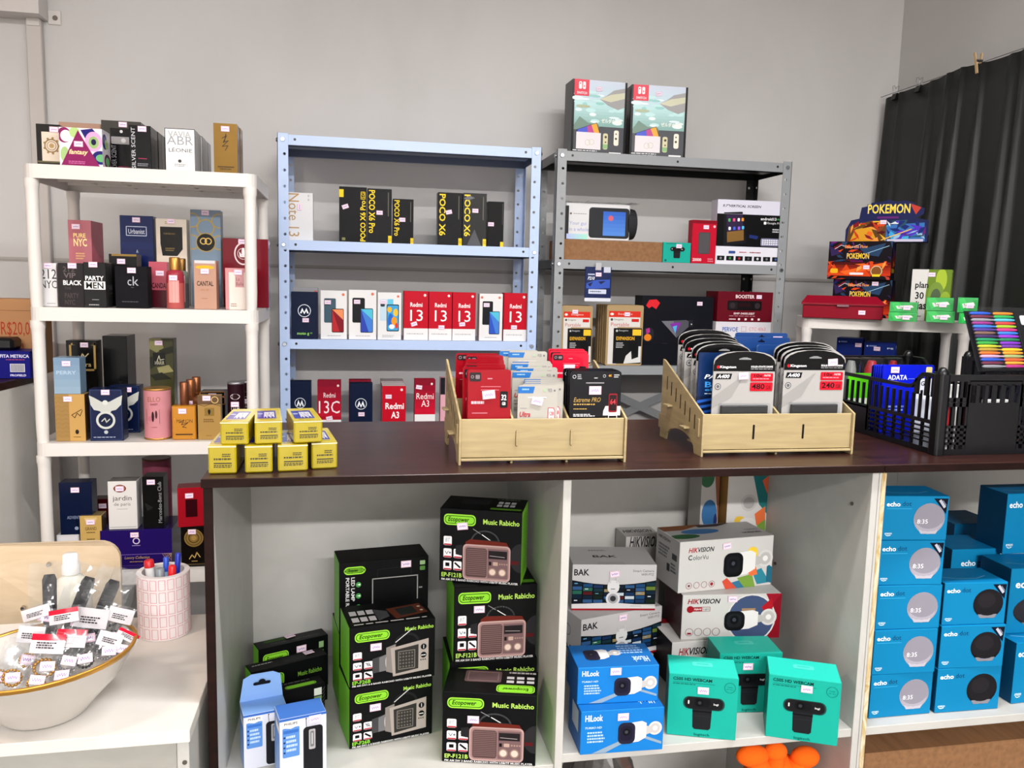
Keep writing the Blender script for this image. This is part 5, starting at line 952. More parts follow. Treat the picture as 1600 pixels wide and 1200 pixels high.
k2 = cb((906, 1042), (1031, 1016), (910.5, 968.5), zb, .12, 'c0bebe', 'lower white box with a screen mosaic and hanging dome camera', bak(), sides={'L': 'c0bebe'}, st=(.5, .1), L=[('o', .5, .4, .12, .02, '8a8a8c'), ('t', 'BAK', .2, .7, .8, .85, '3a3a3c', 'b')])
k1 = cb((892.5, 953), (1023, 953), (894, 882), zb + k2['_dim'][2] + .0006, .13, 'c0bebe', 'upper white box with a screen mosaic and a large black word on its lid', bak(), st=(.5, .2, 8), T=[('t', 'BAK', .28, .5, .58, .62, '2c2c2e', 'b'), ('x', .26, .2, .5, .28, 2, '7a7a7a'), ('rr', .3, .86, .62, 1, .02, 'b4b2b2')])
oc.location.y = k2.location.y; oc.location.x = k2.location.x; oc.rotation_euler[2] = k2.rotation_euler[2]
vT = [('p', [(.0, 0), (.5, 0), (.2, .3), (0, .3)], '8a5a3a'), ('e', .35, .45, .2, .16, '4a78a4'), ('e', .12, .7, .16, .14, '3c6a44'), ('p', [(.4, .05), (.8, .02), (.6, .2), (.4, .2)], '4a3a34'), ('t', 'HIKVISION', .74, .66, .94, .76, '55585a', 'bu'), ('t', 'ColorVu', .82, .5, .95, .6, '77797c', 'u')]
colorvu = [('t', 'HIK', .09, .13, .19, .225, 'b02c34', 'bi'), ('t', 'VISION', .19, .13, .36, .225, '2a2a2e', 'bi'), ('t', 'C', .09, .27, .13, .37, '2a2a2e', 'b'), ('t', 'olorVu', .14, .28, .3, .37, '55565a')] + [('o', .11 + .08 * i, .87, .032, .005, 'a06a70') for i in range(4)] + [('c', .35, .87, .016, '9a2c3a'), ('c', .11, .87, .012, '77444c'),
    ('p', [(.46, .84), (.51, .78), (.62, 1), (.5, 1)], 'cf5a44'), ('p', [(.56, .88), (.66, .84), (.7, 1), (.62, 1)], '3f7a9a'), ('p', [(.62, .8), (.78, .74), (.82, 1), (.7, 1)], '7fa04a'), ('p', [(.78, .7), (.88, .64), (.98, .94), (.84, .96)], '3a8a9c'), ('p', [(.72, .66), (.82, .6), (.84, .76), (.76, .78)], 'e07a4a'), ('p', [(.94, .56), (1, .64), (1, .96), (.94, .92)], '2f6f86'), ('rr', .72, .2, .83, .5, .05, 'e8c84a')] + sub(bullet('141518', '1e1f24'), .44, .18, 1.0, .82)
hybrid = [('p', [(.84, 0), (1, 0), (1, 1), (.82, 1), (.96, .5)], '9c1a30'), ('p', [(.7, .9), (.96, .1), (1, 0), (1, 1), (.62, 1)], '8c1428'), ('c', .7, .55, .25, 'd6d4d2'), ('c', .7, .55, .235, '4a5a7c'), ('r', .6, .32, .74, .5, 'a5886a'), ('p', [(.8, .3), (.9, .1), (.92, .3), (.86, .5)], 'b0202f'), ('t', 'HIK', .05, .09, .17, .2, 'a01c2c', 'bi'), ('t', 'VISION', .17, .09, .38, .2, '1c1c20', 'bi'), ('f', .05, .27, .28, .37, .004, '8a2030'), ('r', .11, .28, .2, .36, 'a01c2c'), ('c', .08, .32, .035, 'a01c2c'), ('t', 'Hybrid', .12, .295, .19, .35, 'f0e0e0', 'b'), ('t', 'Light', .21, .295, .27, .35, '6a6a6c')] + [('o', .08 + .09 * i, .83, .04, .005, '8a6a70') for i in range(4)] + [('r', .06, .84, .1, .88, '9c1a30')] + sub(bullet('17181c', '26282c'), .4, .28, .96, .86)
ck = cb((1047, 1075), (1150, 1066), (1047, 1004.5), F1, .13, 'd4d1cf', 'lowest white red-trimmed box behind the teal webcam boxes', [('t', 'HIK', .1, .14, .26, .3, 'a01c2c', 'bi'), ('t', 'VISION', .26, .14, .6, .3, '1c1c20', 'bi'), ('p', [(.9, 0), (1, 0), (1, 1), (.8, 1)], '9c1a30')], sides={'L': '2a2528', 'T': 'd8d5d3'}, T=[('r', 0, 0, 1, .2, '9a1c2c'), ('c', .3, .5, .06, 'c08a90')])
zh = F1 + ck['_dim'][2] + .0006
c2 = cb((1063.5, 1000), (1217, 996), (1068, 930), zh, .13, 'cbc9c7', 'white box with dark red corners and a big black-faced camera', hybrid, sides={'R': '8c1428', 'L': '4a2a30', 'T': 'd4d2d0'}, st=(.5, .1))
c1 = cb((1059, 927.5), (1204.5, 913.5), (1060.5, 847.5), zh + c2['_dim'][2] + .0006, .115, 'cbc9c7', 'white box with rainbow shapes and a bullet camera, top of its stack', colorvu, T=vT, sides={'L': 'a8a6a4', 'T': 'b4b2b0'}, st=(.49, .14, 6), L=[('t', 'HIKVISION', .1, .08, .6, .14, '55565a', 'b'), ('x', .12, .24, .6, .5, 4, '6a6a6c'), ('r', .5, .55, .62, .7, '3a3a3c'), ('r', .7, .3, .9, .42, '4a4a4c'), ('x', .66, .5, .9, .7, 3, '55555a')])  # top greyer than the front, its shade put into the colour
cr = box('camera_box', (977, 838, 1032, 905), 1.905, .08, 'b9b6b3', 'grey-white box in shadow behind the mosaic-printed pair', [('t', 'HIKVISION', .1, .0, .98, .1, '3a3a3c', 'bi')], cat='camera box', z=F1, group=GC, T=[('t', 'HIKVISION', .06, .3, .9, .6, '2a2a2c', 'bi')])
vert = [('r', 0, 0, 1, 1, 'cfcdcb'), ('p', [(.62, 0), (1, 0), (1, .4), (.8, .3)], '2f7a7c'), ('p', [(.85, .05), (1, 0), (1, .2)], 'd06a4a'), ('rr', .2, .42, .46, .6, .1, 'e0bc4a'), ('p', [(.7, .4), (.96, .32), (.98, .5), (.76, .52)], 'e07a4a'), ('p', [(.78, .52), (.98, .46), (1, .62), (.8, .7)], '7fa04a'), ('p', [(.78, .72), (1, .6), (1, .76), (.82, .84)], '3f7a9a'), ('rr', .76, .84, .98, .98, .06, 'c84a3c'), ('c', .54, .28, .2, 'c2c0be'), ('c', .54, .28, .14, 'a8a6a4'), ('rr', .32, .44, .74, .92, .14, 'd8d6d4'), ('x', .5, .52, .54, .66, 1, '55565a'), ('e', .52, .84, .24, .13, '1a1b1f'), ('c', .5, .86, .07, '33353c')]
Zt = hy(1165, 740, 1.86).z
ov = box('camera_box', (1134, 744, 1196, 905), 1.86, .075, 'c8a070', 'white upright box with a bullet camera pointing down, at the back right', sub(vert, 0, 0, 1, .55), cat='camera box', z=F1, group=GC, sides={'L': 'b89058', 'R': '1a1a1c', 'F': 'cfcdcb'})
ov2 = box('camera_box', (1093, 737, 1121, 905), 1.885, .075, 'b8b5b2', 'narrow upright box with blue and green drops beside the upright camera box', [('e', .5, .24, .42, .08, '3f6f9c'), ('e', .3, .03, .4, .06, '3c6a4c'), ('p', [(.7, 0), (1, 0), (1, .3), (.9, .2)], '8a5a44'), ('e', .85, .28, .1, .04, '2c3a6a')], cat='camera box', z=F1, group=GC)
tT = lambda: [('rr', .36, .3, .66, .52, .03, '57cfc2'), ('r', .42, .36, .6, .42, '35bfb0')]
def wb(bl, br, tl, d, lab, st): return box3('webcam_box', bl, br, tl, F1, d, TEAL, lab, webcam(), cat='webcam box', T=tT(), st=st, group=WEB, sides={'T': '2fc4b4', 'L': '17897e', 'R': '1a9488'})
wb((1041, 1147), (1149, 1157.5), (1044, 1051), .085, 'teal webcam box at the front left of the shelf', (.5, .235))
wb((1195.5, 1150), (1308, 1166.5), (1200, 1052.5), .085, 'teal webcam box at the front right beside the white panel', (.53, .16))
wb((1120, 1114), (1217, 1112), (1123.5, 1021), .085, 'teal webcam box standing between and behind the two front ones', (.45, .22))
# plush and wrapped bundle under the middle shelf
pz = .1092
root = thing('plush_toy', 'bright orange plush toy under the middle shelf, only its rounded top showing', 'plush', (.84, 1.56, pz))
q = hy(1222, 1186, 1.53)
b = MB(); OR = lin('ff7420'); H = min(q.z, .566) - pz
b.sphere((q.x - .84, 0, H * .5), .105, OR, n=20, k=14, sc=(1, .75, H * .5 / .105)); b.build('body', mat('plush_fur', .95, bump=.5, bscale=500, spec=.2), root)
for px, py, rr, sx in ((1176, 1178, .030, 1.25), (1258, 1180, .030, 1.1), (1212, 1171, .026, 1.0)):
    e = hy(px, py, 1.535); b = MB(); c = V3((e.x - .84, e.y - 1.56, min(e.z - pz - .004, .571 - pz - rr * .75))); b.sphere(c, rr, OR, n=16, k=10, sc=(sx, .8, .75))
    b.tube([c, V3((q.x - .84, 0, H - .09))], [rr * .7, rr * 1.1], OR, n=12); b.build('arm', MATS['plush_fur'], root)
R = random.Random(3)
q = hy(940, 1196, 1.54)
rows = [[V3((.085 * sin(pi * i / 12) * cos(2 * pi * j / 18) * (1 + .25 * R.random()), .08 * sin(pi * i / 12) * sin(2 * pi * j / 18) * (1 + .25 * R.random()), .2212 + .22 * cos(pi * i / 12))) for j in range(18)] for i in range(13)]
b = MB(); b.grid(rows, lin('55524f'), closed_v=True, smooth=False); o = b.build('wrapped_bundle', mat('crumpled_film', .15, coat=.6, alpha=.85)); o.location = (.53, 1.60, pz + .002)
tag(o, 'dark bundle wrapped in crinkled clear film under the middle shelf', 'bundle')

# ------------------------------------------------------------------ right compartment: blue speaker boxes
GE = 'bright blue speaker boxes'
BLU = '1484b2'
def orb(c, base, lo, clock, shade):
    g = [('e', .0 + .5, .5, .5, .5, lo), ('p', [(.18, .86), (.82, .86), (.74, .99), (.26, .99)], base), ('e', .5, .46, .49, .45, c)]
    if clock: g += [('p', [(.06, .6), (.4, .78), (.94, .56), (.9, .74), (.7, .9), (.3, .9), (.12, .76)], shade), ('e', .5, .42, .48, .41, c), ('t', '8:35', .12, .52, .46, .66, 'efeff4')]
    else: g += [('e', .44, .38, .3, .26, shade)]
    return g
def echo(kind, tri=True, line=True):
    g = [('t', 'echo', .04, .13, .25, .235, 'eef4f8', 'b'), ('t', 'dot', .28, .12, .42, .225, '14456a')]
    if line: g.append(('r', .04, .28, .43, .29, '46b4de'))
    g += sub(orb('93919c', 'b8b6c0', 'a5a3ae', True, 'a9a6b2') if kind == 'g' else orb('242226', '8a8a92', '1a191c', False, '2c2a2e'), .47, .16, .95, .86)
    if tri: g += [('p', [(.76, .05), (.98, .05), (.96, .4)], '10182a'), ('l', [(.86, .1), (.93, .24)], .04, 'b8bcc8'), ('l', [(.9, .1), (.95, .2)], .016, '7a8090')]
    g += [('t', 'amazon', .04, .83, .15, .87, 'cfe6f2', 'b'), ('l', [(.06, .885), (.09, .9), (.13, .885)], .012, 'cfe6f2')]
    return g
F2 = ZR + .0006
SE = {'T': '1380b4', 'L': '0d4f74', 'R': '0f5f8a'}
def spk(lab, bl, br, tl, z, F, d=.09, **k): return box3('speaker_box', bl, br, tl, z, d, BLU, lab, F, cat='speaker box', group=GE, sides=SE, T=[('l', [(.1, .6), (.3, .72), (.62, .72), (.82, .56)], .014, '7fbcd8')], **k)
z = F2; H = None
for i, (lab, bl, br, tl) in enumerate((('bottom box of the five-high stack of blue boxes with grey speakers', (1357, 1123), (1452.7, 1114.4), (1361.7, 1056)), ('second box from the bottom of the five-high blue stack', (1362, 1055), (1460, 1050), (1366, 986)), ('middle box of the five-high blue stack', (1367, 984), (1467, 981), (1370, 916)), ('second box from the top of the five-high blue stack', (1370, 914.6), (1471, 913.5), (1374, 845)), ('topmost box of the five-high blue stack, corner label dark', (1377, 844), (1478, 844), (1382.7, 775)))):
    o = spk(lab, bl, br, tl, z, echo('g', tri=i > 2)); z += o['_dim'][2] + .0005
z = F2
for i, (lab, bl, br, tl) in enumerate((('bottom blue box with a black speaker, second stack', (1460, 1114.5), (1559, 1107), (1467, 1046)), ('middle blue box with a black speaker, second stack', (1466, 1045), (1566, 1041), (1471, 979)), ('top blue box with a black speaker, second stack', (1471, 977), (1569, 974), (1476.5, 911.5)))):
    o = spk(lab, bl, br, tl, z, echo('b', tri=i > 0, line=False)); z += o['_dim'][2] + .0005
eb = [('t', 'echo', .2, .3, .5, .46, 'eef4f8', 'b'), ('t', 'pop', .54, .34, .8, .52, '14456a'), ('r', 0, .9, 1, 1, '0f6a98')]
o = vbox('speaker_box', (1480, 858, 1555, 1040), 1.66, -3, .11, BLU, 'blue box set back between the two stacks, only its top showing', sub(eb, 0, 0, 1, .3), z=F2, cat='speaker box', group=GE, sides=SE, T=[('l', [(.2, .7), (.5, .8), (.8, .7)], .012, '4a9ac0')])
vbox('speaker_box', (1484, 818, 1552, 1000), 1.80, 0, .12, '0f6f9c', 'darkest blue box at the back of the right compartment', [], z=F2, cat='speaker box', group=GE, sides=SE)
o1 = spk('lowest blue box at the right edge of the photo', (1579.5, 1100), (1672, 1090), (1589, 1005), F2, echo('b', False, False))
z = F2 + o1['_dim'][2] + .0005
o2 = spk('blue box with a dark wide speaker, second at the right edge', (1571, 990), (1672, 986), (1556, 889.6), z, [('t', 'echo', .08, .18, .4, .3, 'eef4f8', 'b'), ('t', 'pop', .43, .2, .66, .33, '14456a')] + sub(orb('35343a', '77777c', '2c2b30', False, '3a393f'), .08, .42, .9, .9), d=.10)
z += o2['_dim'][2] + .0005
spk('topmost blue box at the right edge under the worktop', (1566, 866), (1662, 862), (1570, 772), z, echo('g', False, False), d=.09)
b = MB(); q = hy(1470, 1172, 1.47); b.box((-.33, -.14, 0), (.33, .14, q.z - .02), lin('8a6647'), b=.003); o = b.build('carton', CARTON); o.location = (1.41, 1.62, .02)
tag(o, 'large brown carton under the right-hand shelf with the blue boxes', 'carton')

# ------------------------------------------------------------------ on the worktop: yellow boxes
YW = 'ab9c18'
WRAP = mat('crinkled_wrap', .2, coat=.5, bump=.5, bscale=55)
yf = [('r', 0, 0, 1, .05, 'dcd8b0'), ('x', .5, .28, .86, .42, 2, '3a3608'), ('x', .2, .44, .86, .54, 1, '3a3608'), ('r', .2, .6, .84, .64, '2c2806'), ('x', .2, .68, .86, .8, 2, '2c2806')]
yt = [('r', 0, 0, 1, 1, 'd8c42a'), ('r', .1, .2, .8, .8, '3038a8'), ('p', [(.36, .3), (.74, .3), (.74, .74), (.66, .62), (.6, .76), (.52, .62), (.46, .76), (.4, .62), (.34, .76)], 'e4e4ec'), ('l', [(.42, .4), (.48, .68), (.55, .36), (.62, .68), (.68, .38)], .012, '5a60b8'), ('r', .12, .4, .3, .48, 'c8cce8'), ('x', .2, .86, .8, .9, 1, '9a8a18')]
def ybox(rect, Y, yaw, d, z, lab): return vbox('yellow_box', rect, Y, yaw, d, YW, lab, yf, z=z, cat='box', T=yt, m=WRAP, group='yellow film-wrapped boxes on the counter', sides={'T': 'd8c42a', 'B': 'c0ac20', 'L': 'bba81e', 'R': 'b5a21c'}, bev=.0025)  # top brighter than the front: overhead light put into the face colours
z0 = ZC + .0006
ys = [ybox((325, 697, 369, 732), 1.475, 0, .15, z0, 'lower row yellow film-wrapped box at the left corner of the counter'),
      ybox((382.6, 697, 425.6, 731), 1.478, 3, .15, z0, 'second from left yellow box in the lower row'),
      ybox((434, 695.5, 481, 727), 1.485, 6, .15, z0, 'third from left yellow box in the lower row'),
      ybox((487, 692, 527, 722), 1.50, 8, .15, z0, 'right end yellow box of the lower row, its purple top showing')]
zt = max(o.location.z + o['_dim'][2] for o in ys) + .0006
ybox((344, 660, 388, 697), 1.482, -1, .15, zt, 'left yellow box of the three stacked on top')
ybox((398, 658.5, 441, 694), 1.486, 6, .15, zt, 'middle yellow box of the three stacked on top, lid gaping')
ybox((459, 658, 504, 691), 1.492, 9, .15, zt, 'right yellow box of the three stacked on top')

# ------------------------------------------------------------------ laser-cut wooden card holders
def holder(label, x0, x1, yf_, yb_, divs, slots_dark):
    root = thing('card_holder', label, 'card holder', ((x0 + x1) / 2, (yf_ + yb_) / 2, ZC + .0004)); ox, oy = root.location.x, root.location.y
    X0, X1, A, B = x0 - ox, x1 - ox, yf_ - oy, yb_ - oy; D = B - A; t = .004; c = lin('d2c093'); e = lin('e2d2a4')
    def side(x, s, nm, A=A):
        if not nm: A = A + .0112
        D = B - A; P = [(A, 0), (A, .087), (B - .012, .176), (B, .178), (B, .0), (B - D * .16, 0)]
        P += [(A + D * (.5 + .34 * cos(rad(a))), .036 * sin(rad(a)) ** .8) for a in (20, 45, 70, 90, 110, 135, 160)] + [(A + D * .16, 0)]
        b = MB(); b.prism([V3((x, y, z)) for y, z in P], (t, 0, 0), c, side=e)
        fr = Frame((x if s < 0 else x + t, B if s < 0 else A, .178), (0, -D if s < 0 else D, 0), (0, 0, -.178), (s, 0, 0))
        items = []
        for k in range(7):
            u = .14 + .115 * k; u2 = u if s < 0 else 1 - u; v = .10 + .50 * (u) ; items.append(('r', u2 - .009, v + .03, u2 + .009, v + .2, '2a2216', 1))
        if nm: b.ink(fr, items)
        b.build('side_panel' if nm else 'divider', [PINE, MATTE], root)
        if nm:
            for (u, z) in ((.24, .078), (.66, .046)):
                yy = B - D * u; b = MB(); xx = x - .012 if s < 0 else x + t; b.box((xx, yy - .014, z), (xx + .012, yy + .014, z + .004), e, b=.0008); b.build('tab', PINE, root)
            b = MB(); xx = x - .003 if s < 0 else x + t; b.box((xx, A + .012, .038), (xx + .003, A + .020, .076), e, b=.0008); b.build('tab', PINE, root)
            b = MB(); b.box((x, B, .02), (x + t, B + .012, .052), e, b=.0008); b.build('tab', PINE, root)
    side(X0, -1, 1); side(X1 - t, 1, 1)
    for x in divs: side(x - ox - t / 2, 1, 0)
    b = MB(); W = X1 - X0 - 2 * t - .001; b.box((X0 + t + .0005, A + .006, .013), (X1 - t - .0005, A + .010, .0865), c, b=.0008)
    fr = Frame((X0 + t, A + .006, .0865), (W, 0, 0), (0, 0, -.0735), (0, -1, 0))
    b.ink(fr, [('rr', u - .007, .3, u + .007, .72, .006, '1c160e', 1) for u in (.335, .67)]); b.build('front_panel', [PINE, MATTE], root)
    if not slots_dark:
        for u in (.335, .67):
            b = MB(); xx = X0 + t + W * u; b.box((xx - .0018, A + .002, .035), (xx + .0018, A + .0055, .064), e, b=.0006); b.build('tab', PINE, root)
    b = MB(); b.box((X0 + t + .0005, A + .001, .007), (X1 - t - .0005, A + .034, .0115), e, b=.0008); b.build('bottom_lip', PINE, root)
    for k in range(3):
        y1, y2, z = A + .011 + k * D * .32, A + .010 + (k + 1) * D * .32, .018 + .034 * k
        b = MB(); b.box((X0 + t + .0005, y1, z), (X1 - t - .0005, y2, z + .004), c); b.build('step', PINE, root)
        if k: b = MB(); b.box((X0 + t + .0005, y2 - .002, z), (X1 - t - .0005, y2 + .002, z + .052), c); b.build('riser', PINE, root)
    return root
H1F, H1B, H2F, H2B = 1.508, 1.742, 1.545, 1.775
holder('pale wooden stepped holder with the red, grey and black memory cards', .199, .527, H1F, H1B, (.302, .411), False)
holder('pale wooden stepped holder with the tall black-topped drive packs', .700, 1.042, H2F, H2B, (.872,), True)
def card(nm, rect, Y, zb, col, ink, label, group, cat, th=.0022, rad_=.005, arch=0, m=GLOSS, rim=None):
    l, t, r, bt = rect; x0, x1 = hy(l, (t + bt) / 2, Y).x, hy(r, (t + bt) / 2, Y).x; zt = hy((l + r) / 2, t, Y).z; w, h = x1 - x0, zt - zb
    if arch: P = [(-w / 2, 0), (w / 2, 0), (w / 2, h - arch)] + [(w / 2 * cos(rad(a)) ** .7 if a < 90 else -w / 2 * abs(cos(rad(a))) ** .7, h - arch + arch * sin(rad(a))) for a in range(15, 180, 15)] + [(-w / 2, h - arch)]
    else: P = [(x, h / 2 + y) for x, y in rrect(w, h, rad_, 3)]
    b = MB(); b.prism([V3((x, 0, y)) for x, y in P], (0, th, 0), lin(col), side=lin(rim or col)); b.ink(Frame((-w / 2, 0, h), (w, 0, 0), (0, 0, -h), (0, -1, 0)), ink)
    o = b.build(nm, m); o.location = ((x0 + x1) / 2, Y, zb); tag(o, label, cat, group); o['_dim'] = (w, th, h); return o
def blister(o, u0, v0, u1, v1, dep, pc, pin=None, nm='memory_stick'):
    w, th, h = o['_dim']; b = MB(); lo, hi = V3((-w / 2 + w * u0, -dep, h - h * v1)), V3((-w / 2 + w * u1, -.0008, h - h * v0))
    k = MB(); q = .004; k.box(lo + V3((q, q * .6, q)), V3((hi.x - q, -.0012, hi.z - q)), lin(pc), b=.0015)
    b.box(lo, hi, lin('e6e8ea'), b=.002); bl = b.build('blister', BLIST, o); k.build(nm, PLAST, bl)
zs_ = (ZC + .0228, ZC + .0566, ZC + .0906)
MC = 'memory cards in the left wooden holder'
dark = ('rr', .03, .03, .3, .14, .04, '33282c')
redI = [dark, ('o', .1, .085, .035, .012, '9a8a90'), ('rr', .17, .06, .27, .11, .02, '8a7a80'), ('x', .45, .1, .58, .12, 1, 'e0a8b0'), ('r', .3, .2, .76, .206, 'e08a98'), ('r', .3, .24, .72, .246, 'e08a98'), ('x', .08, .38, .4, .44, 1, 'e8b8c0'), ('r', .1, .52, .46, .53, 'd88a98'), ('rr', .75, .26, .93, .46, .03, '17121a'), ('t', '32', .78, .3, .9, .37, 'f4f0f2', 'b'), ('t', 'GB', .8, .39, .88, .43, 'f4f0f2', 'b')]
fr_ = card('memory_card', (731, 578, 798, 656), 1.524, zs_[0], '9a0f22', redI, 'red memory stick card with a black capacity square, front of the left column', MC, 'memory card')
sticker(fr_, Frame((-fr_['_dim'][0] / 2, 0, fr_['_dim'][2]), (fr_['_dim'][0], 0, 0), (0, 0, -fr_['_dim'][2]), (0, -1, 0)), .48, .3, 6, 1.1); blister(fr_, .22, .72, .8, .98, .008, '141416')
orders = ['directly', 'second', 'third', 'fourth', 'fifth', 'sixth', 'seventh', 'eighth', 'ninth', 'tenth']
for i, (l, t, r) in enumerate(((729, 577, 796), (723, 573, 789), (726, 568, 789), (728, 564, 787), (727, 561, 787), (727, 555, 786), (712, 552, 778))):
    Y = 1.538 + .024 * i + (.012 if i > 2 else 0); card('memory_card', (l, t, r, t + 70), Y, zs_[0 if Y < 1.585 else 1 if Y < 1.66 else 2], '9a0f22', redI, 'red memory stick card, %s behind the front red one in the left column' % orders[i] if i < 6 else 'red memory stick card at the very back of the left column', MC, 'memory card')
ult = [('p', [(0, .02), (.42, .02), (.38, .12), (0, .12)], '2f72b4'), ('x', .1, .05, .32, .09, 1, '9ac0e0'), ('c', .92, .08, .025, '77777a'), ('t', 'FCR', .76, .05, .86, .1, '8a8a8c', 'b'), ('p', [(.62, .05), (.72, .05), (.7, .1), (.64, .1)], 'a8b8a0'), ('r', .25, .18, .72, .19, 'f0f0f0'), ('x', .06, .34, .24, .36, 1, '999'), ('t', 'Ultra', .05, .4, .32, .48, 'b02030', 'bi'), ('t', 'microSDXC UHS-I Card', .05, .51, .7, .555, '55565a'), ('t', 'with Adapter', .05, .58, .4, .615, '55565a', 'b'), ('x', .05, .66, .4, .74, 2, '8a8a8c'),
       ('p', [(.76, .34), (.9, .34), (.94, .38), (.94, .58), (.76, .58)], 'c0283c'), ('p', [(.775, .35), (.89, .35), (.925, .385), (.925, .57), (.775, .57)], 'dccfd2'), ('t', '128', .79, .4, .91, .46, 'c0283c', 'b'), ('t', 'GB', .82, .49, .88, .53, 'c0283c', 'b'), ('r', .76, .61, .93, .86, '17171a'), ('t', '100', .78, .7, .91, .77, 'e8e8e8', 'b'), ('p', [(.54, .66), (.74, .7), (.72, .95), (.48, .9)], '8a2030'), ('p', [(.5, .74), (.72, .78), (.7, .95), (.47, .9)], '4a1a22')]
fu = card('memory_card', (809, 602, 871, 655), 1.524, zs_[0], 'b2afa8', ult, 'light grey memory card with a blue corner, front of the middle column', MC, 'memory card')
sticker(fu, Frame((-fu['_dim'][0] / 2, 0, fu['_dim'][2]), (fu['_dim'][0], 0, 0), (0, 0, -fu['_dim'][2]), (0, -1, 0)), .48, .24, -12, 1.0)
for i, (l, t, r) in enumerate(((815, 600, 879), (818, 597, 880), (818, 594, 880), (818, 591, 880), (800, 580, 870), (806, 574, 870), (798, 567, 862), (800, 564, 860), (794, 549, 854), (780, 547, 840))):
    Y = 1.532 + .0205 * i; card('memory_card', (l, t, r, t + 70), Y, zs_[0 if Y < 1.585 else 1 if Y < 1.66 else 2], 'b2afa8', ult, 'light grey memory card, %s behind the front one of the middle column' % orders[i], MC, 'memory card')
ext = [('o', .07, .07, .035, .01, 'c0c0c4'), ('x', .13, .04, .22, .11, 3, 'a8a8ac'), ('r', .3, .14, .66, .155, '8a8a8e'), ('x', .46, .08, .54, .1, 1, 'ccc'), ('o', .66, .06, .03, .01, 'aaa'), ('t', '4K', .74, .04, .81, .07, 'd8a040', 'b'), ('x', .85, .04, .96, .09, 2, 'bbb'), ('t', 'Extreme PRO', .07, .33, .6, .39, 'b99a58', 'i'), ('x', .07, .41, .5, .44, 1, 'b99a58'), ('x', .07, .47, .34, .49, 1, 'b99a58'), ('x', .07, .54, .5, .58, 2, 'd8d8dc'),
       ('p', [(.6, 1), (.66, .5), (.7, .44), (1, .44), (1, 1)], 'd0cdca'), ('r', .62, .56, 1, 1, '16161a'), ('p', [(.62, 1), (.68, .6), (.72, .58), (.74, 1)], 'a8703c'), ('p', [(.64, .9), (.8, .8), (.9, 1), (.64, 1)], 'c9a48a'), ('rr', .76, .28, .93, .52, .03, '8a1a28'), ('rr', .775, .3, .915, .5, .02, '2a0c14'), ('t', '64', .79, .35, .9, .42, 'c83a48', 'b'), ('r', .76, .55, .94, .82, 'd8d8dc'), ('r', .775, .565, .925, .805, '0e0e12'), ('t', '200', .785, .61, .915, .66, 'f0f0f0', 'b'), ('t', '90', .81, .73, .89, .78, 'f0f0f0', 'b'), ('e', .15, .86, .13, .07, '3a3a3e'), ('e', .28, .84, .09, .1, '26262a')]
fe = card('memory_card', (891, 580, 970, 654), 1.524, zs_[0], '101219', ext, 'black memory card with gold lettering, front of the right column', MC, 'memory card')
sticker(fe, Frame((-fe['_dim'][0] / 2, 0, fe['_dim'][2]), (fe['_dim'][0], 0, 0), (0, 0, -fe['_dim'][2]), (0, -1, 0)), .48, .24, 0, 1.1)
for i, (l, t, r) in enumerate(((889, 578.5, 968), (887, 577.5, 966), (884, 576.5, 963), (879, 575.5, 959))):
    Y = 1.536 + .013 * i; card('memory_card', (l, t, r, t + 74), Y, zs_[0 if Y < 1.585 else 1], '0d0f15', ext, 'black memory card, %s behind the gold-lettered front one' % orders[i], MC, 'memory card')
for i, (l, t, r) in enumerate(((862, 552, 919), (858, 548, 917), (856, 545, 913))):
    o = card('memory_card', (l, t, r, t + 60), 1.69 + .012 * i, zs_[2], 'c8183a', redI, ('bright red memory stick card standing above the black ones', 'second bright red memory stick card above the black ones', 'rearmost bright red memory stick card above the black ones')[i], MC, 'memory card')
    if i == 0: sticker(o, Frame((-o['_dim'][0] / 2, 0, o['_dim'][2]), (o['_dim'][0], 0, 0), (0, 0, -o['_dim'][2]), (0, -1, 0)), .47, .3, 0, 1.1)
DP = 'drive packs in the right wooden holder'
def ssd(gb): return [('p', [(0, .2), (0, .08), (.5, -.1), (1, .08), (1, .2)], '0d0d0f')] * 0 + [('p', [(0, .215), (0, .15), (.02, .1), (.08, .06), (.2, .025), (.36, .006), (.5, .002), (.64, .006), (.8, .025), (.92, .06), (.98, .1), (1, .15), (1, .215)], '0d0d0f'), ('p', [(.4, .08), (.47, .065), (.53, .065), (.6, .08), (.6, .09), (.4, .09)], '8a8a8c'), ('t', 'Kingston', .1, .155, .36, .19, 'e8e8ea', 'b'), ('c', .07, .17, .025, 'b02030'), ('t', 'SOLID-STATE DRIVE', .6, .155, .96, .175, 'e8e8ea', 'b'), ('x', .6, .185, .96, .2, 1, '9a9a9c'),
       ('p', [(.52, .24), (.3, .5), (.0, .62), (0, .5), (.2, .4)], '9b9a98'), ('p', [(.05, .24), (.3, .24), (.28, .3), (.03, .3)], '17171a'), ('t', 'A400', .06, .25, .26, .29, 'f0f0f2', 'bi'), ('c', .08, .38, .05, '6a6a6c'), ('o', .08, .38, .035, .008, 'c8c8ca'), ('rr', .6, .235, .97, .325, .015, 'c01830'), ('t', '10x', .66, .245, .8, .28, '3a0a12', 'b'), ('t', 'FASTER', .82, .25, .93, .27, 'f0d0d4', 'bi'), ('x', .64, .29, .94, .31, 1, 'e08a98'), ('rr', .6, .335, .97, .43, .015, 'c01830'), ('t', gb, .63, .35, .84, .41, '2a080e', 'b'), ('t', 'GB', .86, .37, .94, .41, '2a080e')]
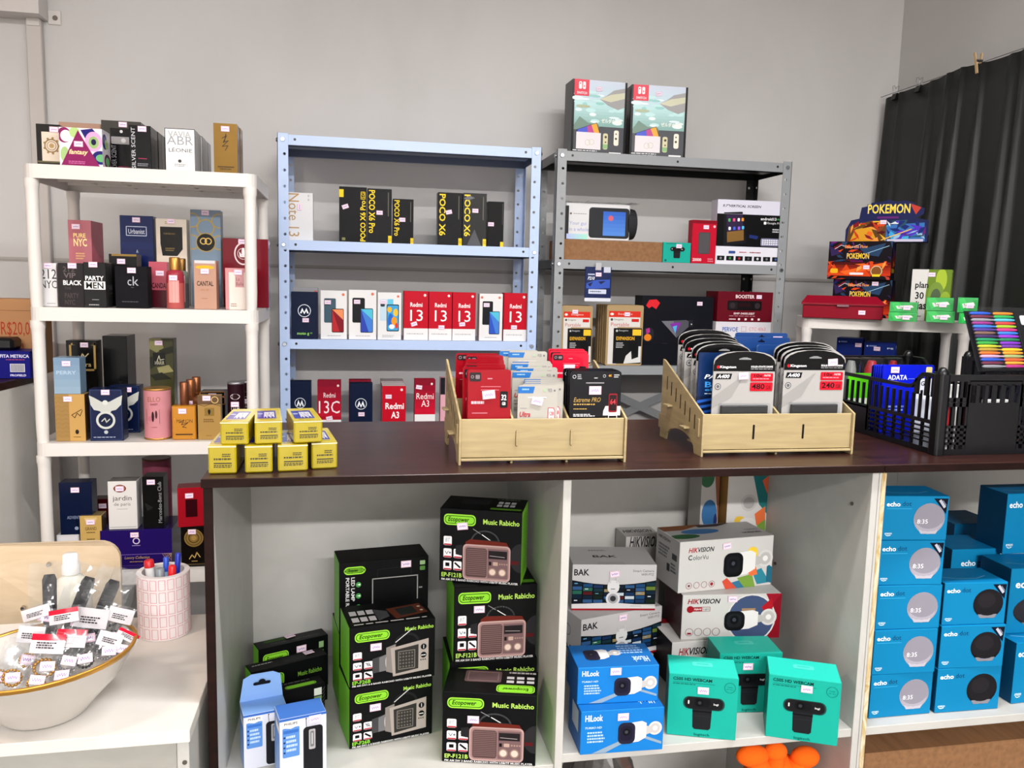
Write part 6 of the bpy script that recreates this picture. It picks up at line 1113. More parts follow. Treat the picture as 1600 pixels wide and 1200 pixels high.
def ssdpack(l, t, r, Y, zb, gb, lab, full=False):
    o = card('drive_pack', (l, t, r, t + 95), Y, zb, 'aaa8a6', ssd(gb), lab, DP, 'drive pack', th=.003, arch=.022, rim='8a8a8c')
    if full: w = o['_dim'][0]; blister(o, .1, .56, .92, .97, .011, '232325', nm='drive')
    return o
d1 = ssdpack(1114, 549, 1210, 1.570, zs_[0], '480', 'front left drive pack with a rounded black top and red squares', True)
d2 = ssdpack(1224, 547, 1319, 1.570, zs_[0], '240', 'front right drive pack with a rounded black top and red squares', True)
for o, u, v in ((d1, .48, .265), (d2, .78, .13)): sticker(o, Frame((-o['_dim'][0] / 2, 0, o['_dim'][2]), (o['_dim'][0], 0, 0), (0, 0, -o['_dim'][2]), (0, -1, 0)), u, v, 4, 1.0)
for i, (l, t, r) in enumerate(((1219, 543, 1313), (1213, 539, 1307), (1208, 534, 1302))):
    ssdpack(l, t, r, 1.592 + .020 * i, zs_[0] if i == 0 else zs_[1], '240', 'drive pack %s behind the front right one' % orders[i])
pat = [('r', 0, 0, 1, .5, '14305a'), ('t', 'PATRIOT', .12, .3, .9, .36, 'e8eef4', 'bi'), ('t', 'BURST', .14, .4, .85, .48, '4a9ae0', 'b'), ('t', 'elite', .14, .49, .5, .53, '4a9ae0', 'b'), ('x', .14, .56, .6, .58, 1, 'c8d8e8'), ('r', 0, .6, 1, 1, '122244')] + [('p', [(0, .66 + .08 * i), (.5, .6 + .08 * i), (.5, .63 + .08 * i), (0, .7 + .08 * i)], '2f62b8') for i in range(5)] + [('rr', .3, .64, .96, .98, .03, '17181d')]
card('drive_pack', (1090, 551, 1172, 645), 1.60, zs_[1] - .0 if False else zs_[1], '14305a', pat, 'dark blue drive pack with bright blue stripes between the black-topped ones', DP, 'drive pack', th=.003)
for i, (l, t, r) in enumerate(((1087, 537, 1172), (1080, 533, 1166), (1069, 528, 1158), (1066, 522, 1152), (1059, 515, 1143))):
    ssdpack(l, t, r, 1.625 + .026 * i, zs_[1] if i < 2 else zs_[2], '480', ('black-topped drive pack %s behind the dark blue striped one' % orders[i]) if i < 4 else 'black-topped drive pack at the back left of the right holder')
hole = [('p', [(.44, .06), (.48, .045), (.5, .02), (.52, .045), (.56, .06), (.56, .075), (.44, .075)], '101a30')]
for i, (l, t, r) in enumerate(((1181, 539, 1233), (1143, 527, 1231), (1147, 520, 1228))):
    o = card('drive_pack', (l, t, r, t + 90), 1.68 + .028 * i, zs_[2], '24467c', hole if i else [], ('plain blue hanging card nearest, right of centre in the right holder', 'plain blue hanging card in the middle of the three', 'rearmost plain blue hanging card with a pale sticker')[i], DP, 'drive pack', th=.003, rim='6a8ab8')
    if i == 2: sticker(o, Frame((-o['_dim'][0] / 2, 0, o['_dim'][2]), (o['_dim'][0], 0, 0), (0, 0, -o['_dim'][2]), (0, -1, 0)), .8, .1, 0, 1.0)

# ------------------------------------------------------------------ black plastic crates
CRK = mat('black_crate_plastic', .32, bscale=20)
def crate(label, x0, x1, y0, y1):
    root = thing('plastic_crate', label, 'crate', ((x0 + x1) / 2, (y0 + y1) / 2, ZC + .0006)); c = lin('101116'); t = .006; w, d = x1 - x0, y1 - y0; HC, HL = .172, .132
    L, R, A, B = -w / 2, w / 2, -d / 2, d / 2
    for sx in (-1, 1):
        for sy in (-1, 1):
            b = MB(); cx, cy = sx * (w / 2 - .012), sy * (d / 2 - .012); b.prism([V3((cx + x, cy + y, 0)) for x, y in rrect(.026, .026, .007, 3)], (0, 0, HC), c)
            b.lathe([(.012, HC), (.012, HC + .004), (.008, HC + .012), (.004, HC + .015), (0, HC + .015)], c, n=14, O=(cx, cy, 0)); b.build('corner_post', CRK, root)
    def bars(b, f, u0, u1, z0, z1, n, bw):                             # upright bars between u0 and u1
        for k in range(n + 1):
            u = u0 + (u1 - u0) * k / n; b.box(*f(u - bw / 2, z0, u + bw / 2, z1), c)
    def wall(f, span, nm, low):
        b = MB(); P = span / 2 - .02
        q = lambda *a: b.box(*f(*a), c)
        if low:                                                       # long side: rim dips between the corners
            q(-P, 0, P, .012); mid = span * .02
            q(mid, .012, P, .068); q(-P, .064, P, .072)
            bars(b, f, -P, P, .072, HL - .008, 19, .0045); q(mid - .004, .012, mid + .004, HL)
            n = 7; bars(b, f, -P, mid, .012, .064, n, .005)
            for k in range(1, 5): q(-P, .012 + .0105 * k, mid, .0155 + .0105 * k)
            N = 40; prev = None
            for k in range(N + 1):
                u = -P + 2 * P * k / N; e = (abs(u) - P * .62) / (P * .2); e = max(0, min(1, e)); z = HL + (HC - .008 - HL) * (3 * e * e - 2 * e ** 3)
                if prev: 
                    lo, hi = f(prev[0], 0, u, 0); s_ = (z - prev[1])
                    (xa, ya, _), (xb, yb, _2) = lo, hi
                    pts = [V3((xa, ya, prev[1])), V3((xb if nm == 'x' else xa, yb if nm == 'y' else ya, z))]
                    ext = V3((0, 0, .008)); th = V3((xb - xa, 0, 0)) if nm == 'y' else V3((0, yb - ya, 0)); th = th * 1.5 
                    b.prism([pts[0], pts[1], pts[1] + ext, pts[0] + ext], th, c)
                    if e > .0: b.box(*f(prev[0], HL - .01, u, prev[1] + .001) if k % 3 == 0 or e >= 1 and k % 3 == 1 else f(prev[0], HL - .01, prev[0] + .0005, HL), c)
                prev = (u, z)
        else:
            q(-P, 0, P, .012); q(-P, HC - .014, P, HC); m0 = -P + .052; m1 = P - .052
            q(m0, .012, m1, .112); q(m0, .150, m1, HC - .012)
            for a0, a1 in ((-P, m0), (m1, P)):
                bars(b, f, a0 + .002, a1 - .002, .012, HC - .014, 3, .0065)
                for z in (.022, .034, .046, .058, .104, .114): q(a0, z, a1, z + (.0055 if z < .06 else .009))
            bars(b, f, m0, m1, .112, .152, 6, .008)
        b.build('side_wall', CRK, root)
    wall(lambda a, z0, e, z1: ((L + .002, a, z0), (L + .002 + t, e, z1)), d, 'y', True)
    wall(lambda a, z0, e, z1: ((R - .002 - t, a, z0), (R - .002, e, z1)), d, 'y', True)
    wall(lambda a, z0, e, z1: ((a, A + .002, z0), (e, A + .002 + t, z1)), w, 'x', False)
    wall(lambda a, z0, e, z1: ((a, B - .002 - t, z0), (e, B - .002, z1)), w, 'x', False)
    b = MB(); b.box((L + .004, A + .004, .0005), (R - .004, B - .004, .006), c); b.build('bottom', CRK, root)
    return root
crate('black plastic crate holding the blue cards at the right of the counter', 1.215, 1.487, 1.515, 1.985)
crate('second black plastic crate at the right edge, behind the pen set', 1.648, 1.92, 1.515, 1.985)
zc0 = ZC + .0075
ad = [('t', 'ADATA', .1, .15, .48, .22, 'e0e6f4', 'b'), ('r', .5, .2, .8, .21, '6a80e0'), ('r', .68, .2, 1, 1, 'd8dce8'), ('t', 'GPS', .76, .24, .94, .31, '1c2030', 'b'), ('rr', .84, .03, .96, .12, .02, 'e8d8a0'), ('x', .1, .6, .5, .7, 2, '9ab0f0')]
BC = 'blue cards in the black crate'
o = card('drive_card', (1376, 570, 1455, 690), 1.745, zc0, '1626c8', ad, 'bright blue drive card at the front of the black crate', BC, 'drive card')
sticker(o, Frame((-o['_dim'][0] / 2, 0, o['_dim'][2]), (o['_dim'][0], 0, 0), (0, 0, -o['_dim'][2]), (0, -1, 0)), .22, .075, 0, 1.0)
for i in range(5): card('drive_card', (1372 - 3.4 * i, 570, 1448 - 3.4 * i, 690), 1.758 + .012 * i, zc0, '1626c8' if i < 4 else '16181c', ad if i < 4 else [], ('bright blue drive card %s behind the front one in the crate' % orders[i]) if i < 4 else 'black card behind the blue ones in the crate', BC, 'drive card', rim='3a4ae0')
card('drive_card', (1322, 583, 1366, 690), 1.885, zc0, '6ad828', [('r', 0, .5, 1, .62, 'e8f0e0'), ('r', 0, .72, 1, 1, 'e8ecec')], 'bright green card at the left end of the black crate', BC, 'drive card')
for i, (l, r, Y, c, lab) in enumerate(((1458, 1476, 1.62, 'e2e2e0', 'white pack by the near corner post of the crate'), (1440, 1462, 1.60, 'd8d8d8', 'second white pack near the crate corner'))):
    b = MB(); b.box((-.03, -.006, 0), (.03, .006, .135 - .03 * i), lin(c), b=.001); b.ink(frames(.06, .012, .135 - .03 * i)['F'], [('x', .1, .3, .9, .5, 3, '8a8a8c')]); o = b.build('cable_pack', GLOSS); o.location = (1.30 + .10 * i, 1.60 - .03 * i, zc0); tag(o, lab, 'pack', 'white packs in the crate')
for i, (x, y, c, lab) in enumerate(((1.262, 1.548, 'c01c2c', 'red tube standing behind the front slots of the crate'), (1.282, 1.556, '1c1c20', 'black tube standing beside the red one in the crate'))):
    b = MB(); b.lathe([(.007, 0), (.007, .05), (.006, .052), (.006, .1), (.004, .104)], [lin('d8d8da'), lin(c), lin(c), lin(c)], n=12); o = b.build('marker_tube', PLAST); o.location = (x, y, zc0); tag(o, lab, 'tube')
for i, (l, r, c, lab) in enumerate(((1316, 1342, '8a8a88', 'clear-boxed grey adapter at the back of the crate'), (1346, 1376, 'a83038', 'clear-boxed red adapter at the back of the crate'), (1383, 1406, '9c2028', 'second clear-boxed red adapter nearer the rear post'))):
    Y = 1.93; x0, x1 = hy(l, 575, Y).x, hy(r, 575, Y).x; h = hy((l + r) / 2, 559, Y).z - zc0; t = thing('adapter_pack', lab, 'adapter pack', ((x0 + x1) / 2, Y, zc0), 0, 'clear-boxed adapters'); w = x1 - x0
    b = MB(); b.box((-w / 2, -.012, 0), (w / 2, .012, h), lin('cfd4d6'), b=.002); b.build('clear_box', BLIST, t)
    b = MB(); b.tube([(0, 0, .02), (0, 0, h - .03), (0, -.002, h - .008)], [w * .3, w * .3, w * .18], lin(c), n=12); b.build('adapter', PLAST, t)
# pen set leaning in the second crate
PW, PH = .205, .140
root = thing('pen_set', 'clear case of many coloured gel pens leaning back at the right edge of the photo', 'pen set', (1.50, 1.66, ZC + .150))
cols = ['2f62d0', '7a2f4a', '9a9aa0', 'a03a8a', '3f86d8', '5a3f9a', '8a6a5a', '4a2f6a', '1f9a6a', '3fa84a', 'c8c83a', 'b89a3a', 'e07a2c', 'd8a8c0']
cols2 = ['e08a2c', '2fae5a', '5fc0e0', 'e04a4a', 'a8c83a', 'e03a8a', '3f8ae0', 'a03ad0', '1f8a5a', '8a3ac0', '7a3aa8', 'f0c82c', 'f0a02c', 'a8b87a', 'e86a3a', 'e8a83a', 'c03a8a']
for col_, x, cs in ((0, .004, cols), (1, .064, cols2)):
    for k in range(17):
        c = cs[k % len(cs)]; z = PH - .008 - .0078 * k; b = MB(); cc = lin(c)
        P = [V3((x, 0, z)), V3((x + .006, 0, z)), V3((x + .030, 0, z)), V3((x + .046, 0, z)), V3((x + .054, 0, z)), V3((x + .110, 0, z))]
        b.tube(P[:5], [.0018, .0036, .0038, .0030, .0018], cc, n=8); b.tube(P[4:], [.0020, .0016], cc if k % 3 else lin('2a2a2e'), n=6); b.build('pen', PLAST, root)
b = MB(); b.box((-.004, .006, -.004), (PW, .009, PH), lin('202024'), b=.001); b.build('backing_card', CARD, root)
b = MB(); b.box((.118, -.006, .0), (PW - .002, .0055, PH - .004), lin('131316'), b=.001)
fr = Frame((.118, -.006, PH), (.085, 0, 0), (0, 0, -PH), (0, -1, 0)); b.ink(fr, [('rr', .12, .1, .3, .26, .04, 'd8d8da'), ('t', 'C', .5, .1, .8, .3, '3fb8b0', 'b')]); b.build('label_card', CARD, root)
b = MB(); b.box((-.006, -.009, -.005), (PW + .002, -.0075, PH + .004), lin('d8dce0')); b.build('clear_cover', BLIST, root)
q0 = hy(1512, 490, 1.62); root.rotation_euler = (rad(-24), 0, rad(2))
root.location = (q0.x, 1.62 - PH * sin(rad(24)), ZC + .1795)

# ------------------------------------------------------------------ on the right-hand white shelf
RG = 'goods on the right-hand white shelf'
ZS = RSZ + .0006
def sv(nm, rect, Y, yaw, d, col, lab, F, cat, **k): return vbox(nm, rect, Y, yaw, d, col, lab, F, cat=cat, **k)
CR = '8c0f2a'
t0 = thing('red_tray', 'dark red lidded tray with a chamfered lid, upper of the two', 'tray')
t1 = None
def tray_box(rect, Y, yaw, d, lab, z, lid):
    l, t, r, bt = rect; o = vbox('tray_box', rect, Y, yaw, d, CR, lab, [('r', .0, .0, 1, .06, '6a0a20')], z=z, cat='tray box', group='dark red trays', sides={'T': '9a1430'}, st=(.74, .5), bev=.002)
    w, dd, h = o['_dim']
    if lid:
        b = MB(); q = .006; A_ = [(-w / 2 - q, -dd / 2 - q), (w / 2 + q, -dd / 2 - q), (w / 2 + q, dd / 2 + q), (-w / 2 - q, dd / 2 + q)]; B_ = [(-w / 2 + .012, -dd / 2 + .02), (w / 2 - .022, -dd / 2 + .02), (w / 2 - .022, dd / 2 - .012), (-w / 2 + .012, dd / 2 - .012)]
        z0_, z1_, z2_ = h, h + .006, h + .032; c = lin(CR)
        for P, Q, za, zb_ in ((A_, A_, z0_, z1_), (A_, B_, z1_, z2_)):
            for k in range(4):
                k2 = (k + 1) % 4; b.face([(P[k][0], P[k][1], za), (P[k2][0], P[k2][1], za), (Q[k2][0], Q[k2][1], zb_), (Q[k][0], Q[k][1], zb_)], c)
        b.face([(x, y, z2_) for x, y in B_], lin('9a1430'), 0, V3((0, 0, 1))); b.face([(x, y, z0_) for x, y in A_], c, 0, V3((0, 0, -1)))
        b.build('lid', GLOSS, o)
        b = MB(); b.box((-.02, -dd / 2 - q - .003, h - .006), (.02, -dd / 2 - q - .0002, h + .003), lin('8a6a70'), b=.001); b.build('clasp', STEEL, o)
    return o
bpy.data.objects.remove(t0)
YT = 2.62
t1 = tray_box((1254, 477, 1380, 500), YT, -30, .10, 'dark red shallow tray with a lidded chamfered top, left end of the white shelf', ZS, True)
def shards(seed, n, u0, v0, u1, v1, pal):                # scattered abstract artwork
    R = random.Random(seed); out = []
    for i in range(n):
        u, v, a, l, w = R.uniform(u0, u1), R.uniform(v0, v1), R.uniform(0, 6.3), R.uniform(.05, .16), R.uniform(.012, .05)
        P = [(u + l * cos(a), v + l * 1.3 * sin(a)), (u - w * sin(a), v + w * cos(a)), (u - l * .6 * cos(a), v - l * .7 * sin(a)), (u + w * sin(a), v - w * cos(a))]
        out.append(('p', [(min(u1, max(u0, x)), min(v1, max(v0, y))) for x, y in P], R.choice(pal)))
    return out
DUSK = ['3a2a5c', '2f4a6a', '5a1410', '8c1428', '20307a', '6a2a7a', 'd8501c', '2c2a2e', '17101c']
FIRE = ['d8501c', 'e8702c', '8c1428', 'c8401c', 'e8b82c', '5a1410', 'c0483a', 'f0a050']
SEA = ['3f78b8', '5a3ac0', '9ac0d8', '2f5a6a', '20307a', '4aa8d8', 'd8dee4', '6a2a7a']
flame = lambda: shards(11, 26, 0, 0, 1, .55, DUSK) + [('g', 0, .55, 1, .9, '5a1410', 'c8401c', 5, 'v'), ('p', [(0, .9), (.1, .6), (.2, .85), (.3, .6), (.42, .9), (.55, .62), (.7, .92)], 'd8501c'), ('p', [(.2, .8), (.9, .55), (.95, .62), (.3, .88)], 'e8702c'), ('p', [(.0, .1), (.2, .3), (.05, .4)], '3a2a5c'), ('p', [(.5, .2), (.9, .05), (.8, .4), (.6, .35)], '2f4a6a'), ('l', [(.55, .35), (.95, .12)], .01, '9ac0d8'), ('l', [(.1, .2), (.2, .1), (.35, .18), (.5, .08)], .008, 'd8d8e0'), *shards(12, 22, 0, .52, 1, 1, FIRE), ('rr', .05, .72, .17, .84, .02, 'e8b82c'), ('e', .78, .78, .1, .14, '8a5a2c'), ('o', .78, .78, .09, .012, 'd8c8a8')]
pk = flame() + [('t', 'Enter the Flow', .26, .1, .62, .18, 'e8a060', 'b'), ('t', 'POKEMON', .29, .3, .66, .48, '2a3a8a', 'b'), ('t', 'POKEMON', .30, .31, .65, .46, 'f0cc3a', 'b'), ('r', .36, .5, .56, .54, '6a1a5a'), ('rr', .36, .82, .58, .88, .01, 'e8e0e0'), ('r', .72, .86, .84, .92, 'e8d02c')]
CB = 'trading card boxes on the white shelf'
pR = [('p', [(0, .5), (1, .2), (1, .5), (0, .8)], '5a1410'), ('t', 'POKEMON', .14, .7, .8, .82, 'c8a02c', 'b'), ('p', [(.2, .1), (.8, .3), (.4, .45)], '3a2a5c'), ('p', [(.5, .5), (.9, .6), (.5, .68)], 'b0602c')]
p2 = sv('card_box', (1300, 437, 1392, 505), 2.80, -44, .075, '14101a', 'lower dark card box with flame artwork behind the red tray', pk, 'card box', z=ZS, group=CB, sides={'R': '17101c', 'T': '2a1a18'}, R=pR, st=(.72, .1))
z2 = ZS + p2['_dim'][2] + .0006
p1 = sv('card_box', (1294, 377, 1393, 437), 2.795, -44, .085, '17101a', 'upper dark card box with flame artwork and yellow word', pk, 'card box', z=z2, group=CB, sides={'R': '17101c', 'T': '3a1f18', 'L': '3a1f18'}, R=pR, st=(.62, .68))
z3 = z2 + p1['_dim'][2] + .0006
dy = 2.80; q = hy(1395, 345, dy); a = rad(-40)
w = (hy(1446, 345, dy).x - hy(1342, 345, dy).x) * 1.02; h = hy(1400, 312, dy).z - z3
root = thing('card_display', 'flame-and-wave printed card display with a scalloped header on top of the card boxes', 'card display', (q.x, dy + .03, z3), a)
b = MB(); b.box((-w / 2, -.035, 0), (w / 2, .035, h * .18), lin('1a1420'), b=.001); b.build('tray', CARD, root)
P = [(-.5, 0), (-.5, .3), (-.44, .52), (-.34, .56), (-.32, .82), (-.22, .86), (-.2, .93), (-.06, .95), (.0, 1.0), (.1, .94), (.2, .97), (.3, .92), (.34, .84), (.44, .78), (.43, .64), (.34, .56), (.5, .5), (.5, 0)]
b = MB(); b.prism([V3((x * w, -.036, y * h)) for x, y in P], (0, .0015, 0), lin('232a5a'))
fr = Frame((-w / 2, -.036, h), (w, 0, 0), (0, 0, -h), (0, -1, 0))
b.ink(fr, [('p', [(.02, 1), (.04, .62), (.3, .5), (.5, .6), (.5, 1)], '6a4a24'), ('p', [(.06, .98), (.12, .7), (.3, .62), (.4, .98)], 'd8a02c'), ('p', [(.3, .5), (.5, .55), (.42, .8)], '8a4a2a'), ('p', [(.5, .6), (.95, .55), (.97, .98), (.5, .98)], '3f78b8'), ('p', [(.6, .9), (.9, .62), (.92, .74), (.7, .96)], '5a3ac0'), ('p', [(.55, .5), (.75, .48), (.7, .7)], '2f5a6a'), ('p', [(.76, .1), (.9, .2), (.84, .36)], 'c0483a'), *shards(13, 22, .02, .5, .5, 1, FIRE), *shards(14, 26, .5, .5, .97, .98, SEA), ('l', [(.45, .95), (.8, .7)], .012, 'f0c060'), ('r', .52, .93, .95, .99, 'c8c4d8'),
           ('t', 'POKEMON', .25, .1, .78, .36, '20307a', 'b'), ('t', 'POKEMON', .26, .11, .77, .33, 'f0d85a', 'b'), ('r', .38, .4, .64, .45, '6a2a7a')]); b.build('header', CARD, root)
sticker(root, fr, .46, .53)
pl_ = [('r', 0, 0, .42, 1, 'd4d2cf'), ('p', [(.42, 0), (1, 0), (1, 1), (.4, 1), (.38, .5)], '6f8a2c'), ('e', .75, .2, .14, .22, 'a8bc3c'), ('e', .64, .5, .2, .26, '7a9440'), ('e', .64, .55, .13, .18, '55664a'), ('e', .88, .68, .16, .26, '93ac38'), ('e', .6, .9, .16, .16, '9ab83c'), ('t', 'plan', .1, .24, .44, .4, '222', 'b'), ('t', '30', .12, .44, .34, .58, '222', 'b'), ('t', 'dias', .08, .62, .42, .78, '222', 'b'), ('x', .08, .9, .34, .95, 1, '888')]
sv('pill_box', (1424, 421, 1486, 472), 2.55, -42, .07, 'b8c83c', 'lime green and white box with green pebbles printed on its front', pl_, 'box', z=ZS, sides={'R': 'a3bc24', 'T': 'c8d060'}, st=(.5, .1), m=GLOSS)
tg = [('p', [(.05, .1), (.3, .0), (.5, .5), (.2, .9)], '2fbf5a'), ('p', [(.5, .9), (.75, .2), (.95, .1), (1, .9)], '1f9a48'), ('p', [(.22, .42), (.78, .3), (.86, .5), (.3, .7)], 'dfe8dc'), ('t', 'Trident', .3, .42, .66, .64, '17301e', 'b')]
TGN = 'green gum boxes'
def tri(rect, Y, z, lab, yaw=-38): return sv('gum_box', rect, Y, yaw, .055, '2aa855', lab, tg, 'gum box', z=z, group=TGN, m=WRAP, sides={'R': '1c4a38', 'T': '58b878'}, R=[('c', .5, .5, .3, '1f7a44'), ('p', [(.3, .3), (.7, .5), (.4, .7)], 'd8e0dc')], st=(.62, .55))
a1 = tri((1388, 488, 1433, 503), 2.46, ZS, 'lower green gum box of the left pair on the white shelf')
tri((1390, 472, 1434, 488), 2.462, ZS + a1['_dim'][2] + .0006, 'upper green gum box of the left pair on the white shelf')
a2 = tri((1447, 486, 1492, 504), 2.43, ZS, 'lower green gum box of the taller middle pair')
tri((1447, 465, 1490, 485), 2.432, ZS + a2['_dim'][2] + .0006, 'upper green gum box of the taller middle pair')
a3 = tri((1498, 489, 1530, 505), 2.36, ZS, 'lower green gum box at the right beside the pen set')
tri((1496, 465, 1528, 488), 2.362, ZS + a3['_dim'][2] + .0006, 'upper dark green gum box at the right beside the pen set')
ps = [('g', 0, 0, 1, 1, '16307c', '1c3a90', 3, 'v'), ('c', .1, .05, .03, 'c8d0e8'), ('r', .16, .04, .4, .055, '8a9ac8')]
for i, (rc_, Y, lab) in enumerate((((1304, 528, 1344, 640), 2.80, 'dark blue box standing on the lower white shelf, left one'), ((1347, 535, 1395, 640), 2.72, 'royal blue box standing on the lower white shelf, right one'))):
    sv('game_box', rc_, Y, -40, .09, '1a358a', lab, ps + ([('t', 'PS', .75, .06, .95, .08, 'd8e0f0', 'b')] if i else []), 'game box', z=1.0206, group='blue game boxes', sides={'R': '2a4aa8', 'T': '2a4494'}, st=(.85 if not i else .42, .08), R=[('c', .5, .06, .08, 'd8e0f0')])

# ------------------------------------------------------------------ on the white desk: bowl, packets, sticker roll, bottle
CER = lin('cdc8c2')
cx, cy = -.514, 1.459
root = thing('bowl', 'white ceramic bowl with a gold rim holding bagged bracelets', 'bowl', (cx, cy, TZ + .0006))
prof = [(.0, .004), (.045, .002), (.06, 0), (.064, .004), (.085, .03), (.115, .062), (.138, .104), (.141, .107), (.136, .107), (.112, .066), (.08, .034), (.05, .014), (.0, .012)]
k = 1.02
def bowl_lathe(b, pr2, col, m=0):
    N = 40; rows = []
    for r, z in pr2:
        row = []
        for j in range(N):
            a = 2 * pi * j / N; row.append(V3((r * k * cos(a) * 1.04, r * k * sin(a) * .96, z + .010 * cos(a) * (z / .107) ** 2)))
        rows.append(row)
    b.grid(rows, col, m, closed_v=True)
    for i in range(len(b.f)): b.f[i] = b.f[i][::-1]
b = MB(); bowl_lathe(b, prof, CER); b.build('body', CERAM, root)
b = MB(); bowl_lathe(b, [(.1375, .1005), (.1405, .1055), (.1415, .1085), (.139, .1095), (.1355, .1085), (.1345, .1055)], lin('c89a4a')); b.build('rim', FOIL, root)
# the packets: clear bags, each with its header and content
PK = 'bagged bracelets in the bowl'
def packet(label, px, py, Y, w, h, lean, roll, yaw, kind, head=None):
    c = hy(px, py, Y); root = thing('bracelet_packet', label, 'packet', c, 0, PK); root.rotation_euler = (rad(lean), rad(roll), rad(yaw)); R = random.Random(label)
    n, m_ = 9, 9; 
    def sheet(s): return [[V3((-w / 2 + w * i / (n - 1) + .002 * R.uniform(-1, 1), s * (.0015 + .008 * sin(pi * i / (n - 1)) * sin(pi * min(1, j / (m_ - 2)))) + .002 * R.uniform(-1, 1), -h / 2 + h * j / (m_ - 1) + .002 * R.uniform(-1, 1))) for j in range(m_)] for i in range(n)]
    b = MB(); f_ = sheet(-1); b.grid(f_, lin('e6e8ea'), smooth=False); b.grid(sheet(1), lin('e6e8ea'), smooth=False); b.build('bag', CLEAR, root)
    if kind == 'strap':
        b = MB(); P = [V3((x, y, 0)) for x, y in ()]
        pts = [(-.0105, -h * .42), (.0105, -h * .42), (.0115, h * .30), (.008, h * .36), (-.008, h * .36), (-.0115, h * .30)]
        b.prism([V3((x, -.002, z)) for x, z in pts], (0, .004, 0), lin('17171a'))
        for q in range(9): b.box((-.008, -.0032, -h * .36 + q * h * .075), (.008, -.002, -h * .345 + q * h * .075), lin('2a2a2e'))
        b.build('strap', PLAST, root)
    else:
        cc = {'gold': 'c0923c', 'silver': 'a8a8aa', 'dark': '1c1a1c', 'bead': '3a1f22'}[kind]; b = MB()
        for q in range(16):
            a = 2 * pi * q / 16; b.sphere((w * .28 * cos(a), 0, -h * .16 + w * .24 * sin(a)), w * .055, lin(cc), n=8, k=5)
        b.build('bracelet', FOIL if kind != 'dark' else PLAST, root)
    if head:
        hh = h * head[1]; b = MB(); z1 = h / 2 - .003
        col1 = lin('c9c6ca' if head[0] == 'w' else head[0]); NN = 6
        rows = [[V3((-w * .47 + w * .94 * i / NN, -.0075 - .003 * sin(pi * i / NN) + .001 * R.uniform(-1, 1), z1 - hh * j / 3)) for j in range(4)] for i in range(NN + 1)]
        b.grid(rows, lambda i, j: lin('c9c6ca') if j > 0 or head[0] == 'w' else col1)
        fr = Frame((-w * .47, -.0115, z1), (w * .94, 0, 0), (0, 0, -hh), (0, -1, 0))
        b.ink(fr, [('x', .2, .42, .8, .8, 3, '3a3438')]); b.build('header_card', GLOSS, root)
    fr = Frame((-w / 2, -.0125, h / 2), (w, 0, 0), (0, 0, -h), (0, -1, 0)); sticker(root, fr, .5 + .15 * R.uniform(-1, 1), .62, R.uniform(-20, 20)); return root
packet('clear packet with an upright black watch strap, leftmost behind the bowl rim', 78, 945, 1.545, .068, .15, -10, -2, 0, 'strap')
packet('clear packet with a tilted black watch strap in the middle of the bowl', 122, 950, 1.555, .07, .16, -10, 20, 0, 'strap')
packet('clear packet with a black watch strap leaning right', 160, 952, 1.525, .065, .15, -10, 22, 0, 'strap')
packet('clear packet with a brown bead bracelet sticking up at the right of the bowl', 178, 948, 1.55, .05, .14, -10, 20, 0, 'bead')
packet('white-topped packet with a dark bracelet right of centre in the bowl', 140, 985, 1.500, .058, .085, -14, 10, 0, 'dark', ('w', .40))
packet('white-topped packet with silver bracelet at the right side of the bowl', 180, 984, 1.505, .045, .085, -14, 20, 6, 'dark', ('w', .30))
packet('red-topped packet with gold bracelet at the front of the bowl', 72, 1030, 1.412, .055, .085, -24, 6, 0, 'gold', ('c01838', .36))
packet('red-topped packet with silver bracelet beside the front one', 108, 1022, 1.425, .048, .085, -24, 8, 6, 'silver', ('c01838', .34))
packet('packet of dark beads at the front right of the bowl', 134, 1022, 1.44, .046, .065, -28, 12, 10, 'dark')
packet('white packet with bold dark print at the right front of the bowl', 166, 1012, 1.458, .042, .055, -34, 24, 10, 'silver', ('w', .45))
packet('packet with a gold bracelet at the left of the bowl', 24, 1045, 1.412, .05, .09, -22, 14, -8, 'gold')
packet('packet with pale card and red print left of centre', 46, 1018, 1.445, .045, .09, -18, 6, -4, 'gold', ('w', .3))
packet('thin clear packet at the far left of the bowl', 6, 1045, 1.44, .04, .08, -22, 20, -12, 'gold')
packet('small packet of silver beads pressed against the front rim', 98, 1052, 1.405, .045, .06, -40, -12, 4, 'silver')
packet('small gold-ring packet tucked under the front red-topped one', 60, 1060, 1.400, .045, .055, -44, 18, 0, 'gold')
packet('packet with red band half buried near the right rim', 190, 1008, 1.475, .04, .055, -30, 34, 8, 'bead', ('c01838', .3))
packet('packet with a dark bracelet leaning on the left watch strap', 66, 985, 1.50, .05, .09, -16, -16, 0, 'dark', ('w', .22))
packet('red-printed packet lying between the watch straps', 104, 985, 1.47, .05, .08, -18, -8, 0, 'silver', ('c01838', .3))
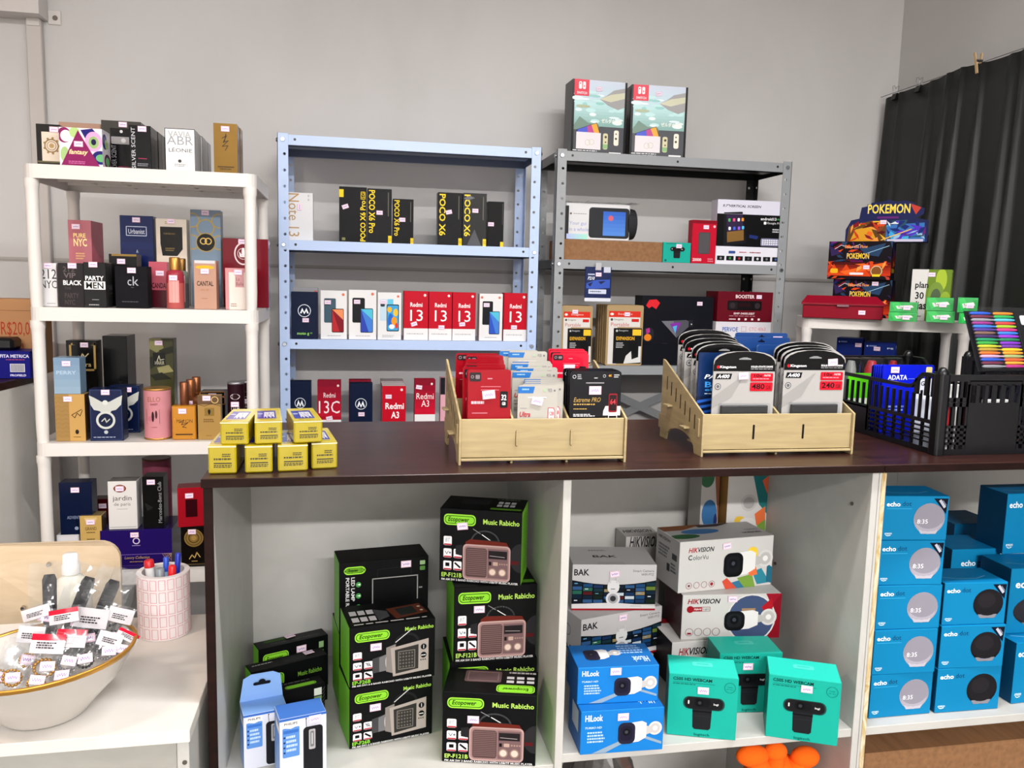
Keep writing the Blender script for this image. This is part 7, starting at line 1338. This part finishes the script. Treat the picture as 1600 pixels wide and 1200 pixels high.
# sticker roll used as a pen cup
q = hz(250, 988, TZ); rx = .052
root = thing('sticker_roll', 'large roll of pink-outlined price stickers standing on the desk as a pen cup', 'sticker roll', (-.386 + .0, 1.60, TZ + .0006))
c_ = hz(249, 1003, TZ); root.location.x = c_.x; root.location.y = c_.y + rx; RH = hy(249, 905, root.location.y - rx).z - TZ
b = MB(); b.lathe([(rx, 0), (rx, RH)], lin('e4dcdc'), n=44, cap=False); 
for (r1, r2, up) in ((rx, rx * .80, 1),):
    N = 44
    for j in range(N):
        a0, a1 = 2 * pi * j / N, 2 * pi * (j + 1) / N
        b.face([(r1 * cos(a0), r1 * sin(a0), RH), (r1 * cos(a1), r1 * sin(a1), RH), (r2 * cos(a1), r2 * sin(a1), RH), (r2 * cos(a0), r2 * sin(a0), RH)], lin('dcd8d8'), 0, V3((0, 0, 1)))
        b.face([(r2 * cos(a0), r2 * sin(a0), RH), (r2 * cos(a1), r2 * sin(a1), RH), (r2 * cos(a1), r2 * sin(a1), .004), (r2 * cos(a0), r2 * sin(a0), .004)], lin('c8c4c2'), 0, V3((-cos(a0), -sin(a0), 0)))
b.face([(r2 * cos(2 * pi * j / 44), r2 * sin(2 * pi * j / 44), .004) for j in range(44)], lin('bbb'), 0, V3((0, 0, 1)))
b.f = b.f[:]; 
class CF2:
    n = V3((0, -1, 0)); U = V3((2 * pi * rx, 0, 0)); V = V3((0, 0, -RH))
    def __call__(s, u, v, k=0):
        a = u * 2 * pi + .035 * (v); return V3(((rx + .0004) * sin(a), -(rx + .0004) * cos(a), RH * (1 - v)))
it = []
for j in range(5):
    for i in range(19):
        u = (i + .05) / 19; v = .03 + .195 * j; it += [('f', u, v, u + .040, v + .165, .0028, 'd88a98')]
b2 = MB(); b2.ink(CF2(), it)
b.v, off = b.v + b2.v, len(b.v); b.f += [tuple(x + off for x in f) for f in b2.f]; b.c += b2.c; b.m += b2.m; b.sm += b2.sm
b.build('roll', CARD, root)
rl = root.location
def pen(nm, lab, x, y, tx, ty, h, r, body, capc, caph):
    t = thing(nm, lab, 'marker' if r > .006 else 'pen', (rl.x + x, rl.y + y, TZ + .0062), 0, 'pens in the sticker roll'); d = V3((tx, ty, h))
    b = MB(); b.tube([V3((0, 0, 0)), d * (1 - caph)], r * .95, lin(body), n=14); b.build('barrel', PLAST, t)
    b = MB(); b.tube([d * (1 - caph) * 1.0, d * .99, d], [r * 1.08, r, r * .8], lin(capc), n=14); b.build('cap', PLAST, t)
pen('marker', 'white marker with a red cap in the sticker roll', -.016, .0, -.012, 0, RH + .018, .0095, 'dcdcdc', 'c0202c', .10)
pen('marker', 'grey-capped marker in the sticker roll', -.002, -.016, .0, -.004, RH + .006, .0085, 'b8bcc0', '8a9298', .25)
pen('marker', 'red-capped marker leaning in the sticker roll', .014, -.012, .008, -.006, RH + .010, .0075, 'dcdcdc', 'd8262c', .16)
pen('ballpoint_pen', 'blue-capped pen leaning at the right of the sticker roll', .016, .008, .012, .006, RH + .026, .0055, '2040a8', '2038b0', .28)
pen('ballpoint_pen', 'pale blue pen in the sticker roll behind the grey marker', .002, .012, .0, .008, RH + .016, .0055, '9ac0e0', '3058c0', .2)
# bottle behind the bowl
q = hz(108, 985, TZ); bz = hy(106, 868, 1.70).z - TZ
root = thing('squeeze_bottle', 'milky white squeeze bottle standing behind the bowl on the desk', 'bottle', (hy(103, 900, 1.68).x, 1.71, TZ + .0006))
b = MB(); b.lathe([(.032, 0), (.036, .004), (.036, bz * .55), (.033, bz * .68), (.022, bz * .76), (.0135, bz * .79), (.0135, bz * .84)], lin('dcd9cc'), n=28); b.build('body', PLAST, root)
b = MB(); b.lathe([(.0165, bz * .80), (.0165, bz * .88), (.0145, bz * .90), (.0145, bz * .985), (.012, bz), (0, bz)], lin('e6e4e0'), n=24); b.build('cap', PLAST, root)
# left edge: carton, tape-measure box, small black case on the cabinet
zt = 1.1946
t = thing('carton', 'brown carton with a red handwritten price at the left edge', 'carton', (0, 0, zt)); X0, X1 = -1.30, hy(64, 500, 2.665).x
pz_ = hy(20, 467, 2.665).z - zt; w = X1 - X0; t.location = ((X0 + X1) / 2, 2.71, zt)
b = MB(); b.box((-w / 2, -.045, 0), (w / 2, .045, pz_), lin('b08762'), b=.001); ff = frames(w, .09, pz_)['F']
u_ = lambda px: (hy(px, 500, 2.665).x - X0) / w
b.ink(ff, [('r', 0, .15, 1, .155, '7a5238'), ('t', 'R$20,0', u_(1), .3, u_(46), .5, 'a8422c'), ('t', 'CADA', u_(4), .58, u_(38), .78, 'a8422c')]); b.build('body', MATTE, t)
xw = hx(48, 567, -.945); wz = .30; y_ = 2.555
q0 = hy(47, 567, y_); h_ = hy(24, 549, y_).z - zt
o = carton('tape_measure_box', .24, .09, h_, '181a78', {'F': [('t', 'FITA METRICA', .68, .12, .99, .24, 'd8d8f0', 'b'), ('x', .74, .3, .96, .34, 1, 'c05a6a'), ('r', .78, .46, .94, .76, 'd0d0d8'), ('t', 'PROFIELD', .78, .84, .95, .92, 'd8d8f0', 'b')] + [('r', .79 + .012 * i, .48, .796 + .012 * i, .74, '55555c') for i in range(12)]}, 'deep blue tape-measure box with a barcode on the dark cabinet top', 'box', CARD, None, None, {'T': '20227c'}, .001)
o.location = (q0.x - .12, y_ + .046, zt + .0004)
b = MB(); b.box((-.05, -.035, 0), (.03, .035, .035), lin('121214'), b=.008); b.ink(Frame((-.045, -.0352, .03), (.03, 0, 0), (0, 0, -.02), (0, -1, 0)), [('r', 0, .2, 1, .7, 'c8b0b8')])
o2 = b.build('black_case', PLAST); q1 = hy(29, 545, y_ + .04); o2.location = (q1.x - .035, y_ + .05, zt + .0012 + h_); tag(o2, 'small black case lying on the deep blue box at the left edge', 'case')
